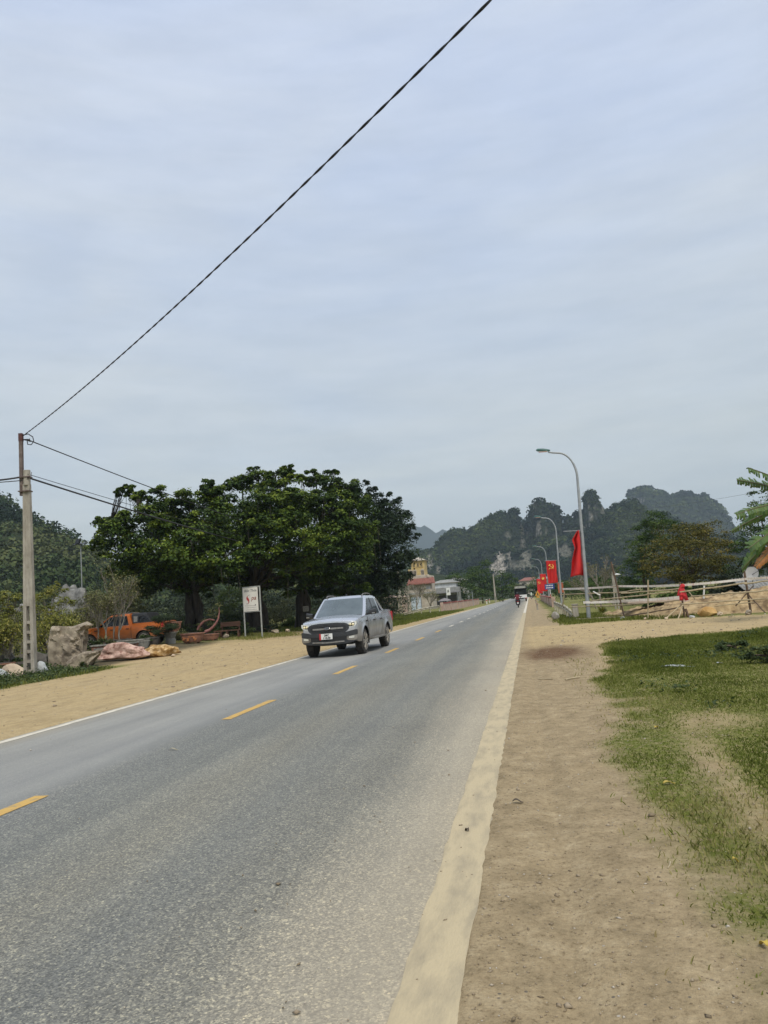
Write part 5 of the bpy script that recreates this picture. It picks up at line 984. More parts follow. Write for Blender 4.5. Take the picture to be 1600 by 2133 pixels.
# ------------------------------------------------------------------ spa sign
sl = gz(512, 1337, 41.0); sr_ = gz(547, 1335, 40.8); steel_w = mat('sign_frame', (0.50, 0.51, 0.48), (0.36, 0.37, 0.34), 6, 0.5, metal=0.3)
ang = math.atan2(sr_.y-sl.y, sr_.x-sl.x); Wd = (sr_-sl).length; t = thing('spa_sign', 'white spa signboard on two steel posts at the edge of the dirt', 'sign', sl, ang)
for x in (0, Wd): MB().box((x, 0, 1.42), (0.06, 0.06, 2.95)).build('post', steel_w, t)
MB().box((Wd/2, 0, 2.88), (Wd+0.06, 0.05, 0.05)).box((Wd/2, 0, 1.45), (Wd+0.06, 0.05, 0.05)).build('frame', steel_w, t)
signw = mat('sign_white', (0.78, 0.76, 0.70), (0.70, 0.68, 0.62), 2, 0.5); bd_ = MB().box((Wd/2-0.05, -0.04, 2.16), (Wd-0.14, 0.03, 1.36)).build('board', signw, t)
signgrey = mat('sign_grey_ink', (0.20, 0.20, 0.20), (0.25, 0.25, 0.25), 10, 0.6); signred = mat('sign_red_ink', (0.50, 0.03, 0.045), (0.42, 0.06, 0.05), 3, 0.6); signbrown = mat('sign_brown_ink', (0.30, 0.09, 0.05), (0.26, 0.08, 0.05), 3, 0.6)
cx = Wd/2-0.05
text_mesh('lettering', 'Bảo Thoa', 0.205, signgrey, bd_, (cx+0.01, -0.058, 2.60), shear=0.30, bold=0.003)
text_mesh('lettering', 'pa', 0.36, signbrown, bd_, (cx+0.21, -0.058, 2.12), shear=0.25, bold=0.004)
sp = [(-.02, .27), (-.05, .24), (-.10, .17), (-.11, .09), (-.08, .02), (-.02, -.04), (0.03, -.10), (0.0, -.16), (-.08, -.20), (0.02, -.185), (0.07, -.13), (0.08, -.04), (0.07, .05), (0.02, .12), (-.03, .18), (-.03, .23)]
o = MB().prism([(x+cx-0.16, z+2.12) for x, z in sp], -0.0605, -0.056).build('emblem', signred, bd_)
MB().tube([(cx-0.17, -0.058, 2.36), (cx-0.10, -0.058, 2.42), (cx-0.02, -0.058, 2.42)], 0.010, 4).build('emblem_stroke', signgrey, bd_); MB().tube([(cx-0.30, -0.058, 1.93), (cx-0.22, -0.058, 1.89), (cx-0.14, -0.058, 1.93)], 0.010, 4).build('emblem_stroke', signgrey, bd_)
rs = np.random.RandomState(4)
for z, n_ in ((1.80, 9), (1.69, 10), (1.57, 9)):
    mb = MB(); x = cx-0.36
    while x < cx+0.33:
        w_ = rs.uniform(0.03, 0.085); mb.box((x+w_/2, -0.057, z), (w_, 0.004, rs.uniform(0.035, 0.05))); x += w_+0.022
    mb.build('small_print', mat('sign_pale_ink', (0.40, 0.39, 0.36), (0.46, 0.44, 0.41), 10, 0.6), bd_)
o = MB().lathe([(0.035, 0), (0.035, 0.004)], 10, 'y').build('dot', inkblack, bd_); o.location = (cx+0.32, -0.06, 1.82)
sp_ = at(637, 1268, 51.0); t = thing('trunk_board', 'small grey notice board fixed to a banyan trunk', 'notice board', sp_); MB().box((0, 0, 0), (0.42, 0.03, 0.38)).build('board', greyglaze, t); MB().box((0, -0.02, 0), (0.34, 0.01, 0.28)).build('notice', mat('notice_paper', (0.28, 0.27, 0.24), (0.16, 0.155, 0.14), 14, 0.8), t)
# floodlight on a pole in the rockery
fp = at(170, 1195, 44); t = thing('floodlight_pole', 'black solar floodlight on a thin pole above the rockery', 'floodlight', (fp.x, fp.y, 0.3)); hh = at(168, 1132, 44).z-0.3
MB().tube([(0, 0, 0), (0, 0, hh-0.35), (-0.02, 0, hh-0.15), (-0.10, 0, hh)], 0.035, 8).build('pole', galv, t, smooth=40); MB().box((-0.02, 0, hh-0.02), (0.85, 0.5, 0.03), Matrix.Rotation(R(15), 3, 'X')).build('solar_panel', charcoal, t)
MB().box((-0.15, -0.1, hh+0.12), (0.30, 0.12, 0.34), Matrix.Rotation(R(-20), 3, 'X')).build('lamp_head', blackp, t, bevel=0.02); MB().box((-0.15, -0.17, hh+0.12), (0.24, 0.01, 0.27), Matrix.Rotation(R(-20), 3, 'X')).build('lamp_glass', darkglass, t)
# weeds round the pole
rs = np.random.RandomState(17); n_ = 5200; wx_ = rs.uniform(-21.5, -15.0, n_); wy_ = rs.uniform(18.8, 24.6, n_); k = rs.rand(n_) < np.clip(grassmask(wx_, wy_), 0, 1)**1.2; wx_, wy_ = wx_[k], wy_[k]
hgt = rs.uniform(0.04, 0.34, len(wx_))*(0.25+0.75*ss(-16.0, -17.5, wx_)*ss(19.4, 20.8, wy_)); P = np.stack([wx_, wy_, hgt], 1); P = np.repeat(P, 7, 0)+rs.randn(len(wx_)*7, 3)*np.array([.10, .10, .06]); P[:, 2] = np.abs(P[:, 2]); N = rs.randn(len(P), 3); N[:, 2] += 0.8
kind(obj('roadside_weeds', leaf_mesh('roadside_weeds', P, N, 0.085*rs.uniform(0.6, 1.4, len(P)), 0.5, rs, rs.rand(len(P))), shrub_leaf), 'stuff')

pot('flower_pot', 'square reddish pot stacked on the pale grey one', 362, 1346, 37.0, [(0.26, 0.0), (0.40, 0.18), (0.45, 0.5)], terracotta, 1.0, R(20), n=4, zadd=0.64)
for i, (px, py, Y, prof, m_, lb) in enumerate([(8, 1392, 25.6, [(0.28, 0), (0.36, 0.2), (0.40, 0.42)], terracotta, 'brown pot under the yellowish bonsai by the picture edge'), (48, 1388, 26.6, [(0.5, 0), (0.62, 0.2), (0.66, 0.36)], _mc['dark_stone'], 'wide dark basin half hidden by the concrete pole'), (118, 1380, 29.5, [(0.3, 0), (0.4, 0.3)], terracotta, 'brown bowl behind the standing stone'), (212, 1362, 32.0, [(0.22, 0), (0.30, 0.2), (0.33, 0.34)], greyglaze, 'small grey pot before the brown trough'), (300, 1352, 34.8, [(0.20, 0), (0.28, 0.2), (0.30, 0.38)], greyglaze, 'grey pot at the end of the pale green trough')]):
    pot('flower_pot', lb, px, py, Y, prof, m_)
for i, (px, py, Y, w, h, lm, lb) in enumerate([(205, 1352, 34.2, 1.3, 0.75, shrub_leaf, 'low green plant spilling from the brown trough'), (232, 1350, 34.6, 1.1, 0.7, olive_leaf, 'olive seedling cluster in front of the orange door'), (300, 1346, 35.8, 1.0, 0.7, shrub_leaf, 'leafy pot plant by the rear wheel of the orange pickup'), (20, 1385, 26.8, 2.2, 0.7, shrub_leaf, 'green undergrowth round the dark stones by the picture edge'), (70, 1370, 28.5, 2.4, 0.9, shrub_leaf, 'green undergrowth behind the concrete pole'), (125, 1362, 31.5, 2.2, 0.9, olive_leaf, 'olive undergrowth behind the standing stone'), (10, 1345, 31.5, 3.6, 2.9, yellow_leaf, 'yellowish bush beside the picture edge'), (60, 1335, 34.5, 3.4, 3.0, olive_leaf, 'olive bush filling the gap behind the concrete pole'), (120, 1328, 36.5, 3.2, 3.2, yellow_leaf, 'yellowish bush below the limestone crag'), (175, 1318, 42.5, 3.6, 3.4, olive_leaf, 'olive bush over the bonnet of the orange pickup'), (262, 1312, 44.5, 3.8, 4.2, olive_leaf, 'brownish thin bush behind the roof of the orange pickup'), (408, 1318, 43, 1.6, 1.0, shrub_leaf, 'green plant at the first banyan foot'), (375, 1335, 40, 1.5, 0.8, olive_leaf, 'olive plant behind the ornate pot'), (455, 1330, 41.5, 1.4, 0.9, shrub_leaf, 'green plant behind the wooden table'), (500, 1326, 43, 1.5, 0.9, shrub_leaf, 'green plant between bench and spa sign'), (560, 1318, 46, 1.3, 0.6, dk, 'dark creeper at the foot of the trunk past the spa sign')]):
    shrub(lb, px, py, Y, w, h, lm, 400+i, 8, 0.085, nl=60, group='garden plants')
for i, (px, py, Y, H_, sd, lb) in enumerate([(206, 1340, 37.0, 3.4, 501, 'wispy grey sapling before the orange pickup door'), (238, 1335, 37.2, 3.8, 502, 'thin forked sapling before the orange rear door')]):
    twiggy('garden_tree', lb, gz(px, py, Y), H_, sd, bark_grey, olive_leaf, 0.3, 4, 500, 0.08, 0.035, first=0.36)
rs = np.random.RandomState(91)
for i, (lob, px, Y, lm, lb) in enumerate([
    ([(18, 1240, 24), (-8, 1262, 24), (34, 1268, 20), (10, 1290, 22)], 15, 29.5, yellow_leaf, 'leafy yellow-green tree over the bonsai by the picture edge'),
    ([(92, 1246, 22), (116, 1232, 22), (132, 1258, 22), (100, 1278, 20), (78, 1270, 18)], 100, 33.0, yellow_leaf, 'leafy yellow-green tree just past the concrete pole'),
    ([(172, 1262, 22), (196, 1250, 22), (160, 1285, 20), (205, 1280, 22)], 182, 38.5, olive_leaf, 'thin olive tree over the bonnet of the orange pickup'),
    ([(226, 1232, 24), (250, 1215, 22), (268, 1242, 24), (240, 1262, 24), (215, 1258, 20), (285, 1262, 20)], 246, 43.0, olive_leaf, 'tall thin olive tree behind the roof of the orange pickup')]):
    tree('garden_tree', lb, gz(px, 1340, Y), px_lobes(rs, lob, Y, 0.8, 1.0, 2), 0.07, 1.3, lm, bark_grey, 700+i, 12, 34, 0.10, 0.5, 0.3, group='garden trees')
twiggy('bare_shrub', 'tangle of dead grey branches behind the concrete pole', gz(25, 1330, 37), 4.6, 711, bark_grey, olive_leaf, 0.6, 4, 250, 0.09, 0.06, cat='shrub'); twiggy('bare_shrub', 'grey leafless shrub against the limestone crag', gz(150, 1318, 40), 3.6, 712, bark_grey, olive_leaf, 0.6, 4, 250, 0.09, 0.05, cat='shrub')
# ------------------------------------------------------------------ street lamps and banners
def street_lamp(label, loc):
    t = thing('street_lamp', label, 'street lamp', loc, 0, 'street lamps along the road'); H = 8.25
    green = mat('lamp_green', (0.06, 0.15, 0.13), (0.045, 0.11, 0.10), 5, 0.5)
    MB().tube([(0, 0, 0), (0, 0, 2.6), (0, 0, 5.2), (0, 0, H-1.4)], [0.095, 0.085, 0.07, 0.058], 12).build('post', galv, t, smooth=40)
    arc = [(0, 0, H-1.4)]+[(-0.85+0.85*math.cos(a), 0, H-1.4+1.28*math.sin(a)) for a in np.linspace(0.15, 1.45, 8)]+[(-1.05, 0, H-0.09), (-1.28, 0, H-0.04)]
    MB().tube(arc, [0.055]*4+[0.045]*6+[0.04], 9).build('arm', galv, t, smooth=50)
    S = [(-1.18, 0.05, 0.07), (-1.32, 0.11, 0.13), (-1.5, 0.15, 0.16), (-1.75, 0.13, 0.15), (-1.84, 0.07, 0.08)]
    hd = MB().grid([[(x, w*math.cos(a), H+0.03+(x+1.2)*-0.10+h*0.6*max(-0.45, math.sin(a))) for a in np.linspace(0, 2*math.pi, 13)[:-1]] for x, w, h in S], True); n_ = len(hd.v); hd.f += [tuple(range(12)), tuple(range(n_-12, n_))]; o = hd.build('lamp_head', green, t, smooth=50)
    MB().box((-1.52, 0, H+0.0), (0.40, 0.2, 0.02)).build('lamp_glass', lampglass, o)
    MB().box((0, 0, 0.02), (0.36, 0.36, 0.04)).build('base_plate', galv, t); MB().box((-0.09, 0, 0.75), (0.02, 0.10, 0.30)).build('hatch', charcoal, t)
    return t
LX = 2.62; lampY = [36.4, 68.5, 111, 152, 195]
lamp0 = street_lamp('nearest street lamp, tall and grey with a red banner', (LX, lampY[0], 0.0)); lamp0.rotation_euler = (0, R(1.7), 0)
for y, lb in zip(lampY[1:], ['street lamp second from us beside the hammer and sickle banner', 'street lamp third along beside the blue sign', 'street lamp fourth along above the yellow warning sign', 'farthest small street lamp on the roadside']):
    c = copy_tree(lamp0); c.location = (LX+0.1, y, 0.0); c['label'] = lb
flag_red = mat('flag_red', (0.62, 0.018, 0.014), (0.50, 0.012, 0.012), 2.5, 0.75, stretch=(4, 4, 0.6)); gold = mat('flag_gold', (0.80, 0.60, 0.12), (0.75, 0.55, 0.1), 5, 0.7)
def star(r, n=5):
    return [(math.sin(math.pi*k/n)*(r if k % 2 == 0 else r*0.4), math.cos(math.pi*k/n)*(r if k % 2 == 0 else r*0.4)) for k in range(2*n)]
def banner(label, x, y, z0, z1, w, emblem, fold, seed, cloth=flag_red):
    t = thing('banner', label, 'banner', (x, y, z0), 0, 'red banners on the lamp posts'); H = z1-z0; rs_ = np.random.RandomState(seed); G = []
    for i in range(25):
        v = i/24; ww = w*(1 if not fold else np.interp(v, [0, .35, .62, .8, 1.0], [1.0, 0.78, 0.45, 0.62, 0.12])); off = 0 if not fold else np.interp(v, [0, .62, .82, 1.0], [0, 0, -0.18, 0.0])*w*0
        G.append([(-ww*u+0.02*math.sin(9*v)*(1-v), 0.10*math.sin(u*7+v*3+seed)*(1-0.5*v)*(2.2 if fold else 1)+0.05*math.sin(u*15+v*6), H*v+0.03*math.sin(u*4)*(1-v)) for u in np.linspace(0, 1, 17)])
    c = MB().grid(G).build('cloth', cloth, t, smooth=70, fix=False)
    c.modifiers.new('thick', 'SOLIDIFY').thickness = 0.006
    MB().tube([(0.12, 0, H-0.02), (-w-0.1, 0, H+0.02)], 0.018, 6).build('arm', galv, t)
    if not fold: MB().tube([(0.12, 0, 0.02), (-w-0.02, 0, 0.0)], 0.014, 6).build('lower_arm', galv, t)
    cx, cz = -w*0.5, H*0.74
    if emblem == 'hs':
        s = w*0.30; e = MB()
        A1 = [(cx+s*0.05+s*0.75*math.cos(a), cz+s*0.75*math.sin(a)) for a in np.linspace(-2.4, 1.35, 14)]; A2 = [(cx-s*0.02+s*0.66*math.cos(a)*0.88, cz+s*0.02+s*0.66*math.sin(a)) for a in np.linspace(1.35, -2.2, 14)]
        e.prism(A1+A2, -0.135, -0.125); e.bar((cx-s*0.95, -0.13, cz-s*0.95), (cx-s*0.45, -0.13, cz-s*0.5), s*0.2, 0.01); e.bar((cx-s*0.55, -0.131, cz+s*0.35), (cx+s*0.75, -0.131, cz-s*0.75), s*0.16, 0.01); e.bar((cx-s*0.85, -0.131, cz+s*0.25), (cx-s*0.30, -0.131, cz+s*0.75), s*0.36, 0.01)
        e.build('emblem', gold, c)
    elif emblem == 'star':
        MB().prism([(cx+x_, cz+z_) for x_, z_ in star(w*0.33)], -0.135, -0.125).build('emblem', gold, c)
    return t
def zat(px, py, y): return at(px, py, y).z
banner('long red banner, folded narrow at the top, on the nearest lamp', LX-0.0, lampY[0], zat(1200, 1200, lampY[0]), zat(1203, 1105, lampY[0]), 0.62, None, True, 1)
banner('red banner with golden hammer and sickle on the second lamp', LX-0.02, lampY[1], zat(1156, 1215, lampY[1]), zat(1153, 1167, lampY[1]), 0.86, 'hs', False, 2)
banner('red banner with golden star on the third lamp', LX-0.02, lampY[2], zat(1137, 1232, lampY[2]), zat(1136, 1195, lampY[2]), 0.86, 'star', False, 3)
banner('small far red banner with hammer and sickle on the fourth lamp', LX-0.02, lampY[3], zat(1133, 1236, lampY[3]), zat(1133, 1205, lampY[3]), 0.95, 'hs', False, 4)
banner('faded orange banner hanging low behind the second lamp', LX+1.1, 84, zat(1160, 1236, 84), zat(1160, 1214, 84), 0.6, None, False, 5, mat('flag_faded', (0.50, 0.16, 0.07), (0.40, 0.12, 0.06), 4, 0.8))
# ------------------------------------------------------------------ road signs
signblue = mat('sign_blue', (0.015, 0.04, 0.20), (0.02, 0.05, 0.22), 3, 0.45); signyel = mat('sign_yellow', (0.62, 0.30, 0.03), (0.55, 0.27, 0.03), 3, 0.5)
bp_ = at(1145, 1222, 92); t = thing('place_sign', 'blue road sign with white lettering on a striped post', 'sign', (bp_.x, 92, 0.0))
MB().tube([(0, 0, 0), (0, 0, bp_.z+0.5)], 0.04, 8).build('post', white_p, t)
for z in (0.3, 0.9): MB().tube([(0, 0, z), (0, 0, z+0.3)], 0.043, 8).build('stripe', red_p, t)
bd_ = MB().box((0, -0.06, bp_.z), (1.15, 0.03, 0.62)).build('board', signblue, t)
rs = np.random.RandomState(9)
for z in (0.14, -0.13):
    mb = MB(); x = -0.45
    while x < 0.40: w_ = rs.uniform(0.10, 0.20); mb.box((x+w_/2, -0.08, bp_.z+z), (w_, 0.006, 0.13)); x += w_+0.05
    mb.build('lettering', white_p, bd_)
yp = at(1120, 1236, 135); t = thing('warning_sign', 'yellow triangular warning sign at the far bend', 'sign', (yp.x, 135, 0.0)); MB().tube([(0, 0, 0), (0, 0, yp.z+0.3)], 0.04, 8).build('post', galv, t)
b_ = MB().prism([(-0.5, yp.z-0.40), (0.5, yp.z-0.40), (0.0, yp.z+0.55)], -0.08, -0.05).build('board', signyel, t); MB().prism([(-0.12, yp.z-0.30), (0.12, yp.z-0.30), (0.05, yp.z+0.12), (-0.05, yp.z+0.12)], -0.09, -0.082).build('symbol', inkblack, b_)
MB().box((0, -0.06, yp.z-0.62), (0.5, 0.03, 0.28)).build('plate', signyel, t)
# ------------------------------------------------------------------ guard rails and parapets
railm = mat('rail_zinc', (0.56, 0.52, 0.40), (0.30, 0.26, 0.18), 3, 0.6, 0.1, metal=0.2)
def guardrail(label, pts, side, sp=2.0):
    t = thing('guardrail', label, 'guardrail', (pts[0][0], pts[0][1], 0)); o = Vector((pts[0][0], pts[0][1], 0)); V = [Vector((p[0], p[1], 0))-o for p in pts]; hs = [p[2] for p in pts]
    prof = [(0.0, -0.15), (0.05, -0.11), (0.05, -0.06), (-0.02, -0.01), (-0.02, 0.01), (0.05, 0.06), (0.05, 0.11), (0.0, 0.15)]; G = []
    for i, v in enumerate(V):
        d = (V[min(i+1, len(V)-1)]-V[max(i-1, 0)]).normalized(); nn = Vector((d.y, -d.x, 0))*side; G.append([v+nn*a+Vector((0, 0, hs[i]+b)) for a, b in prof])
    ob = MB().grid(G).build('beam', railm, t, smooth=35); ob.modifiers.new('thick', 'SOLIDIFY').thickness = 0.006
    for i, v in enumerate(V):
        if hs[i] > 0.3: MB().tube([v+Vector((0, 0, -0.1)), v+Vector((0, 0, hs[i]+0.16))], 0.06, 8).build('post', railm, t)
    return t
guardrail('corrugated guardrail dipping to the grass by the nearest lamp', [(2.02, 38.6, 0.30), (1.93, 39.6, 0.42), (1.86, 41, 0.52), (1.84, 43.5, 0.56), (1.84, 46, 0.58), (1.84, 49, 0.58), (1.84, 52, 0.58), (1.84, 56, 0.58), (1.84, 60, 0.58)], -1)
t = thing('rail_end_post', 'stubby concrete post at the end of the roadside guardrail', 'post', (2.06, 38.9, 0)); MB().box((0.14, 0.3, 0.36), (0.30, 0.16, 0.74)).build('post', concrete, t, bevel=0.03); MB().box((0.14, 0.3, 0.76), (0.34, 0.2, 0.06)).build('cap', concrete, t)
rock('concrete_block', 'low square concrete block in the grass beside the guardrail', 1158, 1292, 38.5, (0.20, 0.2, 0.26), concrete, 77, 0, 0.1, 0.03)
parm = mat('parapet_wash', (0.55, 0.40, 0.32), (0.38, 0.27, 0.21), 2, 0.85, 0.2); parred = mat('parapet_red', (0.30, 0.05, 0.045), (0.22, 0.045, 0.04), 3, 0.8)
def parapet(label, x, y0, y1, n, h=0.85):
    t = thing('bridge_parapet', label, 'parapet', (x, y0, 0)); L = y1-y0
    MB().box((0, L/2, h*0.45), (0.22, L, h*0.9)).build('wall', parm, t); MB().box((0, L/2, h*0.95), (0.32, L+0.1, h*0.12)).build('coping', parred, t)
    for k in range(n+1): MB().box((0, L*k/n, h*0.5+0.01), (0.36, 0.42, h*1.06)).build('pier', parm, t)
    return t
parapet('long pinkish bridge parapet with red coping across the road', -11.0, 94, 162, 7, 1.2); parapet('pinkish bridge parapet end between the roadside guardrail and the blue sign', 2.2, 74, 150, 6, 0.95)
guardrail('cream guardrail curving down onto the bright verge', [(-14.6, 86.0, 0.25), (-13.6, 86.6, 0.45), (-12.8, 87.8, 0.6), (-12.0, 90, 0.72), (-11.3, 93.4, 0.78)], 1)
guardrail('far guardrail past the end of the long parapet', [(-11, 163, 0.7), (-11, 172, 0.7), (-11, 184, 0.7), (-11, 200, 0.7)], 1)
for i, (px, Y, lb) in enumerate([(1014, 150, 'striped marker post at the far end of the parapet'), (1020, 175, 'second striped marker post past the parapet')]):
    p = at(px, 1255, Y); t = thing('marker_post', lb, 'marker post', (p.x, Y, 0)); MB().tube([(0, 0, 0), (0, 0, 1.0)], 0.10, 8).build('post', white_p, t); MB().tube([(0, 0, 0.62), (0, 0, 0.86)], 0.104, 8).build('stripe', red_p, t)
for i, (x, y, lb) in enumerate([(0.55, 66, 'small concrete kerb post beside the edge line'), (0.75, 104, 'farther concrete kerb post beside the edge line')]):
    t = thing('kerb_post', lb, 'kerb post', (x, y, 0)); MB().box((0, 0, 0.26), (0.16, 0.16, 0.54)).build('post', concrete, t, bevel=0.02); MB().box((0, 0, 0.54), (0.12, 0.12, 0.06)).build('cap', parred, t)
# ------------------------------------------------------------------ earth bank, bamboo fence, tape
def bankz(x, y, fy):
    h = np.interp(x, [3.0, 4.2, 6, 8.5, 11, 16], [0.0, 0.22, 0.46, 0.64, 0.80, 0.95]); n_ = fbm(x*1.1+4, y*1.1, 4); n2_ = fbm(x*4+4, y*4, 3)
    return h*ss(fy+0.5+0.8*(n_-0.5), fy+1.7+1.6*(n_-0.5), y)*(1-ss(fy+6.0, fy+9, y))*(0.55+0.9*n_)+0.30*(n2_-0.5)*ss(fy+0.3, fy+1.2, y)-0.03
def fence_y(x): return np.interp(x, [2.2, 4.07, 5.9, 8.94, 12, 16], [37.5, 35.2, 32.4, 32.0, 31.0, 30.2])
bx_, by_ = np.meshgrid(np.arange(2.6, 16.5, 0.11), np.arange(0, 10.2, 0.11)); fy = fence_y(bx_); yy_ = by_+fy-0.3; bz_ = bankz(bx_, yy_, fy)
me = raw_mesh('earth_bank', np.stack([bx_.ravel(), yy_.ravel(), bz_.ravel()], 1), grid_faces(*bx_.shape), 4); me.polygons.foreach_set('use_smooth', [True]*len(me.polygons))
kind(obj('earth_bank', me, mat('bank_earth', (0.47, 0.35, 0.19), (0.13, 0.085, 0.042), 2.6, 0.95, 1.0, detail=10, c3=(0.33, 0.235, 0.12), bscale=6)), 'structure')
bamboo = mat('bamboo', (0.46, 0.38, 0.24), (0.30, 0.235, 0.14), 6, 0.6, 0.1); bamboo_d = mat('bamboo_dark', (0.15, 0.095, 0.06), (0.085, 0.055, 0.036), 6, 0.7)
fence = thing('bamboo_fence', 'rough bamboo rail fence along the earth bank', 'fence', (0, 0, 0))
def fp(px, py, x_or_y, use='y'): return at(px, py, x_or_y)
def pole_(nm, a, b, r, m_, n=6):
    rs_ = np.random.RandomState(int(abs(a[0]*100)) % 9999); k = 6; pts = [Vector(a).lerp(Vector(b), i/k)+Vector((0, 0, rs_.uniform(-.015, .015))) for i in range(k+1)]
    return MB().tube(pts, [r*(1+0.08*(i % 2)) for i in range(k+1)], n).build(nm, m_, fence, smooth=50)
FP = lambda px, py, Y: at(px, py, Y)
for a, b, r, m_ in [((1302, 1291, 35.0), (1273, 1170, 35.0), .035, bamboo_d), ((1350, 1293, 33.5), (1350, 1208, 33.5), .028, bamboo), ((1427, 1290, 32.6), (1416, 1213, 32.6), .035, bamboo_d), ((1564, 1274, 32.0), (1550, 1188, 32.0), .045, bamboo_d), ((1437, 1292, 32.2), (1428, 1268, 32.2), .05, bamboo_d),
                    ((1172, 1262, 37.8), (1176, 1232, 37.8), .03, bamboo)]: pole_('post', FP(*a), FP(*b), r, m_)
for a, b, r, m_ in [((1174, 1228, 37.6), (1290, 1221, 35.0), .022, bamboo), ((1168, 1239, 37.6), (1300, 1234, 34.8), .025, bamboo), ((1290, 1234, 34.8), (1334, 1228, 34.0), .022, bamboo), ((1294, 1236, 34.6), (1420, 1226, 32.4), .028, bamboo), ((1230, 1252, 35.6), (1352, 1238, 33.4), .025, bamboo), ((1346, 1238, 33.4), (1424, 1230, 32.4), .022, bamboo), ((1416, 1233, 32.3), (1556, 1214, 31.8), .03, bamboo), ((1550, 1216, 31.8), (1660, 1202, 31.4), .028, bamboo), ((1440, 1242, 32.4), (1565, 1233, 31.8), .028, bamboo), ((1560, 1233, 31.8), (1660, 1226, 31.2), .028, bamboo),
                    ((1188, 1265, 36.6), (1302, 1260, 34.6), .025, bamboo), ((1300, 1260, 34.6), (1424, 1250, 32.4), .022, bamboo), ((1420, 1258, 32.2), (1562, 1250, 31.7), .026, bamboo), ((1488, 1263, 32), (1570, 1254, 31.6), .018, bamboo), ((1556, 1250, 31.7), (1660, 1243, 31.4), .024, bamboo), ((1200, 1290, 36.0), (1300, 1284, 34.7), .02, bamboo), ((1300, 1284, 34.7), (1412, 1266, 32.6), .024, bamboo_d)]: pole_('rail', FP(*a), FP(*b), r, m_)
for a, b, r, m_ in [((1384, 1291, 32.0), (1422, 1258, 32.5), .026, bamboo), ((1412, 1292, 31.8), (1424, 1256, 32.4), .026, bamboo), ((1594, 1276, 31.3), (1560, 1240, 31.9), .024, bamboo_d), ((1532, 1262, 31.8), (1570, 1220, 32), .022, bamboo_d), ((1448, 1249, 32.4), (1434, 1232, 32.6), .022, bamboo), ((1466, 1246, 33), (1467, 1220, 33), .035, white_p), ((1250, 1240, 34.6), (1236, 1232, 34.5), .03, white_p)]: pole_('brace', FP(*a), FP(*b), r, m_)
def tape_material():
    m, n, l, b = nt('caution_tape'); b.inputs['Roughness'].default_value = 0.5; tc = n.new('ShaderNodeTexCoord'); mp = n.new('ShaderNodeMapping'); mp.inputs['Scale'].default_value = (1, 0.6, 0.0); l.new(tc.outputs['Object'], mp.inputs['Vector'])
    w = n.new('ShaderNodeTexNoise'); w.inputs['Scale'].default_value = 45.0; w.inputs['Detail'].default_value = 3; l.new(mp.outputs['Vector'], w.inputs['Vector']); r = n.new('ShaderNodeValToRGB'); e = r.color_ramp.elements; e[0].position = 0.36; e[1].position = 0.42; e[0].color = (0.50, 0.27, 0.22, 1); e[1].color = (0.68, 0.64, 0.58, 1); l.new(w.outputs['Fac'], r.inputs['Fac']); l.new(r.outputs['Color'], b.inputs['Base Color']); return m
tapem = tape_material()
def tape(label, pts, h):
    V = [at(*p) for p in pts]; P = []
    for a, b in zip(V[:-1], V[1:]):
        for i in range(8): q = a.lerp(b, i/8); q.z -= 0.02*math.sin(math.pi*i/8); P.append(q)
    P.append(V[-1]); o = MB().grid([[q+Vector((0, 0.012*math.sin(i*0.9), h/2)), q+Vector((0, 0, 0))+Vector((0, -0.012*math.sin(i*0.7), -h/2))] for i, q in enumerate(P)]).build('caution_tape', tapem, None, fix=False); o.modifiers.new('thick', 'SOLIDIFY').thickness = 0.003
    return tag(o, label, 'tape')
tape('white caution tape strung along the top of the bamboo fence', [(1172, 1227, 37.5), (1292, 1221, 34.95), (1420, 1219, 32.5), (1553, 1206, 31.9), (1680, 1196, 31.2)], 0.09)
tape('faded caution tape sagging low over the pit', [(1215, 1255, 35.8), (1330, 1250, 35.0), (1424, 1243, 34.2)], 0.11)
slabm = mat('pink_slab', (0.56, 0.45, 0.38), (0.42, 0.33, 0.27), 2, 0.9, 0.3); p = at(1370, 1252, 36.0); o = MB().box((0, 0, 0), (2.7, 2.4, 0.16), Matrix.Rotation(R(3), 3, 'Y')).build('concrete_slab', slabm, None, bevel=0.02); o.location = (p.x, 37.0, p.z); tag(o, 'pale pinkish concrete slab on top of the earth bank', 'slab')
# red cloth tied to the fence post
rs = np.random.RandomState(6); cp = at(1422, 1222, 32.35); t = thing('red_cloth', 'red cloth tied in tatters to a bamboo post', 'cloth', cp); redc = mat('red_cloth', (0.60, 0.03, 0.035), (0.42, 0.02, 0.03), 8, 0.8, 0.3)
k_ = MB(); rock_mesh(k_, (0, 0, 0.02), (0.13, 0.11, 0.12), 8, 2, 0.3); k_.build('knot', redc, t, smooth=60)
for k in range(6):
    a = k*1.05; L_ = rs.uniform(0.35, 0.6); G = []
    for i in range(7):
        v = i/6; x = math.cos(a)*0.16*v+0.02*math.sin(5*v+k)-0.05; y_ = -abs(math.sin(a))*0.10*v; G.append([(x-0.05-0.03*v, y_, -L_*v), (x, y_-0.03, -L_*v), (x+0.05+0.03*v, y_+0.01, -L_*v+0.02)])
    s_ = MB().grid(G).build('strip', redc, t, smooth=70, fix=False); s_.modifiers.new('thick', 'SOLIDIFY').thickness = 0.008
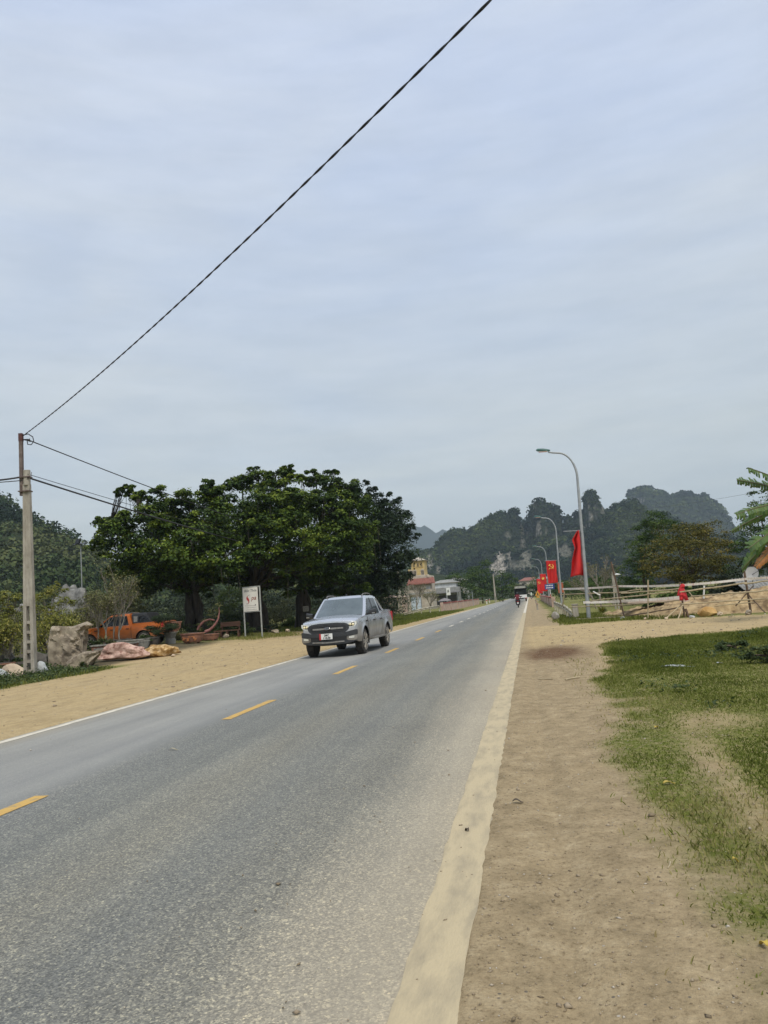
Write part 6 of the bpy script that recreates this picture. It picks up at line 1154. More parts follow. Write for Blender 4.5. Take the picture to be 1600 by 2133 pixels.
# stones by the pit
yel_rock = mat('yellow_stone', (0.56, 0.37, 0.15), (0.34, 0.19, 0.06), 2, 0.9, 0.6, detail=8)
rock('boulder', 'big yellow boulder beneath the bamboo rails', 1472, 1286, 31.9, (0.45, 0.34, 0.28), yel_rock, 91, 0.2, 0.3, 0.12)
rs = np.random.RandomState(12)
for i, lb in enumerate(['white pebble near the red cloth post', 'pale stone beside the yellow boulder', 'pale stone at the foot of the dark fence post', 'grey stone at the grass end of the fence', 'pale stone under the thin upright bamboo', 'pale flat stone near the fence end', 'brown stone below the caution tape slab', 'small pale stone by the fence brace']):
    px, py, Y = [(1442, 1289, 31.6), (1500, 1284, 31.6), (1306, 1293, 34.4), (1298, 1294, 34.6), (1345, 1294, 33.2), (1560, 1280, 31.0), (1395, 1268, 34), (1388, 1293, 31.9)][i]; s = rs.uniform(0.07, 0.15); rock('pit_stone', lb, px, py, Y, (s*1.5, s, s*0.8), [white_rock, pale_rock, grey_rock][i % 3], 200+i, i, 0.2, group='stones along the pit')
# ------------------------------------------------------------------ right-hand trees
bush_leaf = leafmat('bush_leaf', [(0.030, 0.036, 0.008), (0.070, 0.072, 0.014), (0.15, 0.135, 0.028), (0.26, 0.19, 0.045)], 0.65, 0.15, 0.15)
mid_leaf = leafmat('mid_leaf', [(0.020, 0.042, 0.011), (0.042, 0.078, 0.018), (0.078, 0.122, 0.028), (0.13, 0.17, 0.042)], 0.65, 0.18, 0.15)
rs = np.random.RandomState(31)
Bh = [(1400, 1120, 34), (1435, 1110, 34), (1475, 1115, 36), (1375, 1150, 34), (1420, 1150, 40), (1470, 1155, 42), (1505, 1150, 30), (1380, 1185, 32), (1430, 1190, 40), (1480, 1195, 40), (1515, 1180, 26), (1450, 1125, 40, 2), (1450, 1170, 40, 2), (1355, 1170, 24), (1500, 1205, 26), (1400, 1210, 30)]
tree('mango_tree', 'round bushy tree with brownish leaves behind the bamboo fence', gz(1445, 1240, 50), px_lobes(rs, Bh, 50, 1.6), 0.16, 1.6, bush_leaf, bark_brown, 61, 22, 60, 0.13, 0.5, 0.2, tip=0.25)
T1 = [(1365, 1085, 26), (1345, 1105, 24), (1385, 1095, 24), (1330, 1130, 24), (1360, 1130, 30), (1320, 1160, 24), (1345, 1175, 28), (1310, 1195, 24), (1340, 1210, 26), (1390, 1130, 24)]
tree('leafy_tree', 'fresh green tree just behind the round bushy one', gz(1350, 1240, 58), px_lobes(rs, T1, 58, 2), 0.15, 2.0, mid_leaf, bark_brown, 62, 20, 60, 0.15, 0.5, 0.3, group='trees beyond the fence')
T2 = [(1585, 1040, 26), (1610, 1060, 40), (1575, 1080, 26), (1560, 1110, 26), (1590, 1120, 34), (1545, 1130, 22), (1570, 1160, 30), (1600, 1170, 36), (1540, 1180, 24), (1570, 1195, 24), (1630, 1120, 50)]
tree('leafy_tree', 'dark tree rising behind the banana leaves', gz(1610, 1240, 46), px_lobes(rs, T2, 46, 2), 0.18, 2.0, mid_leaf, bark_brown, 63, 20, 55, 0.15, 0.5, 0.3, group='trees beyond the fence')
for i, (px, py, Y, w, h, lm, lb) in enumerate([(1300, 1236, 62, 4.5, 2.8, mid_leaf, 'shrub below the fresh green tree'), (1260, 1236, 72, 5, 2.6, mid_leaf, 'shrub beyond the nearest lamp'), (1390, 1236, 44, 4.5, 1.4, mid_leaf, 'low shrub under the round bushy tree'), (1500, 1232, 46, 4.5, 1.5, dk, 'dark low shrub by the corrugated roof'), (1225, 1236, 95, 6, 3.6, mid_leaf, 'dark roadside shrub past the nearest lamp'), (1190, 1236, 120, 7, 4.4, mid_leaf, 'tall shrub mass past the second lamp'), (1530, 1228, 43, 3, 2.6, dk, 'dark shrub against the banana plant')]):
    shrub(lb, px, py, Y, w, h, lm, 160+i, 9, 0.15, nl=60, group='shrubs beyond the fence')
twiggy('bare_tree', 'bare grey tree with forked stems behind the tape', gz(1250, 1240, 60), 5.4, 91, bark_grey, olive_leaf, 0.42, 4, 500, 0.12, 0.09, group='bare trees beyond the fence')
twiggy('bare_tree', 'slanting bare tree next to the nearest lamp', gz(1240, 1240, 56), 4.2, 92, bark_grey, olive_leaf, 0.42, 4, 350, 0.12, 0.07, (-0.25, 0), group='bare trees beyond the fence')
twiggy('bare_tree', 'bare twiggy tree between the concrete post and the shrubs', gz(1275, 1240, 66), 4.8, 93, bark_grey, olive_leaf, 0.5, 4, 600, 0.13, 0.07, group='bare trees beyond the fence')
h_pole('utility_pole', 'short concrete post among the bare trees', gz(1283, 1242, 52), 2.5, 2, 0.3, 0.22)
bp_ = gz(1290, 1240, 44); t = thing('garden_lamp', 'white disc lamp on a thin rod above the fence', 'lamp', bp_); zz = zat(1288, 1196, 44); MB().tube([(0, 0, 0), (-.1, 0, zz-bp_.z)], 0.025, 6).build('rod', bamboo_d, t); d_ = MB().lathe([(0.02, 0.05), (0.20, 0.0), (0.20, -0.03), (0.05, -0.06)], 16).build('disc', white_p, t, smooth=40); d_.location = (0, 0, zz-bp_.z)
# yellow-leaved shrub at the fence
fan_plant('yellow_shrub', 'small yellow-leaved shrub behind the low tape', gz(1252, 1250, 46), 60, 0.8, 0.09, yellow_leaf, 14)
# ------------------------------------------------------------------ banana plant
ban_leaf = leafmat('banana_leaf', [(0.040, 0.085, 0.018), (0.07, 0.13, 0.028), (0.10, 0.17, 0.035), (0.15, 0.20, 0.06)], 0.45, 0.3, 0.4); ban_dead = mat('banana_dead_leaf', (0.42, 0.17, 0.025), (0.26, 0.11, 0.04), 6, 0.8)
ban_stem = mat('banana_stem', (0.14, 0.13, 0.06), (0.09, 0.07, 0.035), 5, 0.7)
ct_ = at(1705, 1046, 27.0); bb = Vector((ct_.x, 27.0, 0.0)); t = thing('banana_plant', 'banana plant reaching in with broad torn leaves', 'banana plant', bb); ctop = Vector((0, 0, ct_.z))
MB().tube([(0, 0, 0), (0.02, 0, 1.6), ctop], [0.16, 0.13, 0.10], 12).build('stem', ban_stem, t, smooth=50)
def v_missing(r_): return r_.rand() < 0.03
def banana_leaf(tip, w, m_, sag, seed, root=None):
    rs_ = np.random.RandomState(seed); tip = tip-bb; a = root or ctop; n = 30; P = []; mid = []
    side = Vector((0, 1, 0)); d = (tip-a); sd = d.cross(Vector((0, 0, 1))).normalized()
    ax = Vector((sd.x*0.45, sd.y*0.45, 0.80)).normalized()*(1 if seed % 2 else -1)
    for i in range(n+1):
        v = i/n; c = a.lerp(tip, v); c.z += sag*4*v*(1-v); ww = w*float(np.interp(v, [0, 0.12, 0.22, 0.45, 0.8, 0.95, 1.0], [0.08, 0.10, 0.75, 1.0, 0.95, 0.75, 0.45])); t1, t2 = 1-0.30*rs_.rand()**2, 1-0.30*rs_.rand()**2
        mid.append(c); dn = Vector((0, 0, -1)); P.append([c-ax*ww*t1+sd*ww*0.35, c-ax*ww*0.5+sd*ww*0.05, c, c+ax*ww*0.35+sd*ww*0.25, c+ax*ww*0.55*t2+sd*ww*0.75])
    lb = MB()
    for i in range(n):       # torn into strips on both sides of the midrib
        for sg in (0, 1):
            if v_missing(rs_): continue
            q0, q1 = P[i], P[i+1]; js = [2, 1, 0] if sg == 0 else [2, 3, 4]; dr = Vector((0, 0, -1))*w*rs_.uniform(0, 0.16); g = rs_.uniform(0.0, 0.16)
            vs = []
            for k, j in enumerate(js):
                a0, a1 = Vector(q0[j]), Vector(q1[j]); vs += [a0.lerp(a1, g*0.5*k)+dr*k, a1.lerp(a0, g*0.5*k)+dr*k]
            lb.add(vs, [(0, 1, 3, 2), (2, 3, 5, 4)])
    o = lb.build('leaf', m_, t, fix=False); me_ = o.data
    if m_ is ban_leaf: a_ = me_.attributes.new('tint', 'FLOAT', 'FACE'); a_.data.foreach_set('value', np.clip(0.5+0.22*rs_.randn(len(me_.polygons)), 0, 1).astype(np.float32))
    MB().tube(mid, [0.035*(1-0.8*i/n)+0.004 for i in range(n+1)], 5).build('midrib', ban_stem, o, smooth=60)
for tp_, w_, m_, sg_, sd_ in [((1557, 974, 26.5), .26, ban_leaf, .12, 1), ((1535, 1000, 27), .28, ban_leaf, .10, 2), ((1533, 1072, 26), .30, ban_leaf, .16, 3), ((1524, 1108, 27.5), .24, ban_leaf, .22, 4), ((1560, 1142, 25.4), .42, ban_leaf, .06, 5), ((1546, 1186, 26.6), .34, ban_leaf, .15, 6), ((1574, 1180, 25.8), .24, ban_dead, .05, 7), ((1588, 1172, 26.2), .30, ban_dead, .02, 8), ((1850, 990, 27), .3, ban_leaf, .2, 9), ((1860, 1090, 28), .3, ban_leaf, .3, 10)]:
    banana_leaf(at(*tp_), w_, m_, sg_, sd_)
# ------------------------------------------------------------------ shed with corrugated roof, dish
sp_ = at(1585, 1215, 40); t = thing('shed', 'low shed with grey corrugated roof behind the fence', 'shed', (sp_.x, 40, 0)); zr = sp_.z
corr = mat('fibre_cement', (0.30, 0.295, 0.275), (0.17, 0.165, 0.15), 3, 0.9, 0.2); G = []
for v in np.linspace(0, 1, 4): G.append([(-0.9+x, -0.3+2.2*v, zr-0.28+0.62*v+0.035*math.sin(x*2*math.pi/0.18)) for x in np.arange(0, 6, 0.03)])
o = MB().grid(G).build('roof', corr, t, smooth=60, fix=False); o.modifiers.new('thick', 'SOLIDIFY').thickness = 0.012
MB().box((2.1, 1.2, (zr-0.4)/2), (5.6, 1.9, zr-0.4)).build('wall', mat('shed_wall', (0.05, 0.045, 0.04), (0.03, 0.028, 0.025), 3, 0.9), t)
MB().box((0.4, 0.22, zr-0.85), (0.5, 0.06, 0.6)).build('window', darkglass, t)
t = thing('satellite_dish', 'grey satellite dish beside the corrugated roof', 'satellite dish', (at(1566, 1198, 38).x, 38, 0)); zz = zat(1568, 1197, 38)
MB().tube([(0, 0, 0), (0, 0, zz)], 0.03, 6).build('mast', galv, t); d_ = MB().lathe([(0.02, 0.0), (0.18, 0.03), (0.36, 0.11), (0.36, 0.12), (0.16, 0.05)], 22).build('dish', mat('dish_grey', (0.42, 0.41, 0.38), (0.34, 0.33, 0.31), 4, 0.6), t, smooth=40); d_.location = (0, 0, zz); d_.rotation_euler = (R(65), 0, R(-35)); MB().tube([(0, -0.05, zz), (0.2, -0.4, zz+0.15)], 0.012, 5).build('feed_arm', charcoal, t)
cable('power_cable', 'faint distant wire reaching the dark tree', at(1240, 1066, 75), at(1570, 1026, 46), 0.25, 0.006, n=20)
# ------------------------------------------------------------------ the village beyond the bridge
yellow_w = mat('yellow_wash', (0.55, 0.42, 0.19), (0.42, 0.31, 0.14), 2, 0.85, detail=8); cream_w = mat('cream_wash', (0.50, 0.44, 0.36), (0.36, 0.31, 0.25), 2, 0.88, detail=8); tile_r = mat('red_tile', (0.30, 0.12, 0.09), (0.17, 0.075, 0.06), 4, 0.85, 0.4, bscale=6); white_w = mat('white_wash', (0.60, 0.62, 0.63), (0.44, 0.45, 0.46), 2, 0.85); grey_w = mat('grey_wash', (0.30, 0.30, 0.28), (0.2, 0.2, 0.185), 2, 0.9); shutter = mat('blue_shutter', (0.50, 0.56, 0.62), (0.42, 0.48, 0.54), 3, 0.6)
def hip_roof(nm, c, w, d, h, m_, par, ov=0.5):
    x, y, z = c; a, b = w/2+ov, d/2+ov; r = max(0.05, a-b)
    o = MB().add([(x-a, y-b, z), (x+a, y-b, z), (x+a, y+b, z), (x-a, y+b, z), (x-r, y, z+h), (x+r, y, z+h)], [(0, 1, 5, 4), (1, 2, 5), (2, 3, 4, 5), (3, 0, 4), (3, 2, 1, 0)]).build(nm, m_, par); MB().box((x, y, z-0.06), (w+ov*2-0.1, d+ov*2-0.1, 0.1)).build('eaves', cream_w, o); return o
def window(par, x, z, w, h, y, arch=False, m_=None, frame=cream_w):
    f = MB().box((x, y-0.03, z), (w+0.24, 0.10, h+0.24)).build('window', frame, par); MB().box((x, y-0.085, z), (w, 0.03, h)).build('pane', m_ or darkglass, f); MB().box((x, y-0.11, z), (0.06, 0.02, h)).build('mullion', frame, f)
    if arch: p = MB().lathe([(w/2+0.1, 0), (w/2+0.1, 0.06)], 16, 'y').build('arch', frame, f); p.location = (x, y-0.10, z+h/2)
    return f
hb = gz(884, 1272, 140); hb.z = 0; k = 140/F_PX; t = thing('villa', 'three-storey villa with yellow tower and red tiled awning', 'villa', hb)
zt = lambda py: zat(875, py, 140)
MB().box((-0.9, 3, zt(1228)/2), (5.4, 6, zt(1228))).build('ground_floor', cream_w, t)
MB().box((-0.6, 3.3, (zt(1228)+zt(1205))/2), (4.6, 5, zt(1205)-zt(1228)+1.0)).build('middle_floor', cream_w, t)
MB().box((-1.1, 3.4, (zt(1205)+zt(1184))/2), (3.2, 4, zt(1184)-zt(1205)+0.02)).build('tower_storey', yellow_w, t)
MB().box((-0.75, 3.4, (zt(1184)+zt(1166))/2), (2.6, 3.4, zt(1166)-zt(1184))).build('tower_top', yellow_w, t)
hip_roof('roof', (-0.75, 3.4, zt(1166)), 2.6, 3.4, 0.7, cream_w, t, 0.35)
rf = MB().add([(-2.9, -0.6, zt(1216)), (2.6, -0.6, zt(1216)), (2.2, 0.9, zt(1204)), (-2.5, 0.9, zt(1204)), (-2.9, -0.6, zt(1216)-0.12), (2.6, -0.6, zt(1216)-0.12)], [(0, 1, 2, 3), (0, 4, 5, 1)]).build('awning', tile_r, t)
for x in np.arange(-2.6, 2.5, 0.32): MB().bar((x, -0.62, zt(1216)+0.05), (x*0.88, 0.9, zt(1204)+0.05), 0.10).build('tile_row', tile_r, rf)
for x in (-1.5, -0.75, -0.05): window(t, x, zt(1175), 0.32, 0.8, 1.7, False, mat('window_dark', (0.03, 0.025, 0.02), (0.05, 0.04, 0.03), 4, 0.5), yellow_w)
for x in (-2.1, -1.4, 0.1): window(t, x, zt(1195), 0.42, 1.3, 1.4, True, _mc['window_dark'])
MB().box((-1.1, 1.25, zt(1200)), (3.4, 0.08, 0.5)).build('balcony', cream_w, t); MB().lathe([(0.3, 0), (0.38, 0.15), (0.3, 0.5), (0.1, 0.6)], 12).build('urn', cream_w, t, smooth=50).location = (1.1, 1.0, zt(1204))
window(t, 1.0, zt(1226), 0.9, 1.0, 0.75, False, white_w); window(t, -1.8, zt(1226), 0.7, 1.0, 0.75, False, _mc['window_dark'])
for x in (-2.7, -0.2, 1.6): MB().box((x, -0.3, zt(1228)/2), (0.2, 0.2, zt(1228))).build('column', cream_w, t)
MB().box((0, -0.35, zt(1236)), (5.4, 0.25, 0.3)).build('beam', grey_w, t); sh_ = MB().box((-1.4, -0.06, zt(1258)), (1.9, 0.06, 2.6)).build('shutter', shutter, t)
for z in (0.5, 1.2, 1.9): MB().box((-1.4, -0.10, z+0.2), (1.9, 0.02, 0.04)).build('rib', grey_w, sh_)
# low house with pale roof, stall and umbrella
lb_ = gz(930, 1262, 168); t = thing('house', 'low grey house with pale upper wall beyond the villa', 'house', (lb_.x, 168, 0)); zz = zat(925, 1214, 168)
MB().box((0, 2, zz*0.4), (6.4, 4, zz*0.8)).build('wall', grey_w, t); MB().box((-0.2, 2, zz*0.86), (5.6, 3.8, zz*0.3)).build('upper_wall', white_w, t); hip_roof('roof', (0, 2, zz), 6, 3.8, 0.7, grey_w, t, 0.4)
MB().box((0.6, -1.0, zz*0.58), (6.2, 2.0, 0.18)).build('canopy', mat('tin_grey', (0.20, 0.19, 0.21), (0.15, 0.145, 0.16), 3, 0.7), t); MB().box((0, -0.02, zz*0.26), (5.0, 0.06, zz*0.42)).build('shop_opening', _mc['window_dark'], t)  # the opening is a solid panel, interior shade painted as its dark colour
for x in (-2.2, 0.6, 3.3): MB().box((x, -1.9, zz*0.29), (0.12, 0.12, zz*0.58)).build('post', grey_w, t)
p = at(934, 1232, 160); t = thing('shop_banner', 'tall white shop banner among dark trees past the villa', 'banner', (p.x, 160, 0)); zb = p.z; MB().tube([(-0.5, 0.05, 0), (-0.5, 0.05, zb+0.8)], 0.05, 6).build('pole', galv, t); MB().box((0, 0, zb), (0.85, 0.04, 1.6)).build('panel', white_p, t); MB().prism([(-0.2, zb-0.3), (0.2, zb-0.1), (0.1, zb+0.4), (-0.25, zb+0.2)], -0.03, -0.021).build('mark', grey_w, t)
p = at(926, 1250, 130); t = thing('parasol', 'grey stall umbrella behind the long parapet', 'umbrella', (p.x, 130, 0)); zu = p.z; c_ = MB().lathe([(1.25, -0.25), (0.9, -0.02), (0.4, 0.16), (0.02, 0.26)], 16).build('canopy', mat('umbrella_grey', (0.22, 0.20, 0.20), (0.17, 0.155, 0.155), 3, 0.8), t, smooth=50); c_.location = (0, 0, zu+0.1); MB().tube([(0, 0, 0), (0, 0, zu+0.3)], 0.03, 6).build('pole', galv, t)
for i, (px, py, Y, w, lb) in enumerate([(1103, 1206, 330, 9, 'house with red tiled roof at the end of the road'), (1130, 1203, 300, 6, 'house with grey hipped roof behind the far lamps'), (948, 1205, 230, 7, 'house with dark grey roof above the shop banner'), (805, 1238, 118, 5, 'pinkish low wall house at the end of the hedge')]):
    p = at(px, py, Y); t = thing('house', lb, 'house', (p.x, Y, 0)); d_ = p.z; MB().box((0, 3, (d_-0.6)/2), (w, 5, max(0.5, d_-0.6))).build('wall', [cream_w, grey_w, grey_w, parm][i], t); hip_roof('roof', (0, 3, d_-0.6), w, 5, 1.4 if i < 3 else 0.5, [tile_r, grey_w, grey_w, parm][i], t); window(t, -w*0.2, d_*0.4, 0.9, 1.1, 0.5); window(t, w*0.25, d_*0.4, 0.9, 1.1, 0.5)
# trees beyond the bridge
rs = np.random.RandomState(77)
for i, (lobes, Y, lm, base, lb) in enumerate([
    ([(965, 1200, 22), (945, 1212, 18), (985, 1208, 20), (955, 1230, 20), (980, 1235, 20)], 175, mid_leaf, 968, 'dark roadside tree right of the shop banner'),
    ([(1005, 1182, 16), (990, 1195, 16), (1015, 1198, 18), (1000, 1215, 20), (1022, 1220, 16), (1010, 1235, 18)], 180, mid_leaf, 1006, 'taller light green tree in the middle of the far trees'),
    ([(1042, 1205, 16), (1058, 1208, 14), (1045, 1225, 18), (1062, 1228, 12), (1040, 1238, 14)], 190, mid_leaf, 1048, 'dark tree beside the far concrete pole'),
    ([(1070, 1225, 10), (1078, 1235, 9), (1064, 1238, 9)], 260, bright_leaf, 1070, 'pale palm-like tree beside the canvas truck'),
    ([(1115, 1215, 14), (1130, 1222, 14), (1105, 1228, 12), (1140, 1230, 12), (1122, 1232, 12)], 250, mid_leaf, 1120, 'dark tree mass at the end of the road'),
    ([(1165, 1222, 12), (1180, 1220, 14), (1195, 1224, 14), (1172, 1232, 12)], 160, mid_leaf, 1180, 'dark tree behind the second red banner'),
    ([(1088, 1222, 10), (1098, 1228, 10), (1090, 1236, 9)], 300, dk, 1092, 'small dark tree straight ahead on the road'),
    ([(1215, 1222, 14), (1235, 1218, 14), (1255, 1222, 14), (1225, 1232, 12), (1270, 1226, 12)], 130, mid_leaf, 1235, 'tree belt past the bare grey tree')]):
    tree('roadside_tree', lb, gz(base, 1255, Y), px_lobes(rs, lobes, Y, 2, 1.2), 0.18, 2.0, lm, bark_brown, 300+i, 16, 50, 0.42, 0.6, 0.3, group='trees beyond the bridge', twigs=False)
twiggy('bare_tree', 'leafless tree in front of the villa shutter', gz(870, 1274, 112), 6.5, 95, bark_grey, olive_leaf, 0.45, 4, 260, 0.2, 0.12, group='bare trees by the villa'); twiggy('bare_tree', 'second leafless tree near the guardrail and villa', gz(895, 1272, 108), 5.2, 96, bark_grey, olive_leaf, 0.5, 4, 300, 0.2, 0.10, (0.2, 0), group='bare trees by the villa'); twiggy('bare_tree', 'thin leafless tree between the pale pole and villa', gz(852, 1274, 110), 6.0, 97, bark_grey, olive_leaf, 0.4, 4, 200, 0.2, 0.09, group='bare trees by the villa')
h_pole('utility_pole', 'far concrete pole before the dark tree beyond the bridge', gz(1033, 1255, 170), 6.5, 3, 0.4, 0.26)
for i, (px, Y, lb) in enumerate([(955, 120, 'thin grey post behind the long parapet'), (985, 140, 'second thin post behind the long parapet')]):
    p = at(px, 1250, Y); t = thing('thin_post', lb, 'post', (p.x, Y, 0)); MB().tube([(0, 0, 0), (0, 0, 2.6)], 0.05, 6).build('post', galv, t); MB().box((0, 0, 2.6), (0.12, 0.12, 0.06)).build('cap', galv, t)
# ------------------------------------------------------------------ grass, pebbles, litter
def blades(name, x, y, h, w, m, rs, tint, lean=0.6):
    n = len(x); a = rs.rand(n)*6.283; z = gh(x, y); B = np.stack([x, y, z-0.004], 1); d = np.stack([np.cos(a), np.sin(a), np.zeros(n)], 1); l = rs.uniform(0.15, lean, n)*h; b = rs.rand(n)*6.283
    tip = B+np.stack([np.cos(b)*l, np.sin(b)*l, h], 1); mid = B+np.stack([np.cos(b)*l*0.35, np.sin(b)*l*0.35, h*0.6], 1)
    co = np.stack([B-d*(w/2)[:, None], B+d*(w/2)[:, None], mid+d*(w*0.4)[:, None], tip, mid-d*(w*0.4)[:, None]], 1).reshape(-1, 3)
    me = raw_mesh(name, co, np.arange(5*n), 5); at_ = me.attributes.new('tint', 'FLOAT', 'FACE'); at_.data.foreach_set('value', np.clip(tint, 0, 1).astype(np.float32)); return kind(obj(name, me, m), 'stuff')
grass_m = leafmat('grass_blade', [(0.085, 0.108, 0.020), (0.14, 0.17, 0.032), (0.21, 0.228, 0.058), (0.30, 0.275, 0.105), (0.42, 0.335, 0.17)], 0.75, 0.3, 0.1)
rs = np.random.RandomState(55)
def scatter(n, x0, x1, y0, y1, pw):
    u = rs.rand(n); y = (y0**pw+u*(y1**pw-y0**pw))**(1/pw); x = rs.uniform(x0, x1, n); g = grassmask(x, y); k = (rs.rand(n) < np.maximum(g**1.1, (0.022*(x > 0.6)+0.012*(x > 0.35))*(1-np.clip(3*track(x, y), 0, 1))*(y < 17))) & (x < 0.72*y+0.5); return x[k], y[k], g[k]
X1, Y1, G1 = scatter(420000, 0.35, 9.5, 3.0, 26.0, 0.35)
dry = np.clip(0.30+0.42*(1-G1)+0.95*(fbm(X1*0.9+8, Y1*0.6, 4)-0.5)+rs.randn(len(X1))*0.16-0.10*ss(1.2, 2.6, X1), 0, 1)
hh_ = rs.uniform(0.014, 0.052, len(X1))*(0.25+1.4*fbm(X1*1.1, Y1*0.8, 4)**1.5)*(1+0.7*ss(9, 20, Y1))
blades('roadside_grass', X1, Y1, hh_, rs.uniform(0.004, 0.008, len(X1))*(1+Y1/14), grass_m, rs, dry, 1.2)
X2 = rs.uniform(0.8, 7.5, 60000); Y2 = rs.uniform(32.5, 62, 60000); k = (rs.rand(60000) < grassmask(X2, Y2)) & (Y2 < fence_y(X2)+2.0+6*(X2 < 4)) ; X2, Y2 = X2[k], Y2[k]
blades('fence_grass', X2, Y2, rs.uniform(0.05, 0.20, len(X2)), np.full(len(X2), 0.03), grass_m, rs, rs.uniform(0, 0.6, len(X2)))
X3 = rs.uniform(-20, -8.2, 70000); Y3 = rs.uniform(48, 96, 70000); k = rs.rand(70000) < grassmask(X3, Y3); X3, Y3 = X3[k], Y3[k]
blades('verge_grass', X3, Y3, rs.uniform(0.06, 0.22, len(X3)), np.full(len(X3), 0.05), grass_m, rs, rs.uniform(0, 0.55, len(X3)))
X4 = rs.uniform(-21, -14, 26000); Y4 = rs.uniform(17.5, 25, 26000); k = rs.rand(26000) < grassmask(X4, Y4); X4, Y4 = X4[k], Y4[k]
blades('pole_grass', X4, Y4, rs.uniform(0.04, 0.16, len(X4)), np.full(len(X4), 0.02), grass_m, rs, rs.uniform(0, 0.7, len(X4)))
X5 = rs.uniform(-20, -13.2, 16000); Y5 = rs.uniform(38.5, 46, 16000); k = rs.rand(16000) < 0.8*ss(-13.6, -15.2, X5+0.6*np.sin(Y5)); X5, Y5 = X5[k], Y5[k]
blades('garden_grass', X5, Y5, rs.uniform(0.03, 0.12, len(X5)), np.full(len(X5), 0.03), grass_m, rs, rs.uniform(0.2, 0.9, len(X5)))
# pebbles and clods on the shoulders
def pebbles(name, x, y, s, m):
    n = len(x); base = np.array([[1, 0, 0], [-1, 0, 0], [0, 1, 0], [0, -1, 0], [0, 0, 1], [0, 0, -0.6]]); F_ = np.array([[0, 2, 4], [2, 1, 4], [1, 3, 4], [3, 0, 4], [2, 0, 5], [1, 2, 5], [3, 1, 5], [0, 3, 5]])
    a = rs.rand(n)*6.283; V = base[None]*(s[:, None, None]*rs.uniform(0.5, 1.3, (n, 1, 3)))*(1+rs.uniform(-.25, .25, (n, 6, 3))); V[:, :, 2] *= 0.6; ca, sa = np.cos(a)[:, None], np.sin(a)[:, None]
    co = np.stack([V[:, :, 0]*ca-V[:, :, 1]*sa+x[:, None], V[:, :, 0]*sa+V[:, :, 1]*ca+y[:, None], V[:, :, 2]+(gh(x, y)+s*0.15)[:, None]], -1).reshape(-1, 3)
    me = raw_mesh(name, co, (F_[None]+6*np.arange(n)[:, None, None]).reshape(-1), 3); t_ = me.attributes.new('tint', 'FLOAT', 'FACE'); t_.data.foreach_set('value', np.repeat(rs.rand(n), 8).astype(np.float32)); return kind(obj(name, me, m), 'stuff')
peb_m = leafmat('pebble', [(0.17, 0.135, 0.09), (0.26, 0.205, 0.135), (0.28, 0.225, 0.16), (0.34, 0.28, 0.20), (0.50, 0.45, 0.38)], 0.95, 0.0, 0.1)
n_ = 16000; y = (1.5**0.4+rs.rand(n_)*(24**0.4-1.5**0.4))**2.5; x = rs.uniform(-0.38, 1.9, n_); k = rs.rand(n_) < (1-0.7*grassmask(x, y))*(0.4+1.0*fbm(x*2, y*1.4, 3)); x, y = x[k], y[k]
pebbles('shoulder_pebbles', x, y, rs.gamma(1.3, 0.0021, len(x))+0.0018, peb_m)
n_ = 1500; y = rs.uniform(9, 40, n_); x = rs.uniform(-16, -7.7, n_); pebbles('verge_pebbles', x, y, rs.gamma(1.6, 0.007, n_)+0.006, peb_m)
n_ = 700; x = rs.uniform(0.2, 9, n_); y = 21+0.3*x+rs.uniform(0, 10, n_); pebbles('track_pebbles', x, y, rs.gamma(1.6, 0.008, n_)+0.006, peb_m)
n_ = 500; y = (2**0.4+rs.rand(n_)*(22**0.4-2**0.4))**2.5; x = np.where(rs.rand(n_) < 0.7, rs.uniform(-1.8, -0.45, n_), rs.uniform(-7.4, -0.5, n_))
def gh_road(x, y): return np.full(len(x), 0.013)
_gh = gh; gh = gh_road; pebbles('road_grit', x, y, rs.gamma(1.5, 0.0022, n_)+0.002, peb_m); gh = _gh
# litter, leaves, sticks
def leaf_litter(label, px, py, m_, L, w, rz, nm='fallen_leaf', cat='leaf'):
    p = gnd(px, py); p.z = float(gh(np.array([p.x]), np.array([p.y]))[0])+0.012 if not (RX0 < p.x < RX1) else 0.016; o = MB().grid([[(L*(u-.5), w*s*math.sin(math.pi*(0.1+0.85*u)), 0.012*math.sin(5*u)+0.006*abs(s)) for s in (-1, -.4, .4, 1)] for u in np.linspace(0, 1, 7)]).build(nm, m_, None, smooth=60); o.modifiers.new('thick', 'SOLIDIFY').thickness = 0.002; o.location = p; o.rotation_euler = (0, 0, rz); return tag(o, label, cat)
yl = mat('yellow_leaf_dry', (0.55, 0.42, 0.06), (0.42, 0.30, 0.06), 9, 0.7); dl = mat('dry_leaf', (0.10, 0.075, 0.05), (0.06, 0.045, 0.03), 9, 0.8); wl_m = mat('plastic_scrap', (0.55, 0.57, 0.56), (0.40, 0.42, 0.42), 5, 0.5)
leaf_litter('yellow fallen leaf among the sparse grass', 1395, 1638, yl, 0.10, 0.022, 0.4); leaf_litter('yellow fallen leaf by the lower frame edge in the dirt', 1592, 1978, yl, 0.05, 0.016, 1.9); leaf_litter('small yellow leaf low in the grass strip', 1534, 1804, yl, 0.035, 0.012, 0.2); leaf_litter('small yellow leaf high in the thin grass', 1368, 1520, yl, 0.06, 0.02, 1.0)
leaf_litter('dark curled leaf on the wide edge line', 973, 1735, dl, 0.045, 0.012, 2.2); leaf_litter('pale leaf lying on the asphalt near the second dash', 362, 1564, mat('pale_leaf', (0.42, 0.38, 0.26), (0.34, 0.3, 0.2), 9, 0.7), 0.10, 0.02, 0.2); leaf_litter('dark knotted leaf scrap on the shoulder', 1080, 1678, dl, 0.075, 0.02, 0.1)
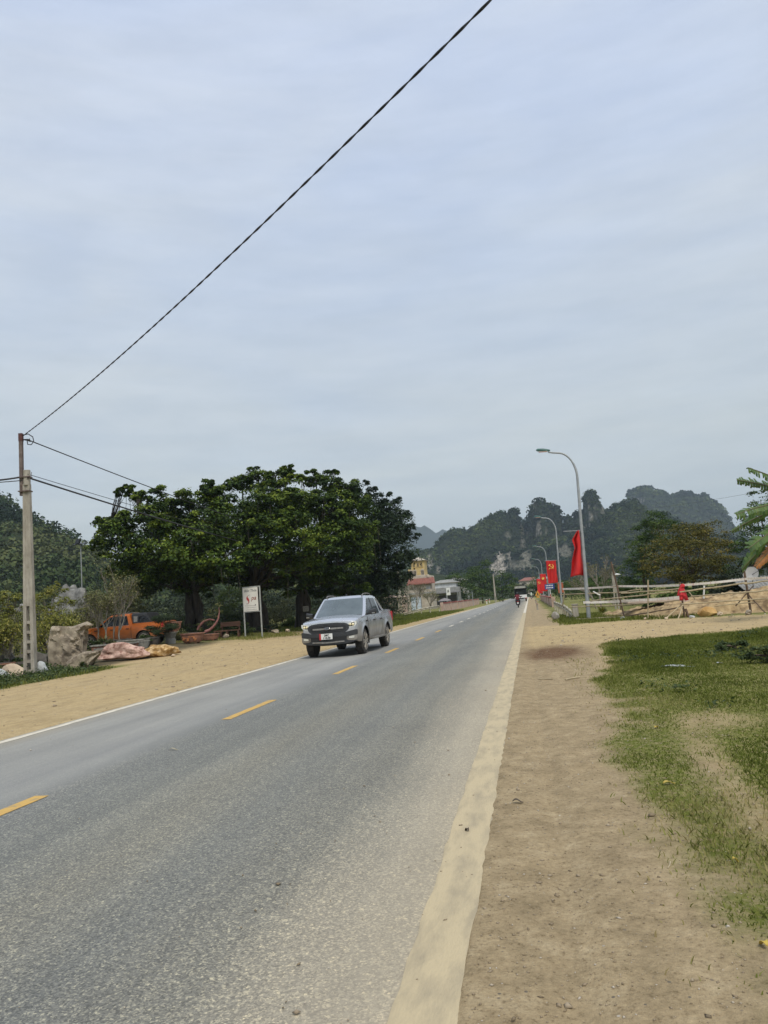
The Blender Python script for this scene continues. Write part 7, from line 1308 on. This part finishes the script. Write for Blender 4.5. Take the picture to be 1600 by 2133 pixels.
leaf_litter('crumpled pale plastic scrap lying in the green grass', 1412, 1390, wl_m, 0.60, 0.12, -0.5, 'plastic_scrap', 'litter'); leaf_litter('white scrap at the dark plants in the grass', 1500, 1383, wl_m, 0.12, 0.05, 0.3, 'plastic_scrap', 'litter')
def stick(label, pts, r):
    V = []
    for px, py in pts: p = gnd(px, py); V.append((p.x, p.y, float(gh(np.array([p.x]), np.array([p.y]))[0])+r*1.2))
    tag(MB().tube(V, r, 5).build('stick', bamboo, None, smooth=60), label, 'stick')
stick('thin pale stick on the dirt below the red soil', [(1122, 1416), (1152, 1417)], 0.012); stick('longer pale stick beside the grass tip', [(1178, 1419), (1192, 1416), (1208, 1414)], 0.014); stick('curved white twig on the shoulder', [(1392, 1814), (1396, 1808), (1397, 1801)], 0.004)
# broad-leaved weeds in the grass
n_ = 420; x = rs.uniform(1.6, 8, n_); y = rs.uniform(9, 21, n_); k = (grassmask(x, y) > 0.55) & (fbm(x*0.7+50, y*0.7, 3) > 0.52); x, y = x[k], y[k]; m_ = 26
P = np.repeat(np.stack([x, y, np.full(len(x), 0.06)], 1), m_, 0)+rs.randn(len(x)*m_, 3)*np.array([.10, .10, .03]); P[:, 2] = np.abs(P[:, 2])+0.02; N = rs.randn(len(P), 3)*0.6; N[:, 2] += 1.0
kind(obj('grass_weeds', leaf_mesh('grass_weeds', P, N, 0.05*rs.uniform(0.6, 1.5, len(P)), 0.55, rs, rs.rand(len(P))*0.7), shrub_leaf), 'stuff')
for i, (px, py, Y, w, h, lb) in enumerate([(1600, 1372, 13.8, 1.1, 0.42, 'dark leafy weed clump at the edge of the grass'), (1530, 1345, 16.5, 0.8, 0.25, 'low leafy weed clump in the grass')]):
    p = at(px, py, Y); o = shrub(lb, px, py, Y, w, h, shrub_leaf, 180+i, 7, 0.05, name='weed_clump', cat='weeds', nl=60)
# ------------------------------------------------------------------ haze
hz, hn, hl_, hb_ = nt('haze_air'); hn.remove(hb_); pv = hn.new('ShaderNodeVolumePrincipled'); pv.inputs['Color'].default_value = (0.74, 0.88, 1.0, 1); pv.inputs['Density'].default_value = 0.00021; pv.inputs['Anisotropy'].default_value = 0.2
hl_.new(pv.outputs['Volume'], hn['Material Output'].inputs['Volume'])
o = MB().box((0, 2000, 140), (7600, 4600, 300)).build('haze', hz, None); kind(o, 'stuff')
